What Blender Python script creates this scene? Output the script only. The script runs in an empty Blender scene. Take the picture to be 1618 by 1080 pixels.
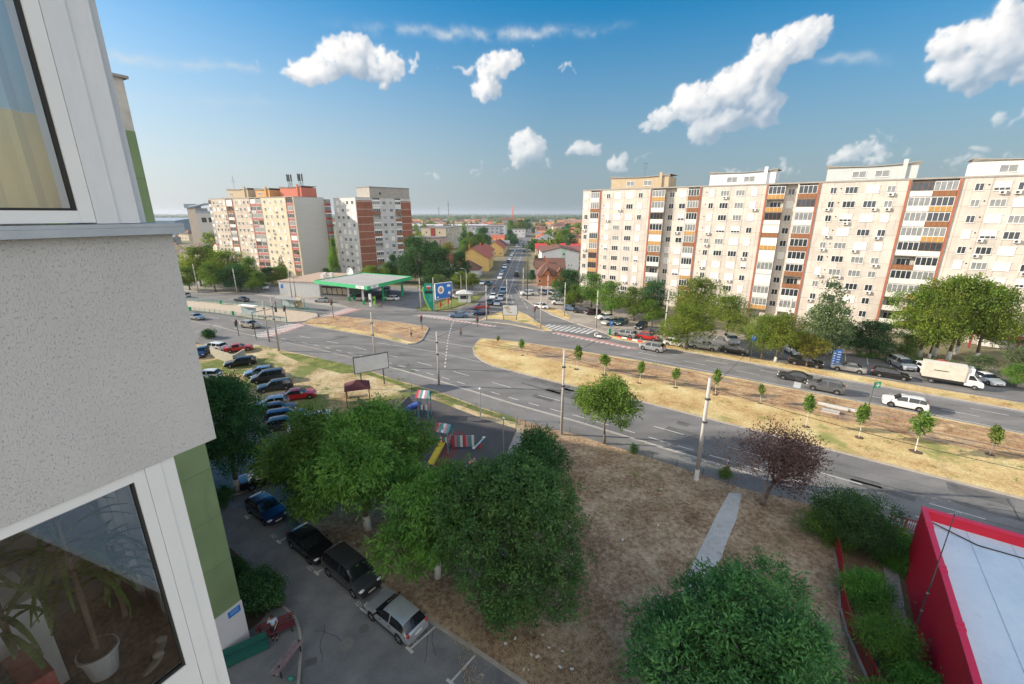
import bpy, math, random, bmesh
import numpy as np
from mathutils import Vector, Matrix
R = math.radians
rnd = random.Random(7)
scene = bpy.context.scene
# ---------------------------------------------------------------- camera
FPX, PITCH, CH = 685.0, math.atan(203/685.0), 24.0
cam_d = bpy.data.cameras.new('camera'); cam = bpy.data.objects.new('camera', cam_d)
scene.collection.objects.link(cam); scene.camera = cam
cam_d.sensor_width = 36; cam_d.lens = FPX/1618*36; cam_d.clip_start = .05; cam_d.clip_end = 20000
cam.location = (0, 0, CH); cam.rotation_euler = (R(90)-PITCH, 0, 0)
scene.view_settings.view_transform = 'Standard'; scene.view_settings.look = 'None'
scene.view_settings.exposure = 0.95; scene.view_settings.gamma = 1
scene.cycles.max_bounces = 6; scene.cycles.transparent_max_bounces = 8
scene.cycles.diffuse_bounces = 3; scene.cycles.glossy_bounces = 3; scene.cycles.transmission_bounces = 5
scene.cycles.volume_bounces = 0
CP, SP = math.cos(PITCH), math.sin(PITCH)
def ray(px, py):                       # direction of a photograph pixel, used to read positions off the ground plane
    u = (px-809)/FPX; v = (540-py)/FPX
    return (u, CP+v*SP, v*CP-SP)
def G(px, py, z=0.0):
    d = ray(px, py); t = (z-CH)/d[2]; return (d[0]*t, d[1]*t)
def HZ(px, py, y):                     # height of a pixel seen at depth y
    d = ray(px, py); return CH + d[2]*y/d[1]
# ---------------------------------------------------------------- sun and sky
SUN_AZ, SUN_EL = (-.985, .10), 22.0
sd = bpy.data.lights.new('sun', 'SUN'); sun = bpy.data.objects.new('sun', sd); scene.collection.objects.link(sun)
sd.energy = 4.1; sd.angle = R(.55); sd.color = (1.0, .885, .735)
sv = Vector((SUN_AZ[0], SUN_AZ[1], 0)).normalized()*math.cos(R(SUN_EL)); sv.z = math.sin(R(SUN_EL))
sun.rotation_euler = sv.to_track_quat('Z', 'Y').to_euler()
world = bpy.data.worlds.new('World'); scene.world = world; world.use_nodes = True
wt = world.node_tree; wt.nodes.clear()
def nd(t, typ, **k):
    n = t.nodes.new(typ)
    for a, b in k.items():
        if a == 'ins':
            for i, val in b.items():
                if hasattr(val, 'is_linked') or isinstance(val, bpy.types.NodeSocket): t.links.new(val, n.inputs[i])
                else: n.inputs[i].default_value = val
        else: setattr(n, a, b)
    return n
def mth(t, op, a, b=0.0, c=None, clamp=False):
    ins = {0: a, 1: b}
    if c is not None: ins[2] = c
    return nd(t, 'ShaderNodeMath', operation=op, use_clamp=clamp, ins=ins).outputs[0]
# cloud banks (centre and half sizes, rotation), as read from the sky
LOBES = [(545,92,62,30,-8),(500,112,60,20,-5),(468,100,26,14,0),(560,75,36,20,0),(600,110,30,22,0),(598,72,10,15,0),(648,99,12,17,15),
 (785,98,40,20,-10),(768,138,30,20,0),(735,104,14,10,0),(812,96,22,12,0),(888,108,25,8,0),
 (832,236,24,28,10),(822,258,24,9,0),(868,260,40,7,0),(922,234,26,13,0),(974,258,18,18,0),(1020,243,8,6,0),
 (1262,62,48,30,-30),(1215,98,50,34,-35),(1165,135,60,36,-30),(1105,168,60,28,-25),(1045,186,40,16,-15),(1140,196,70,22,-12),(1200,150,40,40,-30),(1078,148,10,8,0),
 (1512,66,46,40,-25),(1565,62,60,40,-15),(1615,55,60,60,0),(1540,112,90,26,-12),(1640,110,50,34,0),(1590,186,42,12,-6),(1575,15,14,6,-30),
 (1300,262,90,14,-5),(1345,244,40,16,-8),(1383,232,30,13,0),(1431,238,9,8,0),(1220,266,50,10,0),(1160,272,30,8,0),
 (1505,262,45,11,-6),(1545,238,17,10,0),(1600,250,34,10,0),(690,276,30,9,0),(757,270,7,13,10),(543,264,18,4,0),(1400,212,20,5,0),
 (700,112,5,4,0),(805,156,8,5,0),(850,74,7,5,0),(414,92,6,8,0)]
def azel(px, py):
    d = Vector(ray(px, py)).normalized(); return Vector((math.degrees(math.atan2(d.x, d.y)), math.degrees(math.asin(d.z)), 0))
AZ0, AZ1, EL0, EL1, DPP = -62.0, 62.0, -1.0, 51.0, .05
NW, NH = int((AZ1-AZ0)/DPP), int((EL1-EL0)/DPP)
nr = np.random.RandomState(11)
def vnoise(cell):                       # one octave of smooth value noise over the sky map
    gw, gh = int(NW/cell)+3, int(NH/cell)+3
    g = nr.rand(gh, gw).astype(np.float32)
    x = np.arange(NW, dtype=np.float32)/cell; y = np.arange(NH, dtype=np.float32)/cell
    xi, yi = x.astype(int), y.astype(int); fx, fy = x-xi, y-yi; fx = fx*fx*(3-2*fx); fy = (fy*fy*(3-2*fy))[:, None]
    a = g[yi][:, xi]*(1-fx)+g[yi][:, xi+1]*fx; b = g[yi+1][:, xi]*(1-fx)+g[yi+1][:, xi+1]*fx
    return a*(1-fy)+b*fy-.5
def fbm(cell, octv, gain=.55):
    o = 0; a = 1.0
    for _ in range(octv): o = o+vnoise(cell)*a; a *= gain; cell = max(1.5, cell*.5)
    return o
gx, gy = np.meshgrid(AZ0+(np.arange(NW)+.5)*DPP, EL0+(np.arange(NH)+.5)*DPP); gx = gx.astype(np.float32); gy = gy.astype(np.float32)
wx = gx+fbm(44, 7, .6)*1.45; wy = gy+fbm(36, 7, .6)*1.2
Hm = np.full((NH, NW), -1.0, np.float32)
for (x, y, rx, ry, ro) in LOBES:
    c0 = azel(x, y); cr, sr = math.cos(R(ro)), math.sin(R(ro))
    a = azel(x+rx*cr, y+rx*sr)-c0; b = azel(x-ry*sr, y+ry*cr)-c0; sm = min(a.length, b.length)
    n = int(26+70*min(1, a.length/5)) if sm > .9 else 10
    for k in range(n):
        rr = nr.rand()**.55; th = nr.rand()*6.283; px_, py_ = rr*math.cos(th), rr*math.sin(th)
        c = c0+a*px_*.92-b*py_*.85
        r = sm*(.22+.45*(1-rr)*nr.rand()+.14*nr.rand()); z0 = sm*1.1*math.sqrt(max(0, 1-rr*rr))
        x0, x1 = int((c.x-r-1-AZ0)/DPP), int((c.x+r+1-AZ0)/DPP); y0, y1 = int((c.y-r-1-EL0)/DPP), int((c.y+r+1-EL0)/DPP)
        x0, y0, x1, y1 = max(0, x0), max(0, y0), min(NW, x1), min(NH, y1)
        if x1 <= x0 or y1 <= y0: continue
        d2 = (wx[y0:y1, x0:x1]-c.x)**2+(wy[y0:y1, x0:x1]-c.y)**2
        h = np.where(d2 < r*r, z0+np.sqrt(np.maximum(0, r*r-d2)), -1.0)
        Hm[y0:y1, x0:x1] = np.maximum(Hm[y0:y1, x0:x1], h)
def blur(a, n):
    for _ in range(3):
        for ax in (0, 1):
            c = np.cumsum(np.concatenate([np.repeat(a.take([0], ax), n+1, ax), a, np.repeat(a.take([-1], ax), n, ax)], ax), ax)
            a = (c.take(range(2*n+1, c.shape[ax]), ax)-c.take(range(0, c.shape[ax]-2*n-1), ax))/(2*n+1)
    return a
cov = (Hm > -.5).astype(np.float32)
Hs = np.maximum(Hm, 0)+fbm(9, 4, .6)*.16*cov
Hb = blur(Hs, 2)*.5+blur(Hs, 6)*.5
dzx = (np.roll(Hb, -1, 1)-np.roll(Hb, 1, 1))/(2*DPP); dzy = (np.roll(Hb, -1, 0)-np.roll(Hb, 1, 0))/(2*DPP)
nl = np.sqrt(dzx**2+dzy**2+1); lam = (.62*dzx-.42*dzy+.66)/nl
big = blur(Hs, 10); base = blur(cov, 14)
def shift(a, sx, sy):
    return np.roll(np.roll(a, int(round(sx/DPP)), 1), int(round(sy/DPP)), 0)
occ = np.zeros_like(Hs)                # cloud mass towards the sun darkens the underside
for k in (1, 2, 3, 4): occ += np.clip(shift(big, .35*k, -.75*k)-Hs*.45, 0, 3)*.11
lit = np.clip(.42+.56*np.clip(lam, 0, 1)+fbm(26, 5, .6)*.22-.55*np.tanh(occ*1.1), 0, 1)
lit = blur(lit, 1)
soft = blur(cov, 1)*.42+blur(cov, 11)*.58+fbm(18, 6, .68)*.50*blur(cov, 9)
al = np.clip((soft-.13)/.78, 0, 1); al = al*al*(3-2*al)
al *= np.clip(.42+blur(Hs, 5)*1.2, 0, 1)
wisp = np.zeros_like(al)
for (x, y, L_, W_, sl, st_) in ((760, 52, 190, 9, -2, .40), (660, 50, 70, 8, 6, .35), (900, 50, 90, 5, -6, .25), (300, 102, 150, 8, 2, .28), (330, 160, 120, 8, 0, .12), (1350, 92, 60, 8, -3, .2), (1130, 160, 10, 8, 0, 0)):
    c0 = azel(x, y); e1 = azel(x+L_, y+L_*math.tan(R(sl)))-c0; e2 = azel(x, y-W_)-c0; t1, t2 = e1.length, e2.length
    dx, dy = wx*.4+gx*.6-c0.x, wy*.5+gy*.5-c0.y; u = (dx*e1.x+dy*e1.y)/t1/t1; v = (-dx*e1.y+dy*e1.x)/t1/t2
    wisp = np.maximum(wisp, st_*np.exp(-(u**4)*1.2-(v**2)))
wisp = np.clip(wisp*(1+2.2*fbm(60, 6, .6)), 0, 1)
veil = np.clip(fbm(420, 6, .5)*.55+.05, 0, .4)
buf = np.zeros((NH, NW, 4), np.float32); buf[..., 0] = al; buf[..., 1] = lit; buf[..., 2] = np.clip(wisp, 0, 1); buf[..., 3] = 1
img = bpy.data.images.new('cloud_map', NW, NH, alpha=False, float_buffer=True); img.colorspace_settings.name = 'Non-Color'
img.pixels.foreach_set(buf.ravel()); img.update(); img.pack()
tc = nd(wt, 'ShaderNodeTexCoord')
sx = nd(wt, 'ShaderNodeSeparateXYZ', ins={0: tc.outputs['Generated']})
az = mth(wt, 'MULTIPLY', mth(wt, 'ARCTAN2', sx.outputs[0], sx.outputs[1]), 57.2958)
el = mth(wt, 'MULTIPLY', mth(wt, 'ARCSINE', sx.outputs[2]), 57.2958)
uv = nd(wt, 'ShaderNodeCombineXYZ', ins={0: mth(wt, 'MULTIPLY_ADD', az, 1/(AZ1-AZ0), -AZ0/(AZ1-AZ0)), 1: mth(wt, 'MULTIPLY_ADD', el, 1/(EL1-EL0), -EL0/(EL1-EL0))})
it = nd(wt, 'ShaderNodeTexImage', image=img, extension='CLIP', interpolation='Cubic', ins={0: uv.outputs[0]})
sc_ = nd(wt, 'ShaderNodeSeparateColor', ins={0: it.outputs[0]})
alpha, lit_, stf = sc_.outputs[0], sc_.outputs[1], sc_.outputs[2]
sky = nd(wt, 'ShaderNodeTexSky', sky_type='NISHITA', sun_disc=False, sun_elevation=R(SUN_EL), sun_rotation=math.atan2(SUN_AZ[0], SUN_AZ[1]), altitude=100, air_density=1.0, dust_density=1.2, ozone_density=3.0)
hsv = nd(wt, 'ShaderNodeHueSaturation', ins={'Hue': .489, 'Saturation': 1.5, 'Value': .88, 'Color': sky.outputs[0]})
ccol = nd(wt, 'ShaderNodeMix', data_type='RGBA', ins={0: lit_, 6: (1.9, 2.4, 3.0, 1), 7: (5.9, 5.7, 5.5, 1)})
# far clouds sink into the haze above the horizon
elf = nd(wt, 'ShaderNodeMapRange', ins={0: el, 1: 0.0, 2: 14.0, 3: .40, 4: .98}).outputs[0]
fac = mth(wt, 'MULTIPLY', alpha, elf)
hzf = nd(wt, 'ShaderNodeMapRange', interpolation_type='SMOOTHSTEP', ins={0: el, 1: -2.0, 2: 26.0, 3: .93, 4: 0.0}).outputs[0]
sid = nd(wt, 'ShaderNodeMapRange', ins={0: az, 1: -50.0, 2: 5.0, 3: 0.0, 4: 1.0}).outputs[0]
hzc = nd(wt, 'ShaderNodeMix', data_type='RGBA', ins={0: sid, 6: (3.8, 4.1, 4.3, 1), 7: (1.55, 1.95, 2.25, 1)})
air = nd(wt, 'ShaderNodeMix', data_type='RGBA', ins={0: hzf, 6: hsv.outputs[0], 7: hzc.outputs[2]})
# white fill light added in the unseen sky behind the camera to lift shade
bk = nd(wt, 'ShaderNodeMapRange', interpolation_type='SMOOTHSTEP', ins={0: sx.outputs[1], 1: .05, 2: -.55, 3: 0.0, 4: 1.0}).outputs[0]
air = nd(wt, 'ShaderNodeMix', data_type='RGBA', ins={0: bk, 6: air.outputs[2], 7: (9.2, 9.1, 9.0, 1)})
m1 = nd(wt, 'ShaderNodeMix', data_type='RGBA', ins={0: stf, 6: air.outputs[2], 7: (3.6, 3.9, 4.1, 1)})
m2 = nd(wt, 'ShaderNodeMix', data_type='RGBA', ins={0: fac, 6: m1.outputs[2], 7: ccol.outputs[2]})
bg = nd(wt, 'ShaderNodeBackground', ins={0: m2.outputs[2], 1: .10})
wo = nd(wt, 'ShaderNodeOutputWorld', ins={0: bg.outputs[0]})
# ---------------------------------------------------------------- materials
MATS = {}
def mat(name, col, rough=.75, var=.12, scale=3.0, bump=0.0, metal=0.0, bscale=None, spec=.4, detail=5.0, stretch=None):
    if name in MATS: return MATS[name]
    m = bpy.data.materials.new(name); m.use_nodes = True; t = m.node_tree; b = t.nodes['Principled BSDF']
    b.inputs['Roughness'].default_value = rough; b.inputs['Metallic'].default_value = metal
    b.inputs['Specular IOR Level'].default_value = spec
    tcn = t.nodes.new('ShaderNodeTexCoord'); vec = tcn.outputs['Object']
    if stretch: vec = nd(t, 'ShaderNodeMapping', ins={'Vector': vec, 'Scale': stretch}).outputs[0]
    n = nd(t, 'ShaderNodeTexNoise', ins={'Vector': vec, 'Scale': scale, 'Detail': detail, 'Roughness': .6})
    lo = [max(0, c*(1-var*1.6)) for c in col]; hi = [min(1, c*(1+var*1.6)) for c in col]
    mx = nd(t, 'ShaderNodeMix', data_type='RGBA', ins={0: n.outputs['Fac'], 6: (*lo, 1), 7: (*hi, 1)})
    t.links.new(mx.outputs[2], b.inputs['Base Color'])
    if bump:
        n2 = nd(t, 'ShaderNodeTexNoise', ins={'Vector': vec, 'Scale': bscale or scale*4, 'Detail': 6.0, 'Roughness': .65})
        bp = nd(t, 'ShaderNodeBump', ins={'Strength': bump, 'Distance': .05, 'Height': n2.outputs['Fac']})
        t.links.new(bp.outputs[0], b.inputs['Normal'])
    MATS[name] = m; return m
def ramp_mat(name, stops, scale=1.0, detail=8.0, rough=.9, fine=6.0, finew=.35, bump=.4, bscale=9.0, dist=0.0, stretch=None, scale2=None, stops2=None, bdist=.08):
    """ground-like material: two octave groups of noise through a colour ramp"""
    m = bpy.data.materials.new(name); m.use_nodes = True; t = m.node_tree; b = t.nodes['Principled BSDF']
    b.inputs['Roughness'].default_value = rough; b.inputs['Specular IOR Level'].default_value = .25
    vec = t.nodes.new('ShaderNodeTexCoord').outputs['Object']
    if stretch: vec = nd(t, 'ShaderNodeMapping', ins={'Vector': vec, 'Scale': stretch[:3], 'Rotation': (0, 0, stretch[3])}).outputs[0]
    n1 = nd(t, 'ShaderNodeTexNoise', ins={'Vector': vec, 'Scale': scale, 'Detail': detail, 'Roughness': .62, 'Distortion': dist})
    n2 = nd(t, 'ShaderNodeTexNoise', ins={'Vector': vec, 'Scale': fine, 'Detail': 5.0, 'Roughness': .7})
    f = mth(t, 'ADD', mth(t, 'MULTIPLY', n1.outputs['Fac'], 1-finew), mth(t, 'MULTIPLY', n2.outputs['Fac'], finew))
    rp = t.nodes.new('ShaderNodeValToRGB'); t.links.new(f, rp.inputs[0]); e = rp.color_ramp.elements
    while len(e) < len(stops): e.new(.5)
    for i, (p, c) in enumerate(stops): e[i].position = p; e[i].color = (*c, 1)
    col = rp.outputs[0]
    if stops2:
        n3 = nd(t, 'ShaderNodeTexNoise', ins={'Vector': vec, 'Scale': scale2, 'Detail': 6.0, 'Roughness': .65})
        r3 = nd(t, 'ShaderNodeMapRange', interpolation_type='SMOOTHSTEP', ins={0: n3.outputs['Fac'], 1: stops2[0], 2: stops2[1], 3: 0.0, 4: stops2[3] if len(stops2) > 3 else 1.0})
        col = nd(t, 'ShaderNodeMix', data_type='RGBA', ins={0: r3.outputs[0], 6: col, 7: (*stops2[2], 1)}).outputs[2]
    t.links.new(col, b.inputs['Base Color'])
    n4 = nd(t, 'ShaderNodeTexNoise', ins={'Vector': vec, 'Scale': bscale, 'Detail': 5.0, 'Roughness': .7})
    bp = nd(t, 'ShaderNodeBump', ins={'Strength': bump, 'Distance': bdist, 'Height': n4.outputs['Fac']})
    t.links.new(bp.outputs[0], b.inputs['Normal'])
    MATS[name] = m; return m
def panel_mat(name, col, joint, bw, bh, jw=.04, var=.08, z0=0.0, x0=0.0, stain=.35, rough=.85, off=0.0):
    """prefabricated wall panels: joints as a brick pattern of big cells, drip stains running down"""
    m = bpy.data.materials.new(name); m.use_nodes = True; t = m.node_tree; b = t.nodes['Principled BSDF']
    b.inputs['Roughness'].default_value = rough; b.inputs['Specular IOR Level'].default_value = .2
    tcn = t.nodes.new('ShaderNodeTexCoord'); s = nd(t, 'ShaderNodeSeparateXYZ', ins={0: tcn.outputs['Object']})
    hx = mth(t, 'ADD', s.outputs[0], s.outputs[1])
    v = nd(t, 'ShaderNodeCombineXYZ', ins={0: mth(t, 'ADD', hx, x0), 1: mth(t, 'ADD', s.outputs[2], z0)})
    br = nd(t, 'ShaderNodeTexBrick', offset=off, ins={'Vector': v.outputs[0], 'Scale': 1.0, 'Mortar Size': jw, 'Mortar Smooth': .3, 'Bias': 0.0, 'Brick Width': bw, 'Row Height': bh,
        'Color1': (*[c*(1-var) for c in col], 1), 'Color2': (*[min(1, c*(1+var)) for c in col], 1), 'Mortar': (*joint, 1)})
    n1 = nd(t, 'ShaderNodeTexNoise', ins={'Vector': nd(t, 'ShaderNodeMapping', ins={'Vector': tcn.outputs['Object'], 'Scale': (1, 1, .16)}).outputs[0], 'Scale': 1.3, 'Detail': 7.0, 'Roughness': .65})
    r1 = nd(t, 'ShaderNodeMapRange', interpolation_type='SMOOTHSTEP', ins={0: n1.outputs['Fac'], 1: .48, 2: .78, 3: 0.0, 4: stain})
    n2 = nd(t, 'ShaderNodeTexNoise', ins={'Vector': tcn.outputs['Object'], 'Scale': .35, 'Detail': 5.0})
    r2 = nd(t, 'ShaderNodeMapRange', ins={0: n2.outputs['Fac'], 1: .3, 2: .7, 3: .86, 4: 1.1})
    mx = nd(t, 'ShaderNodeMix', data_type='RGBA', ins={0: r1.outputs[0], 6: br.outputs['Color'], 7: (*[c*.5 for c in col], 1)})
    mm = nd(t, 'ShaderNodeMix', data_type='RGBA', blend_type='MULTIPLY', ins={0: 1.0, 6: mx.outputs[2], 7: r2.outputs[0]})
    t.links.new(mm.outputs[2], b.inputs['Base Color'])
    bp = nd(t, 'ShaderNodeBump', ins={'Strength': .5, 'Distance': .03, 'Height': mth(t, 'SUBTRACT', 1.0, br.outputs['Fac'])})
    t.links.new(bp.outputs[0], b.inputs['Normal'])
    MATS[name] = m; return m
def glass_mat(name, tint, rough=.06, var=.5):
    m = mat(name, tint, rough, var, 1.3, spec=.8); return m
def leaf_mat(name, c1, c2, trans=.35, scale=.6):
    if name in MATS: return MATS[name]
    m = bpy.data.materials.new(name); m.use_nodes = True; t = m.node_tree; t.nodes.remove(t.nodes['Principled BSDF'])
    tcn = t.nodes.new('ShaderNodeTexCoord')
    n = nd(t, 'ShaderNodeTexNoise', ins={'Vector': tcn.outputs['Object'], 'Scale': scale, 'Detail': 3.0})
    n2 = nd(t, 'ShaderNodeTexNoise', ins={'Vector': tcn.outputs['Object'], 'Scale': scale*9, 'Detail': 2.0})
    oi = t.nodes.new('ShaderNodeObjectInfo')
    f = mth(t, 'ADD', mth(t, 'MULTIPLY', n.outputs['Fac'], .55), mth(t, 'MULTIPLY', n2.outputs['Fac'], .45))
    f = nd(t, 'ShaderNodeMapRange', ins={0: f, 1: .34, 2: .66, 3: 0.0, 4: 1.0}).outputs[0]
    mx = nd(t, 'ShaderNodeMix', data_type='RGBA', ins={0: f, 6: (*c1, 1), 7: (*c2, 1)})
    hs = nd(t, 'ShaderNodeHueSaturation', ins={'Hue': mth(t, 'MULTIPLY_ADD', oi.outputs['Random'], .03, .487), 'Value': mth(t, 'MULTIPLY_ADD', oi.outputs['Random'], .3, .85), 'Saturation': 1.0, 'Color': mx.outputs[2]})
    d = nd(t, 'ShaderNodeBsdfDiffuse', ins={0: hs.outputs[0]})
    tr = nd(t, 'ShaderNodeBsdfTranslucent', ins={0: nd(t, 'ShaderNodeMix', data_type='RGBA', blend_type='MULTIPLY', ins={0: 1.0, 6: hs.outputs[0], 7: (1.25, 1.35, .6, 1)}).outputs[2]})
    gl = nd(t, 'ShaderNodeBsdfGlossy', ins={0: (.6, .7, .7, 1), 1: .55})
    a = nd(t, 'ShaderNodeMixShader', ins={0: trans, 1: d.outputs[0], 2: tr.outputs[0]})
    b2 = nd(t, 'ShaderNodeMixShader', ins={0: .018, 1: a.outputs[0], 2: gl.outputs[0]})
    nd(t, 'ShaderNodeOutputMaterial'); t.links.new(b2.outputs[0], [x for x in t.nodes if x.type == 'OUTPUT_MATERIAL'][0].inputs[0])
    MATS[name] = m; return m
# ---------------------------------------------------------------- object helpers
C = scene.collection
class MB:
    def __init__(s): s.v = []; s.f = []; s.m = []
    def add(s, vs, fs, mi=0):
        o = len(s.v); s.v += [tuple(q) for q in vs]; s.f += [tuple(i+o for i in f) for f in fs]; s.m += [mi]*len(fs); return s
    def box(s, x0, x1, y0, y1, z0, z1, mi=0, rot=None, cen=None):
        vs = [Vector((x, y, z)) for z in (z0, z1) for y in (y0, y1) for x in (x0, x1)]
        if rot:
            c = Vector(cen) if cen else Vector(((x0+x1)/2, (y0+y1)/2, (z0+z1)/2))
            M = Matrix.Rotation(rot[1], 3, rot[0]); vs = [M @ (q-c)+c for q in vs]
        return s.add(vs, [(0,2,3,1),(4,5,7,6),(0,1,5,4),(2,6,7,3),(0,4,6,2),(1,3,7,5)], mi)
    def tube(s, p0, p1, r0, r1=None, n=8, mi=0, caps=True):
        r1 = r0 if r1 is None else r1
        p0, p1 = Vector(p0), Vector(p1); d = (p1-p0).normalized()
        a = d.orthogonal().normalized(); b = d.cross(a)
        vs = [p0+(a*math.cos(2*math.pi*i/n)+b*math.sin(2*math.pi*i/n))*r0 for i in range(n)]+[p1+(a*math.cos(2*math.pi*i/n)+b*math.sin(2*math.pi*i/n))*r1 for i in range(n)]
        fs = [(i, (i+1) % n, n+(i+1) % n, n+i) for i in range(n)]
        if caps: fs += [tuple(range(n))[::-1], tuple(range(n, 2*n))]
        return s.add(vs, fs, mi)
    def path(s, pts, r, n=6, mi=0):
        for a, b in zip(pts, pts[1:]): s.tube(a, b, r, r, n, mi, False)
        return s
    def prism(s, pts, z0, z1, mi=0):
        n = len(pts); ar = sum(pts[i][0]*pts[(i+1) % n][1]-pts[(i+1) % n][0]*pts[i][1] for i in range(n))
        if ar < 0: pts = pts[::-1]
        vs = [(p[0], p[1], z0) for p in pts]+[(p[0], p[1], z1) for p in pts]
        fs = [tuple(range(n, 2*n)), tuple(range(n))[::-1]]+[(i, (i+1) % n, n+(i+1) % n, n+i) for i in range(n)]
        return s.add(vs, fs, mi)
    def sphere(s, c, r, nu=10, nv=6, mi=0, sc=(1, 1, 1)):
        vs = []
        for j in range(nv+1):
            ph = math.pi*j/nv
            for i in range(nu):
                th = 2*math.pi*i/nu
                vs.append((c[0]+r*sc[0]*math.sin(ph)*math.cos(th), c[1]+r*sc[1]*math.sin(ph)*math.sin(th), c[2]+r*sc[2]*math.cos(ph)))
        fs = [(j*nu+i, (j+1)*nu+i, (j+1)*nu+(i+1) % nu, j*nu+(i+1) % nu) for j in range(nv) for i in range(nu)]
        return s.add(vs, fs, mi)
    def mesh(s, name, mats, smooth=False):
        me = bpy.data.meshes.new(name); me.from_pydata(s.v, [], s.f)
        for q in (mats if isinstance(mats, (list, tuple)) else [mats]): me.materials.append(q)
        if any(s.m): me.polygons.foreach_set('material_index', s.m)
        if smooth: me.polygons.foreach_set('use_smooth', [True]*len(s.f))
        me.update(); return me
    def build(s, name, mats, parent=None, smooth=False):
        return inst(name, s.mesh(name, mats, smooth), parent)
def inst(name, me, parent=None, loc=None, rz=None, sc=None):
    o = bpy.data.objects.new(name, me); C.objects.link(o)
    if parent: o.parent = parent
    if loc is not None: o.location = loc
    if rz is not None: o.rotation_euler = (0, 0, rz)
    if sc is not None: o.scale = (sc, sc, sc) if not isinstance(sc, (tuple, list)) else sc
    return o
def tag(o, label, cat, group=None, kind=None):
    if label: o['label'] = label
    if cat: o['category'] = cat
    if group: o['group'] = group
    if kind: o['kind'] = kind
    return o
def thing(name, label, cat, loc=(0, 0, 0), rz=0.0, group=None):
    o = inst(name, None, None, loc, rz); o.empty_display_size = .3; return tag(o, label, cat, group)
KIDS = {}
def kids(o): return [c for c in bpy.data.objects if c.parent == o]
def snap(o): return (o, [snap(c) for c in kids(o)])
def copy_snap(sn, parent=None):
    o, ch = sn; c = o.copy(); C.objects.link(c); c.parent = parent
    for q in ch: copy_snap(q, c)
    return c
def struct(o): o['kind'] = 'structure'; return o
def place(rootsnap, first, loc, rz, label, group=None, sc=None):
    o = rootsnap[0] if first else copy_snap(rootsnap)
    o.location = loc; o.rotation_euler = (0, 0, rz); o['label'] = label
    if group: o['group'] = group
    if sc: o.scale = (sc, sc, sc)
    return o
_text = {}
def text(name, body, size, m, parent, loc, rot, extrude=.004, align='CENTER'):
    cu = bpy.data.curves.new(name, 'FONT'); cu.body = body; cu.size = size; cu.extrude = extrude; cu.align_x = align; cu.align_y = 'CENTER'
    cu.materials.append(m); q = bpy.data.objects.new(name, cu); C.objects.link(q); bpy.context.view_layer.update()
    me = bpy.data.meshes.new_from_object(q); bpy.data.objects.remove(q); o = inst(name, me, parent, loc); o.rotation_euler = rot
    return o
BD = -36.5   # bearing of the boulevard grid (degrees)
# ================================================================ GROUND
def gp(pts, z=0.0): return [G(a, b, z) for a, b in pts]
def PQ(p, q): return (.804*p+.595*q, -.595*p+.804*q)          # boulevard coordinates: p along, q across
def sheet(name, pts, z, m, thick=None):
    b = MB()
    if thick: b.prism(pts, z-thick, z)
    else:
        n = len(pts); ar = sum(pts[i][0]*pts[(i+1) % n][1]-pts[(i+1) % n][0]*pts[i][1] for i in range(n))
        if ar < 0: pts = pts[::-1]
        b.add([(x, y, z) for x, y in pts], [tuple(range(n))])
    return struct(b.build(name, m))
def ribbon(b, pts, w, z, closed=False, h=None, side=0.0):
    P = [Vector((x, y)) for x, y in pts]; n = len(P); L_, R_ = [], []
    for i in range(n):
        a = P[i-1] if (i > 0 or closed) else P[i]; c = P[(i+1) % n] if (i < n-1 or closed) else P[i]
        d = (c-a).normalized(); nn = Vector((-d.y, d.x))
        L_.append(P[i]+nn*(w*(.5+side))); R_.append(P[i]-nn*(w*(.5-side)))
    rng = range(n if closed else n-1)
    for i in rng:
        j = (i+1) % n
        if h: 
            q = [L_[i], R_[i], R_[j], L_[j]]
            b.add([(v.x, v.y, z-h) for v in q]+[(v.x, v.y, z) for v in q], [(4, 5, 6, 7), (0, 4, 7, 3), (1, 2, 6, 5), (0, 1, 5, 4), (3, 7, 6, 2)])
        else: b.add([(v.x, v.y, z) for v in (L_[i], R_[i], R_[j], L_[j])], [(0, 1, 2, 3)])
def dashes(b, pts, w, z, on, off, ph=0.0):
    P = [Vector((x, y)) for x, y in pts]; s = -ph; seg = 0; 
    tot = [0]
    for a, c in zip(P, P[1:]): tot.append(tot[-1]+(c-a).length)
    def at(t):
        t = max(0, min(tot[-1], t))
        for i in range(len(P)-1):
            if t <= tot[i+1]: return P[i].lerp(P[i+1], (t-tot[i])/max(1e-6, tot[i+1]-tot[i]))
    t = -ph
    while t < tot[-1]:
        a, c = max(0, t), min(tot[-1], t+on)
        if c-a > .2: ribbon(b, [at(a), at((a+c)/2), at(c)], w, z)
        t += on+off
asph = ramp_mat('asphalt', [(.38, (.125, .122, .12)), (.5, (.17, .165, .16)), (.64, (.235, .228, .22))], scale=.35, fine=14, finew=.45, bump=.25, bscale=40, bdist=.02, stretch=(.35, 1, 1, R(-BD)), scale2=.09, stops2=(.5, .66, (.105, .104, .105), .75))
asph_dark = ramp_mat('asphalt_courtyard', [(.36, (.13, .133, .137)), (.5, (.175, .178, .182)), (.66, (.235, .235, .232))], scale=.5, fine=9, finew=.35, bump=.2, bscale=40, bdist=.02, scale2=.3, stops2=(.56, .7, (.08, .08, .08), .6))
conc = ramp_mat('pavement_concrete', [(.3, (.25, .235, .215)), (.55, (.33, .31, .28)), (.75, (.42, .395, .36))], scale=.5, fine=6, bump=.2, bscale=30, bdist=.02, scale2=.2, stops2=(.5, .62, (.22, .2, .18), .6))
side_m = ramp_mat('pavement_asphalt', [(.3, (.15, .148, .145)), (.55, (.2, .195, .19)), (.75, (.27, .26, .245))], scale=.4, fine=8, bump=.2, bscale=30, bdist=.02, scale2=.15, stops2=(.5, .62, (.16, .15, .14), .6))
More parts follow.
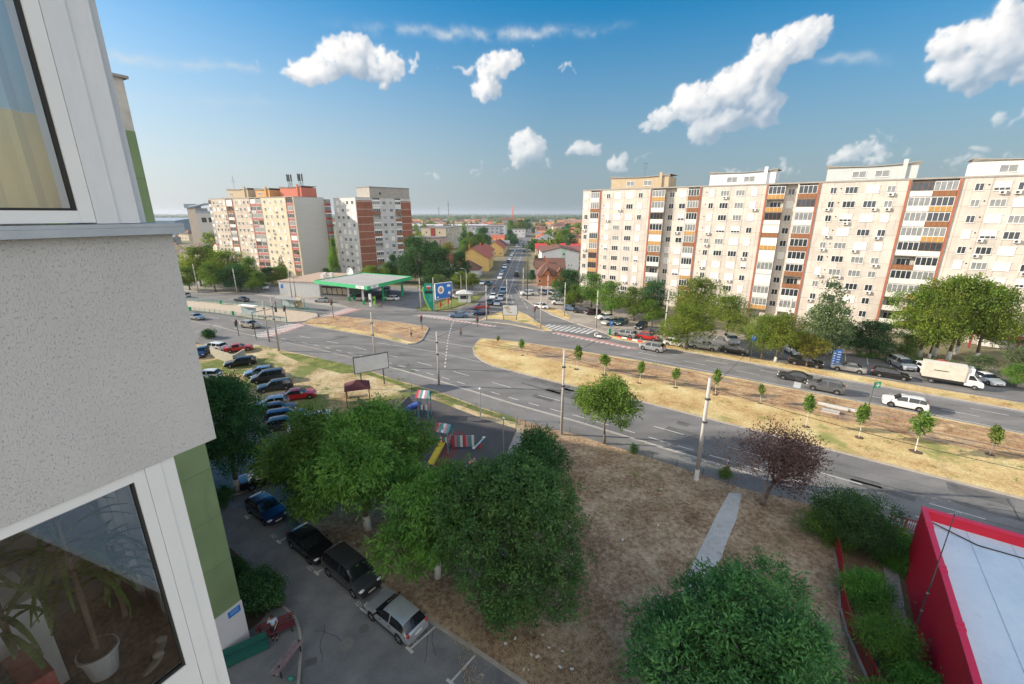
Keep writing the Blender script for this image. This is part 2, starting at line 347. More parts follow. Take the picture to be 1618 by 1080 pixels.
lotm = ramp_mat('parking_paving', [(.3, (.26, .225, .185)), (.55, (.36, .315, .265)), (.78, (.46, .41, .35))], scale=.25, fine=5, bump=.2, bscale=20, bdist=.02, scale2=.12, stops2=(.48, .6, (.2, .18, .16), .7))
dry = ramp_mat('dry_grass', [(.36, (.27, .14, .06)), (.45, (.45, .30, .13)), (.55, (.58, .46, .22)), (.67, (.68, .60, .40))], scale=.22, fine=5, finew=.5, bump=.9, bscale=7, scale2=.16, stops2=(.53, .66, (.20, .23, .06), .8))
ballast = ramp_mat('track_bed_weeds', [(.38, (.14, .075, .045)), (.46, (.32, .19, .10)), (.54, (.44, .30, .16)), (.66, (.60, .48, .30))], scale=.3, fine=4, finew=.5, bump=1.0, bscale=5, scale2=.16, stops2=(.50, .62, (.28, .22, .17), .8), dist=1.0)
lawn = ramp_mat('parched_lawn', [(.36, (.14, .08, .045)), (.46, (.27, .18, .11)), (.55, (.43, .32, .21)), (.66, (.60, .49, .35))], scale=.28, fine=3.2, finew=.55, bump=1.0, bscale=4.5, bdist=.16, scale2=.2, stops2=(.58, .70, (.10, .12, .03), .6))
lotdirt = ramp_mat('lot_dirt', [(.37, (.20, .14, .07)), (.46, (.38, .28, .14)), (.55, (.52, .42, .26)), (.66, (.66, .57, .40))], scale=.2, fine=3, finew=.45, bump=.8, bscale=5, scale2=.16, stops2=(.49, .60, (.13, .17, .035), .9))
gravel = ramp_mat('gravel', [(.3, (.16, .15, .14)), (.5, (.27, .25, .23)), (.72, (.42, .40, .37))], scale=.5, fine=10, finew=.5, bump=.9, bscale=12, scale2=.25, stops2=(.55, .68, (.20, .15, .09), .8))
greeng = ramp_mat('green_verge', [(.3, (.07, .09, .02)), (.5, (.14, .17, .04)), (.7, (.30, .30, .09))], scale=.5, fine=4, bump=1.0, bscale=7, scale2=.3, stops2=(.55, .66, (.42, .32, .16), .8))
rubber = ramp_mat('rubber_surface', [(.3, (.075, .072, .075)), (.7, (.105, .10, .10))], scale=.4, fine=12, bump=.15, bscale=40, bdist=.02, scale2=.2, stops2=(.55, .66, (.13, .11, .10), .5))
white_p = mat('road_paint', (.50, .50, .48), .8, .32, 1.8)
pink_p = mat('red_road_paint', (.40, .22, .20), .85, .3, 1.2)
kerbm = mat('kerb_stone', (.34, .31, .27), .85, .2, 1.5)
terrain_m = ramp_mat('plain', [(.3, (.06, .08, .03)), (.45, (.12, .13, .05)), (.56, (.25, .21, .11)), (.68, (.34, .28, .16)), (.8, (.16, .17, .07))], scale=.006, fine=.05, finew=.35, bump=0.0, detail=10)
town_m = ramp_mat('town_soil', [(.3, (.10, .11, .05)), (.5, (.19, .17, .10)), (.7, (.30, .26, .19))], scale=.05, fine=.6, finew=.45, bump=.3)
sheet('ground', [(-6000, -400), (6000, -400), (6000, 9000), (-6000, 9000)], -.12, terrain_m)
sheet('town_ground', [(-420, 90), (420, 20), (420, 700), (-420, 700)], -.06, town_m)
sheet('yard_ground', [(-70, -20), (60, -20), (60, 60), (-70, 60)], -.05, lawn)
nearc = gp([(150, 480), (260, 500), (330, 513), (400, 531), (502, 552), (608, 579), (686, 601), (757, 623), (812, 640), (883, 660)])+[PQ(-22, 42.35), PQ(-10, 42.4), PQ(2, 42.5), PQ(30, 42.5), PQ(90, 42.5)]
farside = gp([(200, 452), (290, 460.5), (400, 465), (475, 476.5), (515, 483), (560, 487.5), (622, 491), (681, 491.5), (714, 491), (728, 485.5), (750, 480), (762, 468), (767, 462), (771, 452)])
nst = [(-8.5, 150), (1.5, 340), (26, 800), (36, 800), (11.5, 340), (2.2, 150)]
slip = gp([(819, 453), (824, 469), (843, 482), (871, 497), (900, 508), (944, 522), (960, 528.5)])
roadpts = nearc+[PQ(90, 78.7), PQ(40, 78.7), PQ(10, 78.7), PQ(-12, 78.7)]+slip[::-1]+nst[::-1]+farside[::-1]
sheet('road', roadpts, 0.0, asph)
# parking lot by the long slab
lot = slip[:-1]+[PQ(-32, 80.9), PQ(-12, 81.9), PQ(10, 82.2), PQ(40, 82.2), PQ(70, 82.2), PQ(70, 100), PQ(40, 99)]+gp([(1539, 572), (1440, 566), (1340, 553), (1218, 538), (1100, 512), (1000, 493), (940, 478), (900, 468), (870, 452), (845, 446)])
sheet('parking_lot', lot, .012, lotm)
lot2 = [PQ(-26, 82.4), PQ(-12, 82.4), PQ(10, 82.6), PQ(40, 82.6), PQ(66, 82.6), PQ(66, 96), PQ(40, 96), PQ(10, 95), PQ(-20, 94)]
sheet('parking_bays', lot2, .018, asph)
# verge strip between far carriageway and parking
verge = gp([(960, 529)])+[PQ(-33, 79.2), PQ(-12, 78.85), PQ(10, 78.85), PQ(40, 78.85), PQ(90, 78.85), PQ(90, 81.8), PQ(40, 81.8), PQ(10, 81.8), PQ(-12, 81.4), PQ(-32, 80.4)]
sheet('verge', verge, .13, dry, .15)
kb = MB(); ribbon(kb, [PQ(-36, 78.75), PQ(-12, 78.72), PQ(10, 78.72), PQ(40, 78.72), PQ(90, 78.72)], .16, .15, h=.2)
# median
cur = [(-6.9, 80), (-7.2, 76.5), (-6.6, 72.8), (-5, 69.4), (-3.0, 66.9), (1.4, 63.6), (5.9, 60.3), (16.9, 53.2)]
med = cur+[PQ(10, 52.7), PQ(20, 52.75), PQ(60, 52.7), PQ(90, 52.7), PQ(90, 69.8), PQ(40, 69.8), PQ(3, 69.7), PQ(-10, 69.6), PQ(-25, 68.7), PQ(-36, 67.3), PQ(-44, 66.2), PQ(-51, 64.5), (-6.2, 83.2)]
sheet('median', med, .13, dry, .15)
ribbon(kb, med, .17, .15, True, h=.2)
sheet('track_bed', [PQ(-46, 60), PQ(-40, 59.8), PQ(-20, 61), PQ(0, 61.5), PQ(90, 61.5), PQ(90, 69.2), PQ(0, 69.2), PQ(-24, 68.0), PQ(-44, 65.3)], .145, ballast)
isl = gp([(478, 511), (490, 505), (502, 501.5), (520, 499.8), (545, 500.5), (600, 506.5), (640, 511), (672, 516), (677, 519), (674, 525), (667, 537), (656, 543), (645, 544), (600, 533.5), (547, 524.5), (502, 516.5)])
sheet('traffic_island', isl, .13, ballast, .15); ribbon(kb, isl, .17, .15, True, h=.2)
isg = gp([(485, 512), (502, 515.5), (547, 523.5), (600, 532), (645, 542.5), (655, 541), (600, 527), (547, 518), (502, 511.5)], .14)
sheet('island_grass', isg, .145, dry)
isl2 = gp([(757, 507), (773, 497), (798, 492), (817, 491), (835, 499), (855, 513), (874, 524), (860, 523), (840, 519.5), (811, 513.5), (783, 510)])
sheet('corner_island', isl2, .13, dry, .15); ribbon(kb, isl2, .17, .15, True, h=.2)
sheet('corner_island_path', gp([(757, 506.5), (770, 503), (800, 505), (838, 512), (862, 520.5), (850, 519.5), (811, 511.5), (783, 508.3)], .14), .142, side_m)
ribbon(kb, nearc, .17, .15, h=.2)
ribbon(kb, slip, .17, .15, h=.2)
# slip lane edge, dry strip
sheet('corner_verge', slip[1:]+gp([(985, 531), (955, 520), (925, 508), (895, 494), (868, 487), (846, 475), (834, 466), (833, 457)]), .05, lotm)
sheet('corner_verge_grass', gp([(846, 482), (872, 495), (898, 505), (902, 500), (888, 490), (866, 484), (851, 478)], .06), .06, dry)
# near pavement and yards
gedge = gp([(150, 500), (250, 530), (330, 545), (404, 544), (449, 553), (500, 564), (564, 579), (585, 585), (623, 599), (688, 616), (757, 642), (812, 659), (871, 677), (900, 683), (957, 701), (1030, 723.5), (1069, 736), (1110, 750), (1167, 769), (1259, 791), (1407, 828), (1444, 843), (1620, 895)], .12)
sheet('pavement', nearc[:13]+[PQ(30, 42.4)]+[gedge[-1]]+gedge[:-1][::-1], .12, side_m, .16)
yard = gedge[3:12]+gp([(820, 678), (802, 713), (770, 745), (640, 760), (480, 740), (430, 690), (380, 640), (250, 600), (200, 545)])
sheet('vacant_lot', yard, .10, lotdirt)
gv = MB()
sheet('green_strip', gp([(560, 580), (585, 587), (623, 601), (688, 618), (757, 644), (812, 662), (818, 668), (760, 652), (690, 627), (650, 616), (600, 598), (560, 586)], .11), .125, greeng)
sheet('green_strip', gp([(440, 556), (470, 559), (520, 569), (560, 578), (572, 588), (540, 590), (500, 580), (470, 570), (450, 562)], .11), .125, greeng)
sheet('green_strip', gp([(318, 575), (345, 566), (375, 570), (400, 578), (430, 590), (400, 592), (360, 590), (325, 592)], .11), .125, greeng)
sheet('gravel_yard', gp([(300, 640), (395, 640), (440, 655), (500, 670), (520, 720), (500, 800), (454, 811), (396, 772), (347, 791), (250, 800)], .11), .13, gravel)
lw = gedge[11:21]+gp([(1360, 840), (1330, 860), (1322, 900), (1330, 1000), (1400, 1180), (900, 1180), (831, 1082), (760, 1033), (681, 981), (603, 923), (525, 861), (455, 811), (500, 740), (640, 745), (770, 748), (800, 716), (820, 680)], .11)
sheet('lawn', lw, .11, lawn, .2)
sheet('dirt_path', gp([(1172, 779), (1152, 778), (1133, 812), (1111, 857), (1084, 914), (1055, 1000), (1045, 1100), (1090, 1100), (1095, 1000), (1117, 927), (1140, 880), (1150, 852), (1164, 819)], .12), .125, mat('worn_concrete', (.44, .44, .43), .85, .2, 1.2, .5, bscale=6))
sheet('concrete_path', gp([(820, 677), (829, 690), (823, 733), (800, 760), (780, 757), (800, 714)], .12), .14, conc)
sheet('courtyard_road', gp([(250, 830), (347, 792), (396, 773), (454, 812), (524, 862), (602, 924), (680, 982), (760, 1034), (830, 1082), (960, 1180), (420, 1180), (472, 1080), (474, 1041), (473, 998), (461, 971), (440, 950), (400, 900), (372, 870), (280, 880)]), .0, asph_dark)
ribbon(kb, gp([(347, 792), (396, 773)]), .14, .15, h=.2)
ribbon(kb, gp([(396, 773), (454, 812), (524, 862), (602, 924), (680, 982), (760, 1034), (830, 1082), (960, 1180)]), .16, .16, h=.2)
ck = gp([(448, 960), (461, 971), (469, 983), (474, 1000), (476, 1020), (475, 1041), (472, 1080), (466, 1120)])
ribbon(kb, ck, .15, .13, h=.2)
sheet('courtyard_pavement', ck+gp([(420, 1180), (330, 1180), (330, 1040), (388, 1003), (410, 985), (430, 965)]), .11, asph_dark, .15)
sheet('planting_bed', gp([(300, 860), (366, 868), (398, 900), (438, 948), (446, 960), (425, 985), (395, 1005), (300, 1000)]), .09, mat('bed_soil', (.07, .055, .04), .95, .3, 3, .8), .12)
sheet('playground_floor', gp([(651, 622), (684, 631), (722, 646), (762, 661), (816, 677.5), (802, 712), (770, 757), (640, 745), (600, 690), (623, 648)], .11), .15, rubber, .06)
red_r = ramp_mat('red_rubber', [(.3, (.13, .05, .05)), (.7, (.19, .075, .07))], scale=.4, fine=12, bump=.15, bscale=40, bdist=.02)
sheet('playground_red_patch', gp([(700, 690), (712, 683), (728, 680), (738, 688), (732, 700), (715, 720), (708, 745), (690, 750), (682, 720)], .16), .156, red_r)
sheet('shop_yard', gp([(1322, 870), (1345, 862), (1440, 850), (1450, 1180), (1360, 1180)], .11), .115, mat('shop_yard_soil', (.15, .105, .06), .95, .35, 1.5, .9))
# left side tram lane and far pavement
tl = gp([(190, 462), (290, 474), (400, 483), (470, 491), (500, 495), (502, 500), (480, 508), (453, 510), (400, 503), (340, 494), (293, 490), (190, 478)])
sheet('tram_lane', tl, .13, mat('tram_lane_paving', (.44, .36, .27), .85, .2, 1.2, .3), .15)
ribbon(kb, tl, .25, .16, True, h=.2)
struct(kb.build('kerb', kerbm))
sheet('pavement_far', [(-190, 170)]+farside[:7]+gp([(660, 470), (660, 452), (540, 455), (440, 450), (300, 444), (200, 440)]), .02, conc)
sheet('forecourt', gp([(545, 483), (560, 487), (622, 490.5), (652, 492.5), (670, 487), (672, 455), (600, 452), (520, 452), (507, 462), (508, 473)]), .03, side_m)
sheet('forecourt_dark', gp([(598, 477), (662, 484.5), (668, 462), (660, 457.5), (640, 457), (600, 462), (520, 461), (512, 466), (560, 472)]), .036, asph_dark)
sheet('sign_verge', gp([(655, 487), (672, 481), (700, 474), (718, 470), (740, 470), (765, 463.5), (757, 472), (735, 480), (710, 487.5), (690, 490.5), (668, 491)]), .08, greeng)
sheet('kiosk_ground', gp([(672, 485), (700, 472), (715, 468), (740, 469), (768, 461), (772, 451), (740, 446), (672, 456)]), .05, lotm)
# road markings
mk = MB()
Z = .006
def lane(q, p0, p1, w, on=None, off=None, z=Z, ph=0):
    pts = [PQ(p0+(p1-p0)*i/8, q) for i in range(9)]
    (dashes(mk, pts, w, z, on, off, ph) if on else ribbon(mk, pts, w, z))
def offset(pts, d):
    P = [Vector(p) for p in pts]; o = []
    for i in range(len(P)):
        dr = (P[min(i+1, len(P)-1)]-P[max(i-1, 0)]).normalized(); o.append((P[i].x-dr.y*d, P[i].y+dr.x*d))
    return o
nc2 = nearc[3:]
dashes(mk, offset(nc2, 1.7), .14, Z, 1.6, 1.6)
dashes(mk, offset(nc2, 4.6), .13, Z, 3.4, 4.6)
ribbon(mk, offset(nc2[2:], .45), .12, Z)
lane(70.6, -28, 90, .12); lane(73.4, -26, 90, .13, 3.4, 4.6); lane(76.0, -28, 90, .13, 3.4, 4.6, ph=3); lane(78.2, -8, 90, .1)
mk.add([(*PQ(a, b), Z) for a, b in ((-2, 70.8), (-1.1, 70.8), (-1.1, 78.0), (-2, 78.0))], [(0, 1, 2, 3)])
# N street lines
def ns(off, y0, y1): return [(-3+(y-150)*.05+off, y) for y in (y0, (y0+y1)/2, y1)]
for off in (-3.3, -.6, 2.8): ribbon(mk, ns(off, 128 if off < 0 else 120, 420), .16, Z)
for a, b, c, d in ((1.2, 104, -1.4, 150), (4.2, 112, .4, 150), (-14, 112, -3, 150)): dashes(mk, [(a, b), ((a+c)/2, (b+d)/2), (c, d)], .14, Z, 3, 2)
# junction guide lines
for pts in ([(697, 610), (702, 575), (707, 540), (716, 515)], [(548, 470), (700, 474)], ):
    pass
dashes(mk, gp([(703, 580), (705, 560), (708, 535), (714, 512), (722, 500)]), .22, Z, .8, 1.1)
ribbon(mk, gp([(650, 531), (690, 539), (751, 549)]), .12, Z)
ribbon(mk, gp([(596, 541), (690, 556), (760, 572)]), .1, Z)
for q in ([(300, 497), (400, 509), (450, 516)], [(305, 508), (380, 520), (420, 527)], [(302, 468), (400, 474), (480, 483)]):
    dashes(mk, gp(q), .14, Z, 3.2, 4)
ribbon(mk, gp([(300, 520), (360, 526), (403, 533)]), .12, Z)
# repairs and sealed cracks in the asphalt
pr = random.Random(12); pb, tb = MB(), MB()
for i in range(26):
    p, q = (pr.uniform(-34, 62), pr.uniform(43.5, 51)) if i < 13 else (pr.uniform(-26, 62), pr.uniform(71, 77.5)) if i < 20 else (pr.uniform(-42, -10), pr.uniform(44, 58))
    w, d = pr.uniform(1.2, 7), pr.uniform(.5, 1.6); pb.add([(*PQ(p+a+pr.uniform(-.1, .1), q+b_), .003) for a, b_ in ((0, 0), (w, 0), (w, d), (0, d))], [(0, 1, 2, 3)])
for i in range(24):
    p, q = (pr.uniform(-34, 60), pr.uniform(43, 51.5)) if i < 14 else (pr.uniform(-26, 60), pr.uniform(70.5, 78)); a = pr.choice((0, 0, 0, 1.57))+pr.uniform(-.15, .15); pts = []
    for k in range(pr.randrange(5, 13)):
        pts.append(PQ(p, q)); p += 1.6*math.cos(a); q += 1.6*math.sin(a)*.6; a += pr.uniform(-.3, .3); q = min(52, q) if i < 14 else max(70.2, min(78.3, q))
    ribbon(tb, pts, .07, .0045)
X, Y = G(560, 900)
for i in range(7):
    p0 = Vector(G(pr.uniform(420, 700), pr.uniform(860, 1060))); a = pr.uniform(0, 3)
    pts = []
    for k in range(6): pts.append(tuple(p0)); p0 = p0+Vector((math.cos(a), math.sin(a)))*.5; a += pr.uniform(-.5, .5)
    ribbon(tb, pts, .03, .0045)
struct(pb.build('asphalt_patch', ramp_mat('asphalt_repair', [(.38, (.085, .084, .084)), (.5, (.115, .113, .11)), (.64, (.16, .157, .15))], scale=.6, fine=12, finew=.5, bump=.3, bscale=30, bdist=.02))); struct(tb.build('tar_seam', mat('tar', (.035, .035, .036), .6, .2, 4)))
# crossings
pk = MB()
def zebra(a, b, w, pitch=1.1, frac=.5, z=Z+.004, ang=None):
    A, B = Vector(G(*a)), Vector(G(*b)); d = (B-A); n = int(d.length/pitch); d.normalize()
    t = Vector((-d.y, d.x)) if ang is None else Vector((math.cos(R(ang)), math.sin(R(ang))))
    for i in range(n):
        c = A+d*(pitch*(i+.5)); h = d*(pitch*frac/2); mk.add([(*(c+s*h+u*t*w/2), z) for s, u in ((-1, -1), (1, -1), (1, 1), (-1, 1))], [(0, 1, 2, 3)])
zebra((407, 532), (473, 511), 4.2)
pk.add([(*q, Z) for q in gp([(402, 533), (420, 535), (482, 514), (472, 509.5)])], [(0, 1, 2, 3)])
pk.add([(*q, Z) for q in gp([(507, 500), (528, 500), (588, 484), (570, 481)])], [(0, 1, 2, 3)])
zebra((512, 500), (560, 486), 3.6, frac=.35)
zebra((664, 497.5), (758, 506), 4.6, ang=BD+45)
pk.add([(*q, Z) for q in gp([(657, 496.5), (672, 496.8), (788, 515.5), (770, 515)])], [(0, 1, 2, 3)])
zebra((662, 498.5), (786, 515.5), 1.0, 1.1, .35)
zebra((858, 515), (944, 525), 4.4, 1.15, ang=BD+90)
pk.add([(*q, Z) for q in gp([(872, 525.5), (882, 524.6), (960, 539), (1010, 551), (996, 551)])], [(0, 1, 2, 3, 4)])
zebra((872, 525.5), (1003, 551), 1.0, 1.1, .35)
struct(pk.build('red_crossing_paint', pink_p))
# parking bay lines by the slab
for p in range(-20, 64, 3): mk.add([(*PQ(p+a, b), .024) for a, b in ((0, 89.6), (.14, 89.6), (.14, 94.5), (0, 94.5))], [(0, 1, 2, 3)])
# courtyard parking lines
for a, b in (((440.5, 856), (457, 846)), ((500, 905), (524, 892)), ((647, 1026), (690, 988)), ((712, 1078), (750, 1036)), ((390, 817), (397, 813))):
    ribbon(mk, gp([a, ((a[0]+b[0])/2, (a[1]+b[1])/2), b]), .12, .008)
    A = Vector(G(*a)); mk.add([(A.x+dx, A.y+dy, .012) for dx, dy in ((-.28, .1), (-.18, .24), (.28, -.12), (.18, -.26))], [(0, 3, 2, 1)])
A = Vector(G(575, 965)); ribbon(mk, [A+Vector((-.3, .2)), A, A+Vector((.3, -.2))], .12, .008)
struct(mk.build('road_markings', white_p))
for s_, (x, y), in (('321', (567, 955)), ('320', (652, 1011)), ('322', (490, 897)), ('323', (432, 847))):
    X, Y = G(x, y); o = text('bay_number', s_, .42, white_p, None, (X, Y, .012), (0, 0, R(BD)), .001); struct(o)
# patches and covers
def disc(name, px, py, r, z, m, label, cat, n=20):
    X, Y = G(px, py); b = MB(); b.prism([(r*math.cos(2*math.pi*i/n), r*math.sin(2*math.pi*i/n)) for i in range(n)], 0, .012)
    b.tube((0, 0, .0125), (0, 0, .016), r*.86, r*.86, n); o = b.build(name, m); o.location = (X, Y, z); return tag(o, label, cat)
iron = mat('cast_iron', (.12, .115, .11), .7, .2, 8)
disc('manhole_cover', 548, 1017, .42, .002, mat('manhole_concrete', (.19, .18, .17), .8, .2, 5), 'round manhole cover in the courtyard asphalt, in front of the silver hatchback', 'manhole cover')
disc('manhole_cover', 575, 993, .3, .002, iron, 'smaller worn manhole cover beside the silver hatchback', 'manhole cover')
X, Y = G(491, 1046); b = MB(); b.box(-.3, .3, -.22, .22, 0, .02)
for i in range(6): b.box(-.26+i*.1, -.21+i*.1, -.2, .2, .02, .03)
o = b.build('drain_grate', iron, None); o.location = (X, Y, .002); o.rotation_euler = (0, 0, R(20)); tag(o, 'rectangular iron drain grate in the courtyard road near the bench corner', 'drain')
# tram rails
railm = mat('rail_steel', (.24, .18, .13), .7, .2, 5, metal=.2)
for i, q in enumerate((62.6, 64.1, 66.6, 68.1)):
    b = MB(); ribbon(b, [PQ(-44+2*(i < 2)*0, min(q, 64.6+i*.35)), PQ(-24, q-.35), PQ(0, q), PQ(30, q), PQ(90, q)], .09, .2, h=.05)
    tag(b.build('tram_rail', railm), ['rusty tram rail nearest the yellow grass of the median', 'second tram rail of the near track in the brown weeds', 'first rail of the far tram track on the median', 'tram rail nearest the far carriageway kerb'][i], 'rail', 'tram rails on the median')
# ================================================================ BUILDINGS
wframe = mat('white_window_frame', (.72, .71, .68), .5, .06, 2)
wglass = glass_mat('window_glass', (.03, .037, .045), .1)
wglass2 = glass_mat('window_glass_curtained', (.20, .21, .21), .18, .45)
shutw = mat('white_roller_shutter', (.66, .64, .60), .6, .08, 1.5, stretch=(1, 1, 12))
shutb = mat('brown_roller_shutter', (.23, .10, .06), .6, .12, 2, stretch=(1, 1, 12))
brownf = mat('brown_window_frame', (.20, .09, .05), .6, .15, 3)
acm = mat('air_conditioner_white', (.60, .59, .56), .5, .08, 5); acd = mat('air_conditioner_fan', (.06, .06, .06), .6, .1, 5)
dark = mat('dark_opening', (.02, .02, .02), .9, .1, 2)
conc_d = mat('weathered_concrete', (.30, .28, .25), .9, .25, 1.2, .4)
roof_felt = mat('roof_felt', (.17, .165, .16), .95, .25, .8, .4)
WM = {}
def wmesh(kind, w, h, nm):
    """window lying in the plane y=0 with its face towards -y: (frame mesh, pane mesh)"""
    k = (kind, round(w, 2), round(h, 2), nm)
    if k in WM: return WM[k]
    fr = wframe if kind not in ('bw', 'bs') else brownf
    b = MB(); t = .07; y0, y1 = -.05, .0
    b.box(-w/2, w/2, y0, y1, h/2-t, h/2); b.box(-w/2, w/2, y0, y1, -h/2, -h/2+t)
    b.box(-w/2, -w/2+t, y0, y1, -h/2+t, h/2-t); b.box(w/2-t, w/2, y0, y1, -h/2+t, h/2-t)
    for i in range(1, nm): x = -w/2+w*i/nm; b.box(x-.035, x+.035, y0+.004, y1, -h/2+t, h/2-t)
    b.box(-w/2-.05, w/2+.05, -.12, 0, -h/2-.05, -h/2-.002)
    if kind in ('s', 'h', 'bs'): b.box(-w/2-.03, w/2+.03, -.1, .0, h/2+.002, h/2+.16)
    f = b.mesh('window', fr); p = MB()
    x0, x1, z0, z1 = -w/2+t, w/2-t, -h/2+t, h/2-t
    if kind in ('s', 'bs'): p.box(x0, x1, -.035, -.012, z0, z1, 1)
    elif kind == 'h':
        zm = z0+(z1-z0)*.35; p.box(x0, x1, -.03, -.012, z0, zm, 0); p.box(x0, x1, -.04, -.012, zm, z1, 1)
    else: p.box(x0, x1, -.03, -.012, z0, z1, 0)
    pm = p.mesh('pane', [wglass2 if kind == 'c' else wglass, shutb if kind == 'bs' else shutw])
    WM[k] = (f, pm); return WM[k]
def ac_mesh():
    if 'ac' in WM: return WM['ac']
    b = MB(); b.box(-.42, .42, -.38, -.08, -.3, .3); b.tube((-.1, -.385, 0), (-.1, -.4, 0), .22, .22, 12, 1); b.box(-.36, -.3, -.36, 0, -.36, -.3, 1); b.box(.3, .36, -.36, 0, -.36, -.3, 1)
    WM['ac'] = b.mesh('air_conditioner', [acm, acd]); return WM['ac']
def win(parent, x, y, z, w, h, r, rz=0.0, kinds='sshgcgg', nm=None):
    nm = nm or (3 if w > 1.6 else 2)
    k = r.choice(kinds); f, p = wmesh(k, w, h, nm)
    o = inst('window', f, parent, (x, y, z), rz); inst('pane', p, o); return o
def slab_block(name, label, L, ang, s0, s1, depth, H, base, fh, nf, wins, logs, wall, r, rows_top, gap=None, group=None, logd=1.15, paint=None, finm=None, kinds='sssshgggggcc', ac=.22, log_h=None, attic=None, vent=True):
    """prefabricated apartment slab in local coordinates: facade along +x at y=0, facing -y"""
    root = thing(name, label, 'apartment block', (L[0], L[1], 0), R(ang), group)
    # wall outline with the loggia notches
    pts = [(s0, depth), (s0, 0)]
    for a, b_, kind in sorted(logs):
        d = logd
        if abs(a-s0) < .02: pts[-1] = (s0, d)
        else: pts += [(a, 0), (a, d)]
        if abs(b_-s1) < .02: pts += [(s1, d)]
        else: pts += [(b_, d), (b_, 0)]
    if abs(pts[-1][0]-s1) > .03: pts.append((s1, 0))
    pts.append((s1, depth))
    b = MB(); b.prism(pts, 0, H); b.build('wall', wall, root)
    b = MB(); b.box(s0+.02, s1-.02, .02, depth, H+.004, H+.02)
    b.box(s0, s1, -.12, .16, H+.003, H+.3, 1); b.box(s0, s0+.2, .17, depth, H+.003, H+.25, 1); b.box(s1-.2, s1, .17, depth, H+.003, H+.25, 1); b.box(s0+.2, s1-.2, depth-.2, depth, H+.003, H+.25, 1)
    b.build('roof', [roof_felt, conc_d], root)
    for x, w in wins:
        for k in range(nf):
            z = rows_top-fh*k
            if z < .8: continue
            win(root, x, 0, z, w, 1.35, r, kinds=kinds)
            if r.random() < ac: inst('air_conditioner', ac_mesh(), root, (x+r.choice((-.9, .9, .2))*(w/2.2), 0, z-1.0))
    if vent:
        if 'vent' not in WM: WM['vent'] = MB().tube((0, -.03, 0), (0, .05, 0), .14, .14, 6).mesh('vent_opening', dark)
        for x, w in wins[1::4]:
            for k in range(nf-1): inst('vent_opening', WM['vent'], root, (x-w/2-.7, 0, rows_top-fh*k+.35))
    for a, b_, kind in logs:
        if kind == 'r':
            for k in range(nf):
                z = rows_top-fh*k
                if z > .8: win(root, (a+b_)/2, logd, z, min(1.3, (b_-a)-.3), 1.35, r, kinds='ggggs')
            continue
        lw = b_-a
        for k in range(nf):
            z = rows_top-fh*k; fz = z-1.45
            if fz < .3: continue
            st = r.choice('gggwwswob' if kind == 'b' else kind)
            bb = MB(); bb.box(a+.01, b_-.01, -.04, logd+.02, fz-.12, fz)
            pm = paint[r.randrange(len(paint))]
            bb.box(a+.01, b_-.01, -.10, -.03, fz+.003, fz+.95, 1)
            n = 4 if lw > 2.6 else 3
            for i in range(n+1): x = a+.03+(lw-.1)*i/n; bb.box(x, x+.04, -.125, -.10, fz+.02, fz+.93, 2)
            bb.box(a+.01, b_-.01, -.12, -.02, fz+.955, fz+1.0, 2)
            bo = bb.build('balcony', [conc_d, pm, wframe if pm is not PB else brownf], root)
            z0, z1 = fz+1.004, z+fh-1.45-.12-.02
            if st != 'o':
                g = MB(); fr = 0; y0, y1 = -.1, -.04
                g.box(a+.02, b_-.02, y0, y1, z1-.08, z1, 0); g.box(a+.02, b_-.02, y0, y1, z0, z0+.06, 0)
                for i in range(n+1): x = a+.02+(lw-.12)*i/n; g.box(x, x+.08, y0, y1, z0+.062, z1-.082, 0)
                gm = {'g': wglass, 'w': wglass2, 's': shutw, 'b': brownf}[st]
                g.box(a+.1, b_-.1, -.075, -.06, z0+.062, z1-.082, 1)
                g.build('glazing', [wframe if st != 'b' else brownf, gm if st != 'b' else wglass], bo)
            else:
                win(root, (a+b_)/2, logd, z, min(2.2, lw-.8), 1.35, r, kinds='gg')
    for x in (finm or []):
        bb = MB(); bb.box(x-.16, x+.16, -.18, .1, .2, H+.02); bb.build('fin', ORANGE, root)
    if attic:
        for (a0, a1, d0, d1, ah, m_, wn) in attic:
            bb = MB(); prof = 10
            bb.box(a0, a1, d0, d1, H+.02, H+ah)
            bb.build('stair_house', m_, root)
            rb = MB(); n = 8
            for i in range(n):                 # sagging roof edge: concave cornice
                xa, xb = a0-.3+(a1-a0+.6)*i/n, a0-.3+(a1-a0+.6)*(i+1)/n
                za, zb = [H+ah+.02+.45*((2*(q-a0)/(a1-a0)-1)**2) for q in (xa, xb)]
                rb.add([(xa, d0-.3, za), (xb, d0-.3, zb), (xb, d1+.2, zb), (xa, d1+.2, za), (xa, d0-.3, za+.14), (xb, d0-.3, zb+.14), (xb, d1+.2, zb+.14), (xa, d1+.2, za+.14), (xa, d0-.02, H+ah-.1), (xb, d0-.02, H+ah-.1)],
                    [(0, 1, 2, 3), (4, 7, 6, 5), (0, 4, 5, 1), (3, 2, 6, 7), (8, 9, 1, 0)] + ([(0, 3, 7, 4)] if i == 0 else [])+([(1, 5, 6, 2)] if i == n-1 else []))
            rb.build('stair_house_roof', conc_d, root)
            for wx_ in wn:
                f, p = wmesh('c', 2.3, 1.3, 2); o = inst('window', f, root, (wx_, d0, H+ah*.52)); inst('pane', p, o)
            cb = MB(); cb.box(a1-2.4, a1-1.7, d0-.35, d0+.3, H+.4, H+ah+1.1); cb.build('chimney', m_, root)
    return root
ORANGE = mat('orange_red_fin', (.33, .115, .065), .8, .2, 1.0)
PW = mat('balcony_white', (.62, .60, .56), .7, .1, 1); PB = mat('balcony_brown', (.24, .105, .045), .7, .2, 1.2); PO = mat('balcony_ochre', (.40, .22, .06), .7, .2, 1.2); PR = mat('balcony_red', (.34, .07, .06), .7, .1, 1); PG = mat('balcony_grey', (.40, .39, .37), .7, .1, 1)
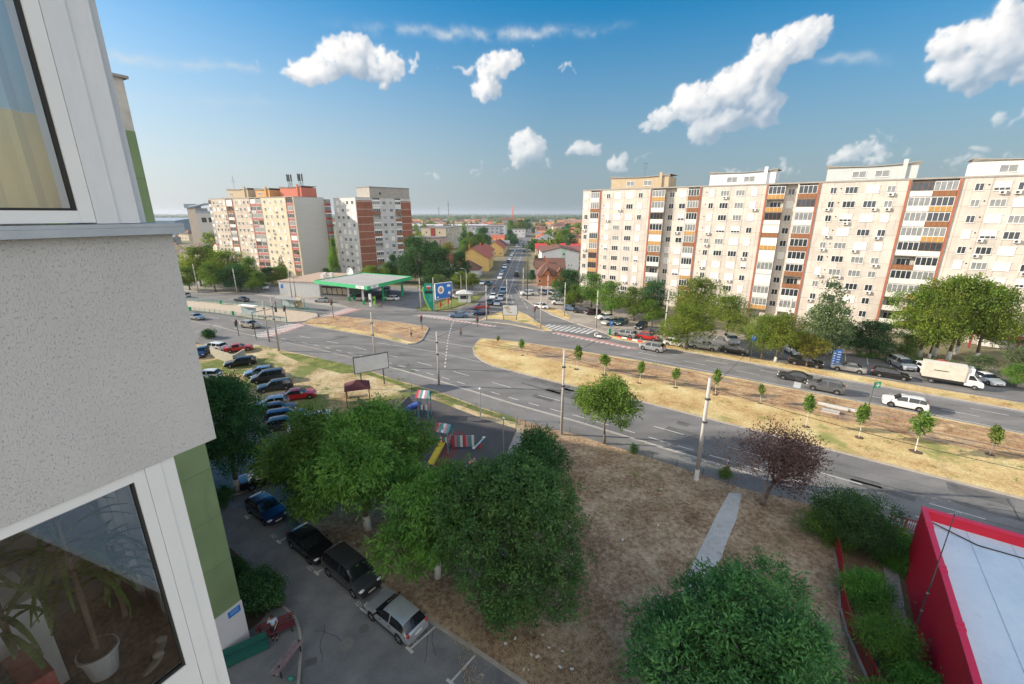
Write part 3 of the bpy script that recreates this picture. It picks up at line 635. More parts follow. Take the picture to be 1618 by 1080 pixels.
slabw = panel_mat('cream_wall_panels', (.53, .48, .425), (.34, .29, .24), 3.3, 2.79, .04, .06, z0=-.2, x0=.6, stain=.5)
FL = (20.5, 131.6); FA = -37.2; rr = random.Random(3)
tan_a = mat('stair_house_tan', (.42, .33, .22), .9, .15, 1); white_a = mat('stair_house_white', (.62, .64, .68), .85, .08, 1); grey_a = mat('stair_house_grey', (.44, .47, .46), .85, .08, 1); off_a = mat('stair_house_off_white', (.60, .58, .54), .85, .08, 1)
kw = dict(depth=13, H=30.2, base=0, fh=2.79, nf=10, wall=slabw, rows_top=28.6)
B1 = slab_block('apartment_block', 'cream panel apartment block under a tan stair house, left end of the long row', FL, FA, 0, 26.5, wins=[(1.2, 1.1), (7.9, 1.1), (10.7, 1.9), (14.2, 1.9), (17.1, 1.2)], logs=[(2.5, 5.2, 'b'), (20.2, 23.6, 'b'), (23.6, 26.5, 'r')], r=rr, paint=[PO, PB, PW, PO], finm=[5.42, 19.95], attic=[(7.5, 23.5, 2.0, 8.0, 3.0, tan_a, (13.2, 18.0))], group='long row of cream apartment blocks', **kw)
B2 = slab_block('apartment_block', 'cream panel apartment block under the bright white stair house, second in the long row', FL, FA, 26.5, 52.3, wins=[(28.1, 1.6), (34.9, 1.1), (37.8, 1.9), (41.1, 1.9), (44.0, 1.2)], logs=[(29.3, 32.0, 'b'), (46.8, 50.1, 'b'), (50.1, 52.3, 'r')], r=rr, paint=[PO, PB, PW, PW], finm=[32.25, 46.5], attic=[(33.5, 47.5, 2.0, 8.0, 2.9, white_a, (38.5, 42.2))], group='long row of cream apartment blocks', **kw)
B3 = slab_block('apartment_block', 'cream panel apartment block under the grey green stair house, third in the long row', FL, FA, 52.3, 74.25, wins=[(58.8, 1.1), (61.8, 2.1), (65.2, 2.1), (68.1, 1.3)], logs=[(52.6, 56.0, 'b'), (71.0, 74.25, 'b')], r=rr, paint=[PO, PW, PW, PB], finm=[56.2, 70.65], attic=[(57.0, 71.5, 2.0, 8.0, 2.9, grey_a, (62.5, 66.2))], group='long row of cream apartment blocks', ac=.4, **kw)
B4 = slab_block('apartment_block', 'cream panel apartment block under an off white stair house, right end of the row', FL, FA, 74.25, 101, wins=[(80.3, 1.2), (83.2, 2.1), (86.1, 2.1), (89.0, 1.2), (96.4, 1.3), (99.2, 2.0)], logs=[(74.25, 77.55, 'b'), (91.6, 94.8, 'b')], r=rr, paint=[PO, PW, PW, PB, PO], finm=[77.75, 91.3], attic=[(79.0, 93, 2.0, 8.0, 2.9, off_a, (83.6, 87.4))], group='long row of cream apartment blocks', ac=.4, **kw)
# entrance canopy at the right
def local(root_loc, ang, x, y): a = R(ang); return (root_loc[0]+x*math.cos(a)-y*math.sin(a), root_loc[1]+x*math.sin(a)+y*math.cos(a))
ex, ey = local(FL, FA, 88.0, -4.4)
b = MB(); b.box(-4, 4, 0, 4.35, 2.8, 3.0, 0)
for x in (-3.8, 3.6): b.box(x, x+.3, .1, .4, 0, 2.8, 1)
b.box(-4.1, 4.1, -.1, -.003, 2.6, 3.2, 1); b.box(-2, 1.8, 3.5, 3.7, 0, 2.2, 2)
o = b.build('entrance_canopy', [conc_d, mat('entrance_dark_red', (.22, .04, .04), .7, .15, 1), shutw]); o.location = (ex, ey, 0); o.rotation_euler = (0, 0, R(FA)); tag(o, 'dark red entrance canopy at the foot of the rightmost apartment block', 'canopy')
# antenna on block 1
b = MB(); b.tube((0, 0, 0), (0, 0, 3.4), .04); b.tube((-.6, 0, 3.2), (.6, 0, 3.2), .03); b.tube((-.5, 0, 1.8), (-.5, 0, 3.2), .02); b.tube((.5, 0, 1.8), (.5, 0, 3.2), .02); b.tube((-.5, 0, 1.8), (.5, 0, 1.8), .02)
ax, ay = local(FL, FA, 16.2, 4); o = b.build('roof_antenna', iron); o.location = (ax, ay, 33.65); tag(o, 'thin metal aerial frame on the tan stair house', 'antenna')
# ---- left cream slab with red balconies
CL = (-133.0, 199.6); CA = -27.3; CLEN = 55.8
cw1 = panel_mat('tan_wall_panels', (.48, .41, .335), (.33, .27, .22), 3.2, 2.8, .03, .04, z0=-.2, stain=.25); cw2 = panel_mat('yellow_cream_wall_panels', (.57, .50, .37), (.43, .38, .29), 3.2, 2.8, .025, .02, z0=-.2, stain=.1)
r2 = random.Random(5)
kw2 = dict(depth=14, H=30.0, base=0, fh=2.8, nf=10, rows_top=28.4, kinds='sshggggc', ac=.2, group='cream slab of three sections')
b_ = slab_block('apartment_block', 'tan far section of the cream slab, nearest the grey industrial tower', CL, CA, 0, 17, wins=[(3.6, 1.2), (6.4, 1.2), (8.9, 1.2), (11.2, 1.2)], logs=[(0, 1.8, 'b'), (12.8, 17, 'b')], r=r2, paint=[PW, PG, PW, PB], finm=[12.6], wall=cw1, attic=[(10, 24, 3, 9, 3.6, tan_a, (12.5,))], **kw2)
b_ = slab_block('apartment_block', 'middle section of the cream slab, under an orange stair house', CL, CA, 17, 36, wins=[(19.5, 1.2), (22.2, 1.2), (25, 1.2), (27.6, 1.2)], logs=[(29.2, 32.4, 'b'), (32.4, 36, 'bpr')], r=r2, paint=[PW, PG, PR, PB], finm=[17.1, 29.1], wall=cw1, attic=[(30, 41, 3, 9, 3.6, mat('stair_house_orange', (.50, .27, .10), .85, .1, 1), (32,))], **kw2) if False else slab_block('apartment_block', 'middle section of the cream slab, under an orange stair house', CL, CA, 17, 36, wins=[(19.5, 1.2), (22.2, 1.2), (25, 1.2), (27.6, 1.2)], logs=[(29.2, 32.4, 'b'), (32.9, 36, 'b')], r=r2, paint=[PW, PG, PR, PR], finm=[17.1, 29.1], wall=cw1, attic=[(29, 38, 3, 9, 3.2, mat('stair_house_orange', (.50, .27, .10), .85, .1, 1), (32,))], **kw2)
b_ = slab_block('apartment_block', 'yellow end section of the slab with red balconies and a blank grey gable', CL, CA, 36, CLEN, wins=[(38.3, 1.1), (41.5, 1.1), (45, 1.1), (48.4, 1.1)], logs=[(51.6, 55.2, 'b')], r=r2, paint=[PR], finm=[51.4], wall=cw2, attic=[(42, 54.5, 5, 12, 3.8, mat('stair_house_red', (.46, .14, .09), .85, .1, 1), ())], **kw2)
gx_, gy_ = local(CL, CA, CLEN+.03, 0)
gm = mat('grey_rendered_gable', (.47, .46, .43), .9, .08, .5, .2, stretch=(.3, .3, 3))
b = MB(); b.box(0, .12, .5, 13.6, .1, 30.0); g = b.build('gable_cladding', gm, b_); g.location = (CLEN+.004, 0, 0)
bb = MB()
for k in range(10): bb.box(CLEN-.1, CLEN+1.3, 14.0, 16.2, 27.0-2.8*k, 28.0-2.8*k, 0); bb.box(CLEN-.1, CLEN+1.3, 14.1, 16.1, 28.02-2.8*k, 29.6-2.8*k, 1)
bb.build('rear_balconies', [PR, wglass2], b_)
def antenna_cluster(x, y, z, label, n):
    b = MB()
    for i in range(n):
        a = i*2.1; b.tube((math.cos(a)*.8, math.sin(a)*.8, 0), (math.cos(a)*.8, math.sin(a)*.8, 5.2), .09); b.box(math.cos(a)*.8-.25, math.cos(a)*.8+.25, math.sin(a)*.8-.35, math.sin(a)*.8-.1, 2.4, 5.0)
    b.tube((-.8, 0, 0), (.8, .6, 2.6), .06); b.tube((.8, 0, 0), (-.6, .6, 2.6), .06)
    o = b.build('cell_antenna', mat('antenna_dark', (.07, .07, .075), .6, .1, 3)); o.location = (x, y, z); tag(o, label, 'antenna', 'mobile phone antennas on the red stair house')
x, y = local(CL, CA, 44.5, 8); antenna_cluster(x, y, 34.0, 'left cluster of dark phone antennas on the red stair house', 3)
x, y = local(CL, CA, 51, 8); antenna_cluster(x, y, 34.0, 'right, taller cluster of dark phone antennas on the red stair house', 4)
x, y = local(CL, CA, 12, 5); b = MB(); b.tube((0, 0, 0), (0, 0, 6), .06); b.tube((-1.2, 0, 3.6), (1.2, 0, 3.4), .04); b.tube((-.7, 0, 4.6), (.7, 0, 4.5), .04); o = b.build('roof_antenna', iron); o.location = (x, y, 33.6); tag(o, 'tall television aerial on the tan far section of the cream slab', 'antenna')
# ---- brick tower
TC = (-59.1, 172.0); r3 = random.Random(9)
tw = panel_mat('grey_wall_panels', (.47, .47, .46), (.30, .28, .26), 3.6, 2.75, .03, .05, z0=-.5, stain=.25)
brickm = panel_mat('red_brick_infill', (.25, .10, .062), (.5, .43, .37), 60, 2.75, .09, .10, z0=-.5, stain=.2)
t = thing('tower_block', 'apartment tower of grey panels and red brick behind the filling station', 'apartment block', (TC[0], TC[1], 0), R(47))
t.scale = (.911, 1.16, 1.015)
W_, D_ = 27.0, 15.5                    # local: brick face along +x facing -y, panel face along +y facing -x
b = MB(); b.prism([(0, 0), (7.6, 0), (7.6, 1.0), (11.2, 1.0), (11.2, 0), (18.6, 0), (18.6, 1.0), (21.6, 1.0), (21.6, 0), (W_, 0), (W_, D_), (0, D_)], 0, 29.3); b.build('wall', tw, t)
b = MB(); b.box(.15, 7.45, -.12, -.002, 0, 28.4); b.box(21.75, W_-.1, -.12, -.002, 0, 28.4); b.build('brick_cladding', brickm, t)
b = MB(); b.box(0, W_, 0, D_, 29.304, 29.5); b.box(7, 26.8, .3, 9, 29.504, 33.2); b.build('roof', conc_d, t)
b = MB(); b.box(6.9, 26.9, .2, 9.1, 33.204, 33.5); b.build('stair_house_roof', roof_felt, t)
b = MB(); b.box(11.5, 12.2, .25, .31, 30.6, 31.6); b.build('vent_opening', dark, t)
for k in range(10):
    z = 27.6-2.75*k
    if z < 1: continue
    for x in (13.2, 16.6): win(t, x, 0, z, 1.7, 1.35, r3, kinds='sgggcc')
    for y in (2.2, 5.7, 9.2, 12.7):
        o = win(t, 0, y, z, 1.6, 1.35, r3, rz=R(-90), kinds='sssggggc')
    for a, c in ((7.6, 11.2), (18.6, 21.6)):
        bb = MB(); pm = r3.choice([PW, PB, PB, PG]); fz = z-1.45
        bb.box(a+.01, c-.01, -.05, 1.02, fz-.12, fz); bb.box(a+.01, c-.01, -.1, -.03, fz+.003, fz+.95, 1)
        bo = bb.build('balcony', [conc_d, pm], t)
        if r3.random() < .7:
            g = MB(); g.box(a+.02, c-.02, -.1, -.04, fz+1.55+.5, fz+2.6)
            for i in range(5): x = a+.02+(c-a-.12)*i/4; g.box(x, x+.08, -.1, -.04, fz+1.0, fz+2.05)
            g.box(a+.1, c-.1, -.07, -.055, fz+1.0, fz+2.05, 1); g.build('glazing', [wframe, r3.choice([wglass, wglass2])], bo)
# ================================================================ HOUSES
tile_red = mat('red_roof_tiles', (.40, .115, .075), .85, .22, 1.5, .5, stretch=(1, 1, 1)); tile_br = mat('brown_roof_tiles', (.15, .075, .055), .85, .25, 1.5, .5); tile_or = mat('orange_roof_tiles', (.50, .20, .09), .85, .2, 1.5, .5)
tile_gr = mat('grey_roof_sheet', (.22, .22, .23), .6, .15, 1.0, .2); sheet_red = mat('red_metal_roof', (.52, .06, .05), .5, .1, 1.0)
w_cream = mat('cream_render', (.58, .50, .36), .9, .1, .6); w_white = mat('white_render', (.62, .62, .61), .9, .08, .6); w_yel = mat('yellow_render', (.56, .38, .14), .9, .1, .6); w_gry = mat('grey_render', (.36, .35, .34), .9, .12, .6); w_or = mat('orange_brick', (.45, .17, .08), .9, .15, 1.2); w_pink = mat('pink_grey_render', (.42, .34, .30), .9, .12, .6)
def house(name, label, x, y, ang, w, d, h, rh, wall, roof, typ='gable', axis='x', cat='house', group=None, wins=True, chim=True, r=rnd, nf=None):
    """x,y = front left corner; w along local x, d along local y"""
    t = thing(name, label, cat, (x, y, 0), R(ang), group)
    b = MB(); b.box(0, w, 0, d, 0, h, 0)
    if typ == 'gable':
        if axis == 'x': b.add([(0, 0, h), (0, d, h), (0, d/2, h+rh), (w, 0, h), (w, d, h), (w, d/2, h+rh)], [(0, 2, 1), (3, 4, 5)])
        else: b.add([(0, 0, h), (w, 0, h), (w/2, 0, h+rh), (0, d, h), (w, d, h), (w/2, d, h+rh)], [(0, 1, 2), (3, 5, 4)])
    b.build('wall', wall, t)
    e = .45; k = MB(); th = .16
    def slope(p):                      # thick roof plane
        k.add([(q[0], q[1], q[2]+.03) for q in p]+[(q[0], q[1], q[2]+.03+th) for q in p], [tuple(range(len(p)))[::-1], tuple(range(len(p), 2*len(p)))]+[(i, (i+1) % len(p), len(p)+(i+1) % len(p), len(p)+i) for i in range(len(p))])
    if typ == 'gable':
        if axis == 'x':
            s_ = rh/(d/2)*e
            slope([(-e, -e, h-s_), (w+e, -e, h-s_), (w+e, d/2, h+rh), (-e, d/2, h+rh)]); slope([(-e, d/2, h+rh), (w+e, d/2, h+rh), (w+e, d+e, h-s_), (-e, d+e, h-s_)])
        else:
            s_ = rh/(w/2)*e
            slope([(-e, -e, h-s_), (w/2, -e, h+rh), (w/2, d+e, h+rh), (-e, d+e, h-s_)]); slope([(w/2, -e, h+rh), (w+e, -e, h-s_), (w+e, d+e, h-s_), (w/2, d+e, h+rh)])
    elif typ == 'hip':
        m = min(w, d)/2
        if w >= d: a_, c_ = (m, d/2, h+rh), (w-m, d/2, h+rh)
        else: a_, c_ = (w/2, m, h+rh), (w/2, d-m, h+rh)
        v = [(-e, -e, h-.1), (w+e, -e, h-.1), (w+e, d+e, h-.1), (-e, d+e, h-.1), a_, c_]
        k.add(v, [(0, 1, 5, 4), (1, 2, 5), (2, 3, 4, 5), (3, 0, 4), (0, 3, 2, 1)] if w >= d else [(0, 1, 4), (1, 2, 5, 4), (2, 3, 5), (3, 0, 4, 5), (0, 3, 2, 1)])
    else:
        k.box(-.15, w+.15, -.15, d+.15, h+.004, h+.25)
    ro = k.build('roof', roof, t)
    if chim and typ != 'flat':
        c = MB(); c.box(w*.3, w*.3+.6, d*.5+.3, d*.5+.9, h+rh*.3, h+rh+.9); c.build('chimney', w_or, ro)
    if wins:
        nf = nf or max(1, int(h/2.8)); n = max(2, int(w/2.6)); n2 = max(1, int(d/3.4))
        for j in range(nf):
            z = 1.6+2.8*j
            for i in range(n): win(t, w*(i+.5)/n, 0, z, 1.1, 1.2, r, kinds='ggcs')
            for i in range(n2):
                win(t, 0, d*(i+.5)/n2, z, 1.1, 1.2, r, rz=R(-90), kinds='ggcs'); win(t, w, d*(i+.5)/n2, z, 1.1, 1.2, r, rz=R(90), kinds='ggcs')
    return t
HS = random.Random(21)
ST = 2.75
house('house', 'small house with a brown hipped roof in front of the yellow gable', -22.3, 170, -3, 9.5, 9, 3.0, 3.4, w_white, tile_br, 'hip')
house('house', 'large yellow gabled house with a red tiled roof left of the side street', -24.5, 190, -3, 14.5, 20, 5.4, 4.4, w_yel, tile_red, 'gable', 'y', wins=False)
house('house', 'long street house with a red roof behind the big yellow gable', -19.5, 211, -3, 9, 22, 6.2, 2.8, w_yel, tile_red, 'gable', 'y')
house('house', 'low house with a red roof between the yellow gable and the dark trees', -37, 192, -3, 12, 12, 3.2, 3.4, w_white, tile_red, 'gable', 'x')
house('house', 'yellow gabled street house with a dark red roof, further up the left side', -15, 258, -3, 10, 20, 4.6, 3.8, w_yel, tile_red, 'gable', 'y')
house('house', 'brown roofed house beyond the yellow street houses on the left', -14, 284, -3, 10, 16, 4.2, 3.4, w_cream, tile_br, 'gable', 'y')
hw = house('large_house', 'big pale house with a green stripe and a shallow brown roof', 13.0, 193, -1, 16.4, 22, 7.8, 1.9, w_white, tile_br, 'gable', 'y', wins=False)
b = MB(); b.box(8.8, 10.6, -.05, -.002, .2, 9.2); b.build('green_stripe', mat('pale_green_render', (.42, .60, .45), .9, .05, 1), hw)
for z in (1.6, 4.2, 6.9): f, p = wmesh('g', 1.0, 1.1, 1); o = inst('window', f, hw, (9.7, -.055, z)); inst('pane', p, o)
for x in (12, 13.3): f, p = wmesh('g', .6, .6, 1); o = inst('window', f, hw, (x, 0, 2.2)); inst('pane', p, o)
# red brick twin gable house
rb = thing('brick_house', 'orange brick house with brown roofs and two small gables right of the side street', 'house', (8.8, 149.5, 0), R(-2))
b = MB(); b.box(0, 9.6, 0, 12, 0, 3.6)
for gx2 in (1.5, 5.8): b.add([(gx2, -.02, 3.0), (gx2+3.8, -.02, 3.0), (gx2+1.9, -.02, 5.8)], [(0, 1, 2)])
b.build('wall', w_or, rb)
b = MB()
for gx2 in (1.5, 5.8):
    for sgn, xe in ((-1, gx2-.4), (1, gx2+4.2)):
        xm = gx2+1.9; v = [(xe, -.6, 2.9), (xm, -.6, 5.95), (xm, 7, 5.95), (xe, 7, 2.9)]; v2 = [(q[0], q[1], q[2]+.18) for q in v]; b.add(v+v2, [(0, 1, 2, 3), (7, 6, 5, 4), (0, 4, 5, 1), (2, 6, 7, 3), (1, 5, 6, 2), (0, 3, 7, 4)])
b.build('gable_roof', tile_br, rb)
b = MB(); b.add([(-.5, -.3, 3.5), (10.1, -.3, 3.5), (10.1, 12.4, 3.5), (-.5, 12.4, 3.5), (3, 6, 7.4), (6.6, 6, 7.4)], [(0, 1, 5, 4), (1, 2, 5), (2, 3, 4, 5), (3, 0, 4)]); rf = b.build('roof', tile_br, rb)
b = MB(); b.box(3.2, 3.9, 5.6, 6.3, 6.8, 8.6); b.build('chimney', w_or, rf)
for x in (.8,): f, p = wmesh('g', .8, 1.2, 1); o = inst('window', f, rb, (x, 0, 1.7)); inst('pane', p, o)
house('house', 'grey house with a dark roof just behind the orange brick house', 9, 166, -2, 11, 12, 4.2, 3.0, w_gry, tile_br, 'gable', 'x')
house('house', 'long purple brown roofed house behind the big pale house', 14, 226, -2, 22, 14, 4.4, 3.4, w_cream, mat('purple_roof_tiles', (.23, .09, .085), .85, .15, 1.2, .4), 'gable', 'x')
house('house', 'house with a bright red metal roof up the right side of the street', 14.5, 268, -2, 18, 12, 3.6, 2.6, w_cream, sheet_red, 'gable', 'x')
house('house', 'small red metal roofed house beside the left end of the long cream row', 34, 252, -5, 12, 10, 4.0, 3.0, w_white, sheet_red, 'gable', 'x')
house('house', 'low house with an orange roof beside the left end of the long cream row', 28, 208, -5, 12, 9, 3.4, 2.6, w_white, tile_or, 'hip')
house('house', 'dark hipped roof house on the right side, beyond the red metal roofs', 18, 330, -2, 16, 14, 5, 4, w_white, tile_gr, 'hip')
# apartment blocks of the middle distance
def flat_block(label, x, y, ang, w, d, h, wall, nf, extra=None, nwx=None, name='low_apartment_block', kinds='gggcs', side=True):
    t = thing(name, label, 'apartment block', (x, y, 0), R(ang)); b = MB(); b.box(0, w, 0, d, 0, h); b.build('wall', wall, t)
    b = MB(); b.box(-.2, w+.2, -.2, d+.2, h+.004, h+.35); b.build('roof', roof_felt, t); r = random.Random(int(abs(x)*7))
    nx = nwx if nwx is not None else int(w/3.6); ny = int(d/3.8) if side else 0
    for j in range(nf):
        z = h-1.5-2.8*j
        for i in range(nx): win(t, w*(i+.5)/nx, 0, z, 1.6, 1.3, r, kinds=kinds)
        for i in range(min(ny, 14)): win(t, w, d*(i+.5)/ny, z, 1.7, 1.3, r, rz=R(90), kinds=kinds)
    return t
w_cb = panel_mat('blue_grey_panels', (.40, .42, .45), (.3, .3, .3), 3.6, 2.8, .04, .1, stain=.2)
t = flat_block('yellow gabled low block with a dark red stripe, right of the brick tower', -61, 301, -8, 17, 44, 14.6, w_cream, 5, nwx=0)
b = MB(); b.box(6.4, 9.8, -.06, -.002, 1, 14.4); b.build('red_stripe', mat('dark_red_render', (.30, .06, .05), .9, .1, 1), t)
for x in (3.4, 12.6): f, p = wmesh('g', 1.0, 1.3, 1); o = inst('window', f, t, (x, 0, 11.8)); inst('pane', p, o)
flat_block('pink grey low block in front of the yellow one, right of the brick tower', -52.5, 222, -12, 17, 12, 12.4, w_pink, 4)
flat_block('bluish grey low block behind the tall green trees, right of the yellow block', -34, 372, -8, 24, 14, 13.6, w_cb, 4)
flat_block('white low block with a green stair stripe near the street bend', -21, 396, -6, 15, 16, 14.2, w_white, 5)
flat_block('long low white building at the bend of the side street', -1.5, 470, -4, 15, 26, 7.5, w_white, 2)
flat_block('pale block beside the white one, partly hidden by the trees', -42, 415, -8, 18, 14, 13, w_gry, 4)
house('warehouse', 'very long white roofed hall beyond the low blocks', -170, 700, -2, 150, 26, 6.2, 1.2, w_white, mat('white_sheet_roof', (.62, .63, .64), .6, .05, .3), 'gable', 'x', cat='warehouse', wins=False, chim=False)
house('warehouse', 'dark roofed hall at the foot of the brick chimney', -26, 980, 0, 36, 20, 9, 6, w_gry, tile_br, 'gable', 'x', cat='warehouse', wins=False, chim=False)
b = MB(); b.tube((0, 0, 0), (0, 0, 42), 2.1, 1.3, 16); o = b.build('brick_chimney', mat('chimney_brick', (.48, .17, .12), .9, .1, .5), None, True); o.location = (1.5, 1120, 0); tag(o, 'tall slender red brick factory chimney on the horizon', 'chimney')
for x, y, h_, lb in ((-372, 2300, 60, 'thin mast on the horizon just right of the brick tower'), (-330, 2350, 90, 'taller pointed mast on the horizon right of the brick tower')):
    b = MB(); b.tube((0, 0, 0), (0, 0, h_), 3, .8, 6); b.tube((0, 0, h_*.75), (0, 0, h_*.8), 5, 4, 8); o = b.build('far_mast', iron); o.location = (x, y, 0); tag(o, lb, 'mast')
# left background
t = thing('industrial_tower', 'grey concrete industrial tower with three dark windows left of the cream slab', 'industrial building', (-241, 345, 0), R(-6))
b = MB(); b.box(0, 22, 0, 30, 0, 24.5); b.box(-7, -.01, 0, 12, 0, 28, 1); b.build('wall', [w_gry, mat('tan_stained_concrete', (.42, .36, .30), .9, .15, .3)], t)
b = MB(); b.box(-.3, 22.3, -.3, 30, 24.504, 25.8, 0); b.tube((-4, -.5, 28.5), (9, -.5, 31), 1.0, 1.0, 6); b.tube((9, -.5, 31), (21, -.5, 31), 1.0, 1.0, 6); b.box(17, 23, -1, 6, 25.9, 31.5, 0); b.box(-8, 0, -1, 6, 28.004, 31, 0); b.build('conveyor', mat('blue_grey_sheet', (.20, .25, .30), .7, .15, .5), t)
for x in (3.6, 9.4, 15.2): b = MB(); b.box(x, x+4, -.06, -.002, 17.5, 21); b.build('window', dark, t)
house('warehouse', 'long blue grey industrial hall at the far left edge of the skyline', -505, 520, -4, 122, 60, 16, 3, mat('blue_grey_cladding', (.16, .22, .28), .7, .12, .2, stretch=(.2, .2, 1)), mat('pale_blue_roof', (.26, .32, .38), .6, .1, .2), 'gable', 'x', cat='warehouse', wins=False, chim=False)
house('house', 'large yellow house with a dark red roof left of the cream slab', -152, 222, -35, 16, 20, 6.2, 4.2, w_cream, mat('dark_red_tiles', (.22, .08, .07), .85, .15, 1.2, .4), 'gable', 'y')
house('house', 'low house with a purple roof next to the yellow house at the left', -178, 236, -20, 22, 12, 4.2, 3.4, w_cream, mat('violet_roof_tiles', (.22, .13, .20), .85, .15, 1.2, .4), 'gable', 'x')
house('house', 'low shed with a violet metal roof at the left edge, behind the balcony', -190, 220, -20, 20, 9, 3.2, 2, w_white, mat('violet_roof_sheet', (.33, .27, .40), .6, .1, 1), 'gable', 'x')
# ---- scattered town
protos = []
for i, (wl, rf, ty, w, d, h, rh) in enumerate([(w_cream, tile_red, 'gable', 10, 9, 3.4, 3.6), (w_white, tile_red, 'hip', 12, 10, 3.4, 3.4), (w_yel, tile_br, 'gable', 9, 12, 3.8, 3.8), (w_white, tile_or, 'gable', 14, 9, 3.2, 3.0), (w_cream, tile_br, 'hip', 11, 11, 5.6, 3.2), (w_gry, tile_gr, 'gable', 16, 10, 4.4, 2.2), (w_pink, mat('dull_red_tiles', (.30, .12, .085), .9, .2, 1), 'gable', 11, 8, 3.2, 3.2)]):
    t = thing('town_house', 'x', 'house', (0, -500, 0), 0); nm = ['cream walled far house with a red gabled roof', 'white far house with a red hipped roof', 'yellow far house with a brown gabled roof', 'long low white far house with an orange roof', 'two storey cream far house with a brown hipped roof', 'grey far shed with a sheet metal roof', 'pinkish far house with a dull red roof'][i]
    b = MB(); b.box(0, w, 0, d, 0, h)
    if ty == 'gable': b.add([(0, 0, h), (0, d, h), (0, d/2, h+rh-.1), (w, 0, h), (w, d, h), (w, d/2, h+rh-.1)], [(0, 2, 1), (3, 4, 5)])
    b.build('wall', wl, t)
    k = MB(); e = .5
    if ty == 'gable': k.add([(-e, -e, h-.3), (w+e, -e, h-.3), (w+e, d/2, h+rh), (-e, d/2, h+rh), (w+e, d+e, h-.3), (-e, d+e, h-.3)], [(0, 1, 2, 3), (3, 2, 4, 5), (0, 5, 4, 1)])
    else: m = min(w, d)/2-.3; k.add([(-e, -e, h), (w+e, -e, h), (w+e, d+e, h), (-e, d+e, h), (m, d/2, h+rh), (w-m, d/2, h+rh)], [(0, 1, 5, 4), (1, 2, 5), (2, 3, 4, 5), (3, 0, 4), (0, 3, 2, 1)])
    k.build('roof', rf, t)
    g = MB()
    for x in (w*.25, w*.6): g.box(x, x+1.1, -.03, -.002, 1.2, 2.5)
    g.build('window', wglass2, t); protos.append([snap(t), 0, nm])
def place_proto(pr, x, y, rz, group, sc=1.0):
    o = place(pr[0], pr[1] == 0, (x, y, 0), rz, pr[2]+', in the distant town', group); pr[1] += 1; o.scale = (sc, sc, sc*HS.uniform(.9, 1.2)); return o
taken = []
def street_x(y): return -3+(y-150)*.05
cnt = 0
for side in (-1, 1):
    y = 300 if side < 0 else 345
    while y < 900:
        if not (side < 0 and 385 < y < 500):
            x = street_x(y)+side*HS.uniform(11, 15)-(11 if side < 0 else 0); place_proto(HS.choice(protos), x, y, R(HS.uniform(-6, 2)), 'roofs of the distant town'); cnt += 1
        y += HS.uniform(15, 24)*(1+max(0, y-500)/500)
tries = 0
while cnt < 285 and tries < 6000:
    tries += 1
    y = 240+ (HS.random()**1.35)*900; x = HS.uniform(-.33, .26)*y
    if y < 330 and x < 0 or y < 300 and x > 50: continue
    if -72 < x < 8 and 300 < y < 480: continue
    if abs(x-street_x(y)) < 22: continue
    if -175 < x < -15 and 690 < y < 735: continue
    if x > 12 and y < 290: continue
    if any((x-a)**2+(y-c)**2 < 13**2 for a, c in taken): continue
    taken.append((x, y)); place_proto(HS.choice(protos), x, y, R(HS.choice((-5, 85))+HS.uniform(-8, 8)), 'roofs of the distant town'); cnt += 1
for _ in range(16):
    x, y = HS.uniform(-330, -190), HS.uniform(250, 480); 
    if -235 < x and y > 330: continue
    place_proto(HS.choice(protos), x, y, R(HS.uniform(-30, 10)), 'roofs of the distant town')
b = MB()
for _ in range(1500):                  # the far rest of the town: roofs too many and too small to tell apart
    y = 1100+2600*HS.random()**1.2; x = HS.uniform(-.9, .6)*y; w, d, h = HS.uniform(9, 22), HS.uniform(8, 14), HS.uniform(3, 6); mi = HS.randrange(4)
    b.box(x, x+w, y, y+d, 0, h, 4); b.add([(x-1, y-1, h), (x+w+1, y-1, h), (x+w+1, y+d/2, h+4), (x-1, y+d/2, h+4), (x+w+1, y+d+1, h), (x-1, y+d+1, h)], [(0, 1, 2, 3), (3, 2, 4, 5)], mi)
tag(b.build('far_roofs', [tile_red, tile_br, tile_or, tile_gr, w_cream]), 'mass of tiny red and grey roofs towards the horizon', 'roofs', kind='stuff')
# ================================================================ TREES
bark = mat('bark', (.15, .115, .085), .95, .3, 4, .6, stretch=(1, 1, .25)); limewash = mat('limewashed_bark', (.60, .58, .54), .9, .1, 3)
lf_dark = leaf_mat('leaf_deep_green', (.018, .06, .024), (.08, .18, .05), .2, .8)
lf_ail = leaf_mat('leaf_ailanthus', (.035, .12, .03), (.22, .40, .07), .32, .5)
lf_ash = leaf_mat('leaf_ash', (.022, .075, .028), (.13, .26, .07), .22, .9)
lf_sun = leaf_mat('leaf_lime', (.07, .13, .015), (.30, .34, .05), .45, .6)
lf_mid = leaf_mat('leaf_mid_green', (.05, .12, .02), (.21, .30, .05), .38, .6)
lf_grey = leaf_mat('leaf_grey_green', (.06, .09, .04), (.16, .20, .085), .3, .6)
lf_pur = leaf_mat('leaf_purple', (.06, .024, .03), (.25, .15, .13), .3, .8)
lf_jun = leaf_mat('juniper', (.04, .12, .02), (.15, .30, .04), .2, 1.0)
lf_yel = leaf_mat('leaf_yellowing', (.12, .13, .02), (.34, .30, .05), .4, .6)
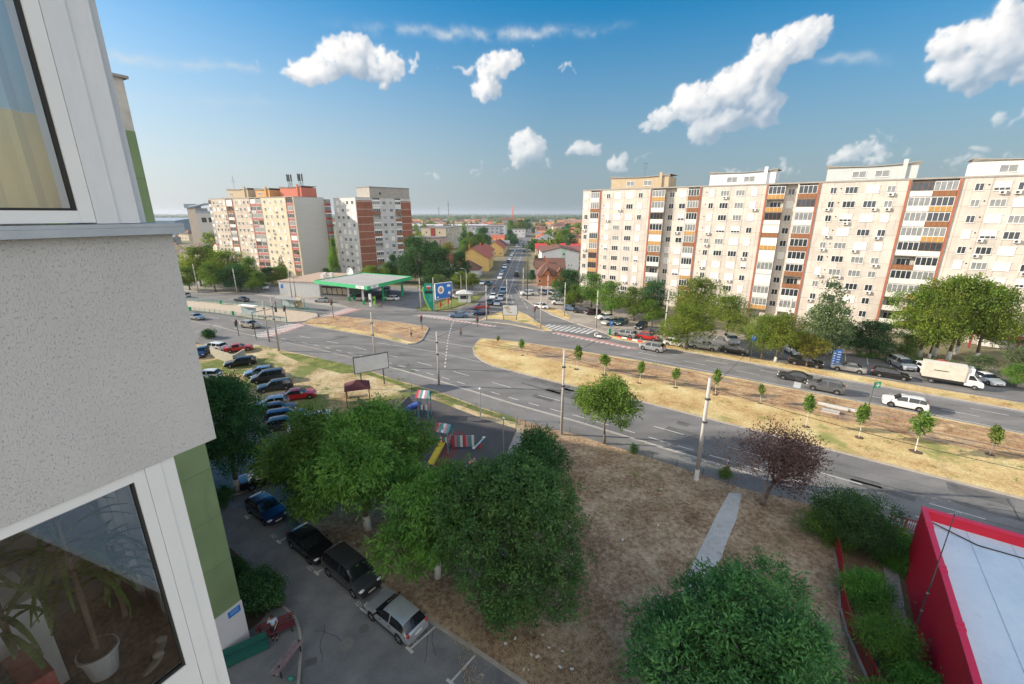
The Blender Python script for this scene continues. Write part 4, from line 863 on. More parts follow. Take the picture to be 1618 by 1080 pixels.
def leaves(lobes, n, L_, W_, seed, droop=0.0, clump=10, spread=.55, shell=.62, up=.35, cl_sz=.34, rx=1.0):
    """leaf faces gathered in sprays through the volume of several lobes; returns a mesh builder array"""
    g = np.random.RandomState(seed); lb = np.array(lobes, float)
    vol = lb[:, 3]*lb[:, 4]*lb[:, 5]; p = vol**.75; p /= p.sum()
    K = max(1, n//clump); li = g.choice(len(lb), K, p=p)
    d = g.normal(size=(K, 3)); d /= np.linalg.norm(d, axis=1)[:, None]
    rr = (shell+(1-shell)*g.rand(K)**.6)*(1+.13*g.normal(size=K)); rr *= 1+.22*np.sin(d[:, 0]*5+seed)*np.sin(d[:, 1]*6+li)*np.sin(d[:, 2]*5+2*li)
    c = lb[li, :3]+d*rr[:, None]*lb[li, 3:6]
    outw = d.copy()
    ci = np.repeat(np.arange(K), clump); N = len(ci)
    sz = cl_sz*(lb[li, 3:6].mean(1)**.35)
    pos = c[ci]+g.normal(size=(N, 3))*sz[ci][:, None]*spread
    dirv = outw[ci]*.8+g.normal(size=(N, 3))*.75; dirv[:, 2] -= droop
    dirv /= np.linalg.norm(dirv, axis=1)[:, None]
    cn_ = g.normal(size=(K, 3))*.75+outw*.9; cn_[:, 2] += up+.45
    nrm = cn_[ci]+g.normal(size=(N, 3))*.35
    sid = np.cross(dirv, nrm); sid /= (np.linalg.norm(sid, axis=1)[:, None]+1e-6)
    s = (.65+.7*g.rand(N))[:, None]
    a = pos; b = pos+dirv*L_*.45*s+sid*W_*.5*s; c2 = pos+dirv*L_*s; e = pos+dirv*L_*.45*s-sid*W_*.5*s
    return np.stack([a, b, c2, e], 1).reshape(-1, 3)
def leafmesh(name, V, m):
    n = len(V)//4; me = bpy.data.meshes.new(name); me.vertices.add(len(V)); me.vertices.foreach_set('co', V.astype(np.float32).ravel())
    me.loops.add(n*4); me.loops.foreach_set('vertex_index', np.arange(n*4, dtype=np.int32)); me.polygons.add(n)
    me.polygons.foreach_set('loop_start', np.arange(0, n*4, 4, dtype=np.int32)); me.materials.append(m); me.update(calc_edges=True); return me
def trunk_mesh(lobes, h0, r, seed, limb=True, lime=0.0, twig=0, lean=(0, 0)):
    g = random.Random(seed); b = MB(); pts = [Vector((lean[0]*t+g.uniform(-.06, .06)*h0*t, lean[1]*t+g.uniform(-.06, .06)*h0*t, h0*t)) for t in (0, .33, .66, 1)]
    for i in range(3):
        b.tube(pts[i], pts[i+1], r*(1-.17*i)*(1.2 if i == 0 else 1), r*(1-.17*(i+1)), 9)
    if lime: b.tube((0, 0, 0), pts[0].lerp(pts[1], min(1, lime/(h0/3))), r*1.26, r*1.1, 10, 1)
    if limb:
        for lx, ly, lz, a, b_, c in lobes:
            tgt = Vector((lx, ly, lz)); m = pts[-1].lerp(tgt, .5)+Vector((g.uniform(-.2, .2), g.uniform(-.2, .2), .2))
            b.tube(pts[-1]+Vector((0, 0, -.1)), m, r*.5, r*.3, 6); b.tube(m, tgt, r*.3, r*.12, 5)
            for _ in range(twig or 4):
                d = Vector((g.gauss(0, 1), g.gauss(0, 1), g.gauss(.3, .7))).normalized(); q = tgt+Vector((d.x*a, d.y*b_, d.z*c))*.85
                s = m.lerp(tgt, g.random()); b.tube(s, q, r*.14, r*.035, 4, caps=False)
    return b
def tree(name, label, cat, x, y, lobes, n, L_, W_, lm, th, tr, seed, group=None, lime=0.0, twig=0, lean=(0, 0), sc=1.0, **k):
    t = thing(name, label, cat, (x, y, .1), 0, group)
    inst('crown', leafmesh('crown', leaves(lobes, n, L_, W_, seed, **k), lm), t)
    if th: inst('trunk', trunk_mesh(lobes, th, tr, seed, True, lime, twig, lean).mesh('trunk', [bark, limewash], True), t)
    return t
def lobeset(r, z0, z1, n, seed, spread=.55, lr=.5):
    g = random.Random(seed); o = [(0, 0, (z0+z1)/2, r*.6, r*.6, (z1-z0)*.36)]
    for i in range(n):
        a = 6.283*i/n+g.uniform(-.4, .4); k = r*spread*g.uniform(.8, 1.15); z = z0+(z1-z0)*g.uniform(.22, .78); q = r*lr*g.uniform(.62, 1.25)
        o.append((k*math.cos(a), k*math.sin(a), z, q, q, q*g.uniform(.7, 1.0)))
    for i in range(max(2, n//2)):
        a = g.uniform(0, 6.283); q = r*lr*g.uniform(.65, .95); o.append((r*.28*math.cos(a), r*.28*math.sin(a), z1-q*.75, q, q, q*.75))
    return o
# near trees in the shade of the camera's building
x, y = G(376, 775); tree('linden_tree', 'round dense dark tree with a pale trunk between the green wall and the parked cars', 'tree', x, y, lobeset(3.5, 1.9, 10.6, 10, 1, .6), 42000, .15, .11, lf_dark, 3.4, .24, 1, droop=.15, clump=14, lime=1.2)
AIL = dict(droop=.45, clump=34, spread=.52, shell=.62, up=.5, cl_sz=.42)
tree('ailanthus_tree', 'tall feathery green tree at the left of the clump over the parked black cars', 'tree', -15.2, 30.6, lobeset(3.9, 1.0, 9.0, 11, 2, .68, .40), 30000, .34, .085, lf_ail, 3.6, .2, 2, 'feathery trees along the courtyard kerb', **AIL)
tree('ailanthus_tree', 'tallest feathery tree in the clump, right behind the black hatchback', 'tree', -11.4, 28.6, lobeset(4.5, 1.6, 10.4, 13, 3, .68, .40), 46000, .34, .085, lf_ail, 4.2, .26, 3, 'feathery trees along the courtyard kerb', lime=1.3, **AIL)
tree('ailanthus_tree', 'feathery tree behind the charcoal car, hiding the edge of the playground', 'tree', -9.2, 30.0, lobeset(3.2, 1.8, 9.3, 10, 4, .66, .42), 26000, .34, .085, lf_ail, 4.2, .22, 4, 'feathery trees along the courtyard kerb', lime=1.3, **AIL)
tree('ailanthus_tree', 'bright green lower feathery tree next to the dark ash above the silver hatchback', 'tree', -5.1, 23.9, lobeset(3.3, 1.2, 8.2, 11, 5, .68, .40), 30000, .34, .085, lf_ail, 3.8, .2, 5, 'feathery trees along the courtyard kerb', lime=1.3, **AIL)
tree('ash_tree', 'large dense dark ash tree at the left edge of the dry lawn', 'tree', 0.35, 22.3, lobeset(4.2, .5, 9.7, 15, 6, .66, .42), 64000, .20, .085, lf_ash, 3.0, .28, 6, droop=.2, clump=30, spread=.48)
tree('ash_tree', 'big leafy ash tree at the bottom of the picture over the dirt path', 'tree', 10.0, 14.0, lobeset(4.7, .8, 8.5, 17, 7, .7, .38), 72000, .22, .075, lf_ash, 2.8, .3, 7, droop=.25, clump=30, spread=.48)
x, y = G(850, 752); tree('mulberry_shrub', 'spreading low tree at the end of the concrete path beside the playground', 'tree', x, y, lobeset(2.6, .3, 4.6, 8, 8, .6, .45), 16000, .2, .10, lf_dark, 1.6, .14, 8, clump=10)
tree('roadside_tree', 'single bright green tree standing at the kerb of the near carriageway', 'tree', 10.0, 41.9, lobeset(3.1, 3.4, 7.4, 9, 9, .6, .48), 13000, .26, .11, lf_mid, 3.6, .15, 9, droop=.2, clump=12, lean=(0, 0))
pl = [(-2.2, .4, 4.6, 2.0, 1.8, 1.3), (.4, .4, 5.4, 2.1, 2.0, 1.6), (2.6, .8, 4.3, 2.2, 1.9, 1.7), (1.3, -1.0, 3.6, 1.5, 1.3, 1.3), (3.4, 1.8, 3.6, 1.5, 1.3, 1.3)]
t = tree('purple_plum_tree', 'purple leaved plum tree with many bare twigs beside the near carriageway', 'tree', 21.4, 31.6, pl[1:], 9500, .16, .11, lf_pur, 2.0, .2, 10, clump=8, spread=1.0, lime=0, twig=20, lean=(.6, .2))
inst('bare_branches', trunk_mesh(pl[:2], 2.0, .12, 77, True, 0, 46).mesh('bare_branches', [mat('grey_twigs', (.24, .19, .18), .9, .2, 3)], False), t)
inst('sparse_crown', leafmesh('sparse_crown', leaves(pl[:1], 1500, .12, .08, 5, clump=4, spread=1.4), lf_pur), t)
def bush(name, label, px, py, r, h, lm, n, seed, L_=.13, W_=.08, cat='bush', group=None, **k):
    x, y = G(px, py); return tree(name, label, cat, x, y, lobeset(r, .05, h, 6, seed, .55, .5), n, L_, W_, lm, .4, .06, seed, group, **k)
bush('evergreen_bush', 'large rounded dark green bush right of the purple plum tree', 1345, 870, 2.7, 4.6, lf_dark, 30000, 11, .11, .06, clump=22)
bush('evergreen_bush', 'lower spreading bush under the purple plum tree, left of the big rounded one', 1298, 852, 2.0, 2.9, lf_mid, 11000, 12, .14, .06, clump=8)
x, y = G(1412, 882); tree('juniper_mound', 'bright green mounded juniper against the red building corner', 'shrub', x, y, [(0, 0, .7, 1.7, 1.9, 1.0), (.4, .9, .8, 1.2, 1.3, .8), (-.3, -1.0, .6, 1.2, 1.2, .7)], 16000, .3, .035, lf_jun, 0, 0, 13, droop=.3, clump=20, spread=.5)
bush('conifer_shrub', 'dark layered conifer shrub inside the red fence, nearest the big bush', 1358, 955, 1.35, 2.4, lf_jun, 9000, 14, .2, .04, 'shrub', 'conifer shrubs inside the red fence', droop=.2)
bush('conifer_shrub', 'middle layered conifer shrub inside the red fence beside the red wall', 1395, 1050, 1.6, 2.6, lf_jun, 11000, 15, .2, .04, 'shrub', 'conifer shrubs inside the red fence', droop=.2)
bush('conifer_shrub', 'conifer shrub with reddish twigs touching the bottom of the red wall', 1452, 1125, 1.5, 2.2, lf_jun, 9000, 16, .2, .04, 'shrub', 'conifer shrubs inside the red fence', droop=.2)
bush('conifer_shrub', 'conifer shrub at the very bottom of the picture inside the red fence', 1380, 1150, 1.3, 2.2, lf_jun, 7000, 17, .2, .04, 'shrub', 'conifer shrubs inside the red fence', droop=.2)
bush('courtyard_bush', 'big loose dark bush behind the red bench', 418, 962, 1.5, 2.5, lf_dark, 12000, 18, .13, .08, clump=9)
bush('courtyard_bush', 'small round dark bush against the green wall, behind the big one', 376, 915, .75, 1.5, lf_dark, 5000, 19, .09, .06)
bush('courtyard_bush', 'low dark bush at the courtyard corner under the linden tree', 352, 800, .9, 1.5, lf_dark, 3500, 20, .12, .08)
bush('lawn_bush', 'small green bush at the fence between the roadside tree and the white foot pole', 1001, 716, .45, .9, lf_dark, 1800, 21, .1, .05)
bush('lawn_bush', 'small leafy bush at the fence left of the purple plum tree', 1145, 756, .5, 1.0, lf_mid, 1600, 22, .12, .07)
bush('lot_bush', 'low green bush at the end of the wire fence, far left', 332, 534, 1.3, 1.6, lf_dark, 2500, 23, .2, .12)
# middle distance: five kinds, copied
def proto(name, lobes, n, L_, W_, lm, th, tr, seed, lime=0.0, **k):
    t = thing(name, 'x', 'tree', (0, -400, 0))
    inst('crown', leafmesh('crown', leaves(lobes, n, L_, W_, seed, **k), lm), t)
    inst('trunk', trunk_mesh(lobes, th, tr, seed, True, lime).mesh('trunk', [bark, limewash], True), t); return [snap(t), 0]
MT = {'lime': proto('lime_tree', lobeset(1, 0.25, 2.6, 12, 31, .66, .42), 14000, .055, .042, lf_sun, 1.0, .06, 31, clump=9, cl_sz=.17, up=.8),
      'green': proto('broadleaf_tree', lobeset(1, 0.30, 2.6, 10, 32, .66, .42), 13000, .06, .042, lf_mid, 1.0, .06, 32, clump=9, cl_sz=.17, up=.6),
      'dark': proto('broadleaf_tree', lobeset(1, 0.05, 2.6, 11, 33, .64, .42), 13000, .06, .045, lf_dark, .7, .06, 33, clump=9, cl_sz=.17),
      'cone': proto('poplar_tree', [(0, 0, .85, .8, .8, .6), (0, 0, 1.45, .62, .62, .6), (.08, 0, 2.05, .36, .36, .5), (-.3, .2, 1.0, .5, .5, .5), (.35, -.2, 1.2, .45, .45, .5)], 6500, .09, .05, lf_grey, .6, .06, 34, clump=9, cl_sz=.17, up=.2),
      'pale': proto('willow_shrub', lobeset(1, 0.13, 2.6, 8, 35, .6, .45), 6000, .12, .035, lf_grey, .4, .04, 35, clump=9, cl_sz=.14, up=.2),
      'yellow': proto('yellowing_tree', lobeset(1, 0.52, 2.6, 8, 36, .6, .5), 5000, .085, .06, lf_yel, 1.0, .05, 36, clump=9, cl_sz=.17),
      'limew': proto('plane_tree', lobeset(1, 0.62, 2.6, 11, 37, .62, .42), 15000, .05, .042, lf_sun, 1.1, .06, 37, lime=.33, clump=9, cl_sz=.17, up=.8)}
TR = random.Random(44)
def mtree(kind, label, px, pbase, ptop, hw, group=None, cat='tree', lift=0.0, dx=0.0):
    x, y = G(px, pbase); h = HZ(px, ptop, y); D = y*CP+(CH-h/2)*SP; r = hw*D/FPX
    h *= 1.02; pr = MT[kind]; o = pr[0][0] if pr[1] == 0 else copy_snap(pr[0]); pr[1] += 1
    o.location = (x, y, 0); r *= 1.14; o.scale = (r, r, h/2.6); o.rotation_euler = (0, 0, TR.uniform(0, 6.28)); tag(o, label, cat, group); return o
GS = 'trees in front of the long cream row'
for a in [('dark', 'dark round tree at the left end of the long cream row, beside the brick house', 898, 480, 427, 22), ('green', 'low green tree in front of the dark round one at the row end', 907, 487, 450, 14),
          ('green', 'light green tree over the grey and dark cars at the left end of the row', 934, 489, 434, 21), ('green', 'dark trunked green tree right of the tall concrete pole, over the white hatchback', 966, 501, 446, 23),
          ('green', 'green tree behind the dark green parked car', 1001, 507, 455, 22), ('dark', 'dark tree close to the wall of the first block, behind the car park', 1032, 498, 446, 22), ('green', 'low green tree between the parked cars and the second concrete pole', 1030, 514, 476, 18),
          ('lime', 'large round lime tree close to the second block wall', 1096, 519, 441, 30), ('lime', 'dense round tree in the verge in front of the big lime tree', 1084, 552, 484, 36), ('lime', 'round yellow green tree at the car park, right of the dense verge tree', 1147, 532, 468, 28),
          ('lime', 'yellowish verge tree with two thin trunks near the white parked car', 1203, 567, 500, 26), ('limew', 'verge tree with a pale trunk right beside the yellowish one', 1224, 573, 498, 27), ('cone', 'tall grey green pointed tree in front of the third block', 1300, 562, 443, 34),
          ('yellow', 'small yellowing verge tree over the black pickup', 1274, 580, 531, 20), ('green', 'low green tree just left of the yellowing verge tree', 1262, 560, 525, 16), ('dark', 'dark bushy tree at the foot of the third block, behind the parking bays', 1374, 562, 509, 32),
          ('dark', 'dark bush filling the gap between the grey green tree and the third block bushes', 1340, 553, 515, 20), ('green', 'small light tree in the hedge left of the plane trees', 1428, 568, 530, 13), ('dark', 'dark tree at the right picture edge by the entrance canopy', 1622, 552, 488, 24),
          ('pale', 'pale silvery willow shrub beside the white parked saloon', 1546, 588, 561, 18), ('pale', 'large silvery willow at the right picture edge', 1618, 604, 546, 30), ('green', 'green bush under the silvery willow at the right edge', 1605, 612, 578, 18),
          ('yellow', 'low yellowing bush behind the light blue car at the left of the car park', 900, 486, 474, 9)]:
    mtree(a[0], a[1], *a[2:], group=GS)
for a in [('limew', 'leftmost plane tree with a white painted trunk before the fourth block', 1452, 564, 462, 42), ('limew', 'plane tree second from the left in the white trunk group', 1475, 563, 443, 40), ('limew', 'thin plane tree with a low fork in the white trunk group', 1466, 571, 470, 28), ('limew', 'middle plane tree of the white trunk group, the tallest crown', 1497, 571, 441, 42),
          ('limew', 'plane tree standing behind the others of the white trunk group', 1510, 559, 446, 40), ('limew', 'leaning plane tree at the right of the white trunk group', 1540, 571, 455, 40)]:
    mtree(*a[:2], *a[2:], group='plane trees with white painted trunks')
for a in [('green', 'leftmost roadside tree behind the balcony edge, over the far pavement', 300, 458, 423, 18), ('lime', 'yellow green tree second from the left along the far pavement', 318, 452, 390, 22), ('green', 'round green tree in the first row at the left, beside the leaning pole', 341, 461, 416, 19),
          ('lime', 'broad yellow green tree before the tan section of the cream slab', 362, 452, 397, 27), ('dark', 'dark green tree between the two leaning poles on the far pavement', 380, 460, 420, 25), ('green', 'tree in front of the middle section of the cream slab', 398, 458, 408, 18), ('dark', 'low dark tree beside the white van', 424, 452, 423, 13),
          ('lime', 'small bright tree at the foot of the yellow section', 443, 450, 422, 18), ('cone', 'small pointed conifer at the foot of the yellow section', 448, 446, 404, 8), ('green', 'tree right of the green lit pavement trees at the left', 408, 462, 430, 15), ('dark', 'dark tree behind the leftmost pavement trees', 336, 448, 389, 14),
          ('green', 'tree squeezed between the grey gable and the brick tower', 531, 442, 378, 8), ('dark', 'dark shrub behind the filling station roof, left', 519, 440, 424, 11), ('lime', 'low bright tree behind the filling station at the foot of the tower', 588, 446, 420, 15), ('green', 'low tree behind the filling station, right of the bright one', 612, 446, 416, 15),
          ('lime', 'bright low tree at the foot of the brick face', 636, 446, 419, 13), ('dark', 'slim dark tree in front of the grey strip of the brick tower', 623, 446, 403, 8), ('dark', 'very large dark tree right of the brick tower', 664, 450, 376, 29), ('dark', 'large dark tree beside the very large one, above the price pylon', 698, 454, 392, 24), ('dark', 'dark tree in the second row between the large dark ones', 682, 444, 384, 22),
          ('dark', 'dark tree in front of the yellow gable house', 727, 445, 398, 14), ('green', 'round green bush behind the blue billboard, left', 694, 461, 434, 12), ('dark', 'dark bush behind the price pylon', 676, 462, 438, 12), ('pale', 'pale bush behind the blue billboard', 703, 464, 437, 12), ('lime', 'bright yellow green bush by the street lamps', 728, 462, 430, 12), ('lime', 'bright bush right of the street lamps, before the brown roofed house', 746, 459, 432, 11),
          ('yellow', 'yellow tree between the pink grey block and the red roofs', 708, 418, 384, 9), ('green', 'tall bright green tree left of the side street, before the white block', 757, 401, 370, 15), ('dark', 'dark tree behind the tall bright green one', 762, 396, 360, 13), ('green', 'light tree left of the tall bright green one', 742, 402, 367, 11), ('dark', 'dark tree right of the bluish block', 734, 398, 368, 9), ('green', 'green tree behind the long red roof', 735, 404, 380, 9),
          ('dark', 'dark tree by the white block on the left of the side street', 806, 386, 363, 7), ('dark', 'dark tree overhanging the left side of the street', 813, 388, 370, 7), ('green', 'green tree mass at the bend of the side street', 808, 372, 348, 9), ('green', 'bright tree beside the brick factory chimney', 822, 368, 347, 9), ('dark', 'dark tree right of the brick factory chimney', 832, 366, 346, 8),
          ('dark', 'dark hedge tree beside the orange brick house', 840, 445, 427, 5), ('green', 'green bush at the corner right of the orange brick house', 878, 455, 444, 8), ('green', 'slim green tree on the right pavement, before the big pale house', 847, 428, 404, 4), ('dark', 'dark tree right of the big pale house', 903, 396, 371, 10), ('green', 'green tree behind the big pale house', 888, 393, 364, 12), ('green', 'tree between the red metal roofs on the right', 897, 382, 362, 9)]:
    mtree(*a[:2], *a[2:], group='trees around the junction and the side street')
# saplings on the median
sp = thing('median_sapling', 'x', 'sapling', (0, -300, 0)); inst('crown', leafmesh('crown', leaves([(0, 0, .72, .17, .17, .26), (.03, 0, .9, .1, .1, .12)], 900, .06, .04, 51, clump=6, cl_sz=.06, shell=.2), lf_mid), sp)
b = MB(); b.tube((0, 0, 0), (.02, .01, .8), .011, .006, 5); b.build('trunk', limewash, sp)
b = MB(); b.tube((0, 0, 0), (0, 0, .02), .14, .1, 9); b.build('earth_ring', mat('dug_earth', (.10, .065, .04), .95, .3, 8, .6), sp)
sps = snap(sp); SAP = [(787, 545, 531), (825, 561, 537), (911, 583, 547), (955, 592, 560), (1010, 605, 571), (1067, 612, 583), (1130, 623, 586), (1201, 637, 609), (1273, 674, 624), (1357, 691, 640), (1446, 713, 656), (1564, 718, 675), (802, 541, 533)]
nm = ['first', 'third', 'fourth', 'fifth', 'sixth', 'seventh', 'eighth', 'ninth', 'tenth', 'eleventh', 'twelfth', 'last']
for i, (px, pb, pt) in enumerate(SAP[:12]):
    x, y = G(px, pb, .13); h = HZ(px, pt, y)*1.0; o = sps[0] if i == 0 else copy_snap(sps)
    o.location = (x, y, .12); wv = h*TR.uniform(.75, 1.15); o.scale = (wv, wv*TR.uniform(.8, 1.2), h); o.rotation_euler = (TR.uniform(-.09, .09), TR.uniform(-.09, .09), i*1.3)
    tag(o, ['smallest sapling at the left tip of the long median', 'tiny sapling second from the left tip of the long median', 'young sapling on the median left of the roadside tree crown', 'sapling just behind the roadside tree crown', 'sapling right of the roadside tree, on the brown weeds', 'sapling left of the white foot pole top', 'slim tall sapling just right of the white foot pole top', 'lone sapling below the white stop line of the far carriageway', 'sapling left of the pile of concrete pipes', 'sapling beside the green cross sign', 'sapling below the white SUV', 'last sapling at the right edge of the median'][i], 'sapling', 'young trees planted on the median')
# hedge
def hedge(pts, w, h, label, m=None):
    g = np.random.RandomState(len(pts)); lobes = []
    for a, b_ in zip(pts, pts[1:]):
        a, b_ = Vector(a), Vector(b_); n = max(1, int((b_-a).length/.9))
        for i in range(n): q = a.lerp(b_, (i+.5)/n); lobes.append((q.x, q.y, h*.5, w*.6, w*.6, h*.5))
    o = inst('hedge', leafmesh('hedge', leaves(lobes, 380*len(lobes), .16, .11, 3, clump=8, cl_sz=.2, shell=.6), m or lf_jun)); return tag(o, label, 'hedge')
hedge(gp([(1355, 563), (1385, 567), (1412, 571)]), 1.2, 1.1, 'clipped green hedge along the parking bays, left piece')
hedge(gp([(1434, 572), (1470, 576), (1505, 580), (1536, 585)]), 1.2, 1.1, 'clipped green hedge under the white trunk trees')
# distant trees, copied, and the far wood
fp = []
for i, lm in enumerate((lf_dark, lf_mid, lf_sun)):
    t = inst('far_tree', leafmesh('far_tree', leaves(lobeset(1, .15, 1.7, 6, 60+i), 420, .24, .2, 60+i, clump=5, cl_sz=.12, shell=.55), lm)); t.location = (0, -600, 0); fp.append([t, 0, ['dark green', 'mid green', 'yellow green'][i]])
used = 0; k_ = 0
while used < 230 and k_ < 5000:
    k_ += 1; y = 230+HS.random()**1.3*1100; x = HS.uniform(-.42, .28)*y
    if abs(x-street_x(y)) < 9 or (-72 < x < 8 and 300 < y < 480 and HS.random() < .6): continue
    if y < 330 and x < 6: continue
    f = HS.choice(fp); o = f[0] if f[1] == 0 else f[0].copy()
    if f[1]: C.objects.link(o)
    f[1] += 1; h = HS.uniform(6, 12); r = HS.uniform(3, 6.5); o.location = (x, y, 0); o.scale = (r, r, h/1.7); o.rotation_euler = (0, 0, HS.uniform(0, 6))
    tag(o, f[2]+' far tree among the roofs of the distant town', 'tree', 'trees of the distant town'); used += 1
for _ in range(26):
    x, y = HS.uniform(-330, -170), HS.uniform(240, 520); f = HS.choice(fp); o = f[0].copy(); C.objects.link(o); o.location = (x, y, 0); h = HS.uniform(7, 12); o.scale = (h*.5, h*.5, h/1.7)
    tag(o, f[2]+' far tree among the roofs of the distant town', 'tree', 'trees of the distant town')
g = np.random.RandomState(5); N = 9000; yy = 1300+4200*g.rand(N)**1.5; xx = g.uniform(-1.5, 1.15, N)*yy; hh = g.uniform(7, 13, N)*(1+.3*(yy > 3500))
P_ = np.zeros((N, 8, 3)); 
for j, (dx, dy) in enumerate(((-1, -1), (1, -1), (1, 1), (-1, 1))):
    s = g.uniform(6, 16, N)*(1+yy/4000); P_[:, j, 0] = xx+dx*s; P_[:, j, 1] = yy+dy*s*.6; P_[:, j, 2] = 0
    P_[:, 4+j, 0] = xx+dx*s*.55; P_[:, 4+j, 1] = yy+dy*s*.3; P_[:, 4+j, 2] = hh*g.uniform(.75, 1.1, N)
me = bpy.data.meshes.new('far_wood'); base = (np.arange(N)*8)[:, None]
F_ = np.concatenate([base+np.array(q)[None] for q in ((4, 5, 6, 7), (0, 1, 5, 4), (1, 2, 6, 5), (2, 3, 7, 6), (3, 0, 4, 7))], 0)
me.vertices.add(N*8); me.vertices.foreach_set('co', P_.astype(np.float32).ravel()); me.loops.add(F_.size); me.loops.foreach_set('vertex_index', F_.astype(np.int32).ravel()); me.polygons.add(len(F_)); me.polygons.foreach_set('loop_start', np.arange(0, F_.size, 4, dtype=np.int32)); me.update(calc_edges=True)
me.materials.append(mat('far_foliage', (.05, .085, .03), .95, .4, .02)); tag(inst('far_wood', me), 'far off belts of woodland along the horizon', 'woodland', kind='stuff')
# ================================================================ CARS
def paint(name, c, metal=.3):
    m = mat('paint_'+name, c, .32, .04, 2.0, 0, metal, spec=.6); b = m.node_tree.nodes['Principled BSDF']; b.inputs['Coat Weight'].default_value = .7; b.inputs['Coat Roughness'].default_value = .06; return m
CP_ = {'white': paint('white', (.72, .72, .70), 0), 'silver': paint('silver', (.42, .43, .44), .6), 'black': paint('black', (.012, .012, .014)), 'blue': paint('dark_blue', (.012, .025, .085)), 'charcoal': paint('charcoal', (.045, .047, .052)), 'red': paint('red', (.42, .012, .015), 0), 'grey': paint('grey', (.13, .135, .14)),
       'green': paint('dark_green', (.02, .06, .05)), 'lblue': paint('light_blue', (.12, .22, .36)), 'purple': paint('plum', (.06, .02, .035)), 'beige': paint('champagne', (.40, .37, .32)), 'ltsilver': paint('bluish_silver', (.46, .50, .54), .5)}
cglass = mat('car_glass', (.012, .014, .017), .05, .1, 2, spec=.9); tyre_m = mat('tyre_rubber', (.018, .018, .018), .85, .1, 8); rim_m = mat('alloy_rim', (.42, .42, .43), .35, .05, 3, metal=.7); rim_d = mat('hubcap', (.30, .30, .31), .5, .1, 3)
trim = mat('black_trim', (.02, .02, .02), .6, .1, 4); lamp_w = mat('headlamp_glass', (.62, .65, .68), .15, .05, 3, spec=.9); lamp_r = mat('tail_lamp_red', (.36, .015, .015), .25, .05, 3, spec=.8); plate_m = mat('number_plate', (.66, .66, .64), .5, .03, 3)
KINDS = {  # L, W, H, belt, front profile: list of (x fraction from the front, height fraction of H), ranges in x fraction: windscreen, roof, rear window, side glass
 'hatch': dict(L=4.1, W=1.74, H=1.47, belt=.92, prof=[(0, .38), (.02, .50), (.06, .56), (.24, .665), (.27, .68), (.44, .965), (.52, .995), (.78, .975), (.86, .93), (.965, .66), (.99, .60), (1, .36)], ws=(.27, .44), rw=(.86, .965), sg=(.31, .93), ax=(.19, .80)),
 'sedan': dict(L=4.5, W=1.76, H=1.43, belt=.92, prof=[(0, .38), (.02, .50), (.06, .57), (.26, .67), (.28, .68), (.42, .95), (.50, .995), (.66, .985), (.71, .95), (.84, .71), (.86, .70), (.985, .68), (1, .40)], ws=(.28, .42), rw=(.71, .84), sg=(.32, .79), ax=(.18, .80)),
 'wagon': dict(L=4.6, W=1.78, H=1.49, belt=.94, prof=[(0, .38), (.02, .50), (.06, .56), (.25, .66), (.27, .67), (.40, .95), (.48, .99), (.86, .97), (.90, .94), (.975, .66), (.99, .6), (1, .38)], ws=(.27, .40), rw=(.90, .975), sg=(.31, .94), ax=(.18, .79)),
 'suv': dict(L=4.5, W=1.86, H=1.68, belt=1.04, prof=[(0, .38), (.015, .54), (.05, .60), (.22, .66), (.25, .67), (.38, .94), (.45, .985), (.84, .97), (.89, .93), (.97, .66), (.985, .58), (1, .38)], ws=(.25, .38), rw=(.89, .97), sg=(.29, .93), ax=(.19, .80)),
 'minivan': dict(L=4.6, W=1.85, H=1.75, belt=1.02, prof=[(0, .36), (.015, .47), (.04, .52), (.16, .62), (.19, .64), (.34, .94), (.42, .99), (.88, .98), (.93, .94), (.98, .64), (.99, .56), (1, .34)], ws=(.19, .34), rw=(.93, .98), sg=(.23, .95), ax=(.17, .80)),
 'van': dict(L=4.8, W=1.9, H=1.95, belt=1.12, prof=[(0, .34), (.015, .46), (.04, .50), (.14, .58), (.17, .61), (.30, .93), (.37, .99), (.93, .99), (.97, .96), (.985, .60), (1, .34)], ws=(.17, .30), rw=(.972, .984), sg=(.22, .48), ax=(.17, .80)),
 'pickup': dict(L=4.9, W=1.8, H=1.65, belt=1.0, prof=[(0, .38), (.02, .54), (.05, .60), (.24, .65), (.27, .66), (.37, .95), (.42, .99), (.55, .98), (.60, .64), (.62, .62), (.985, .62), (1, .38)], ws=(.27, .37), rw=(.55, .60), sg=(.30, .54), ax=(.18, .80)),
}
def interp(pr, x):
    for (a, b), (c, d) in zip(pr, pr[1:]):
        if x <= c: t = (x-a)/max(1e-6, c-a); return b+(d-b)*t
    return pr[-1][1]
CARM = {}
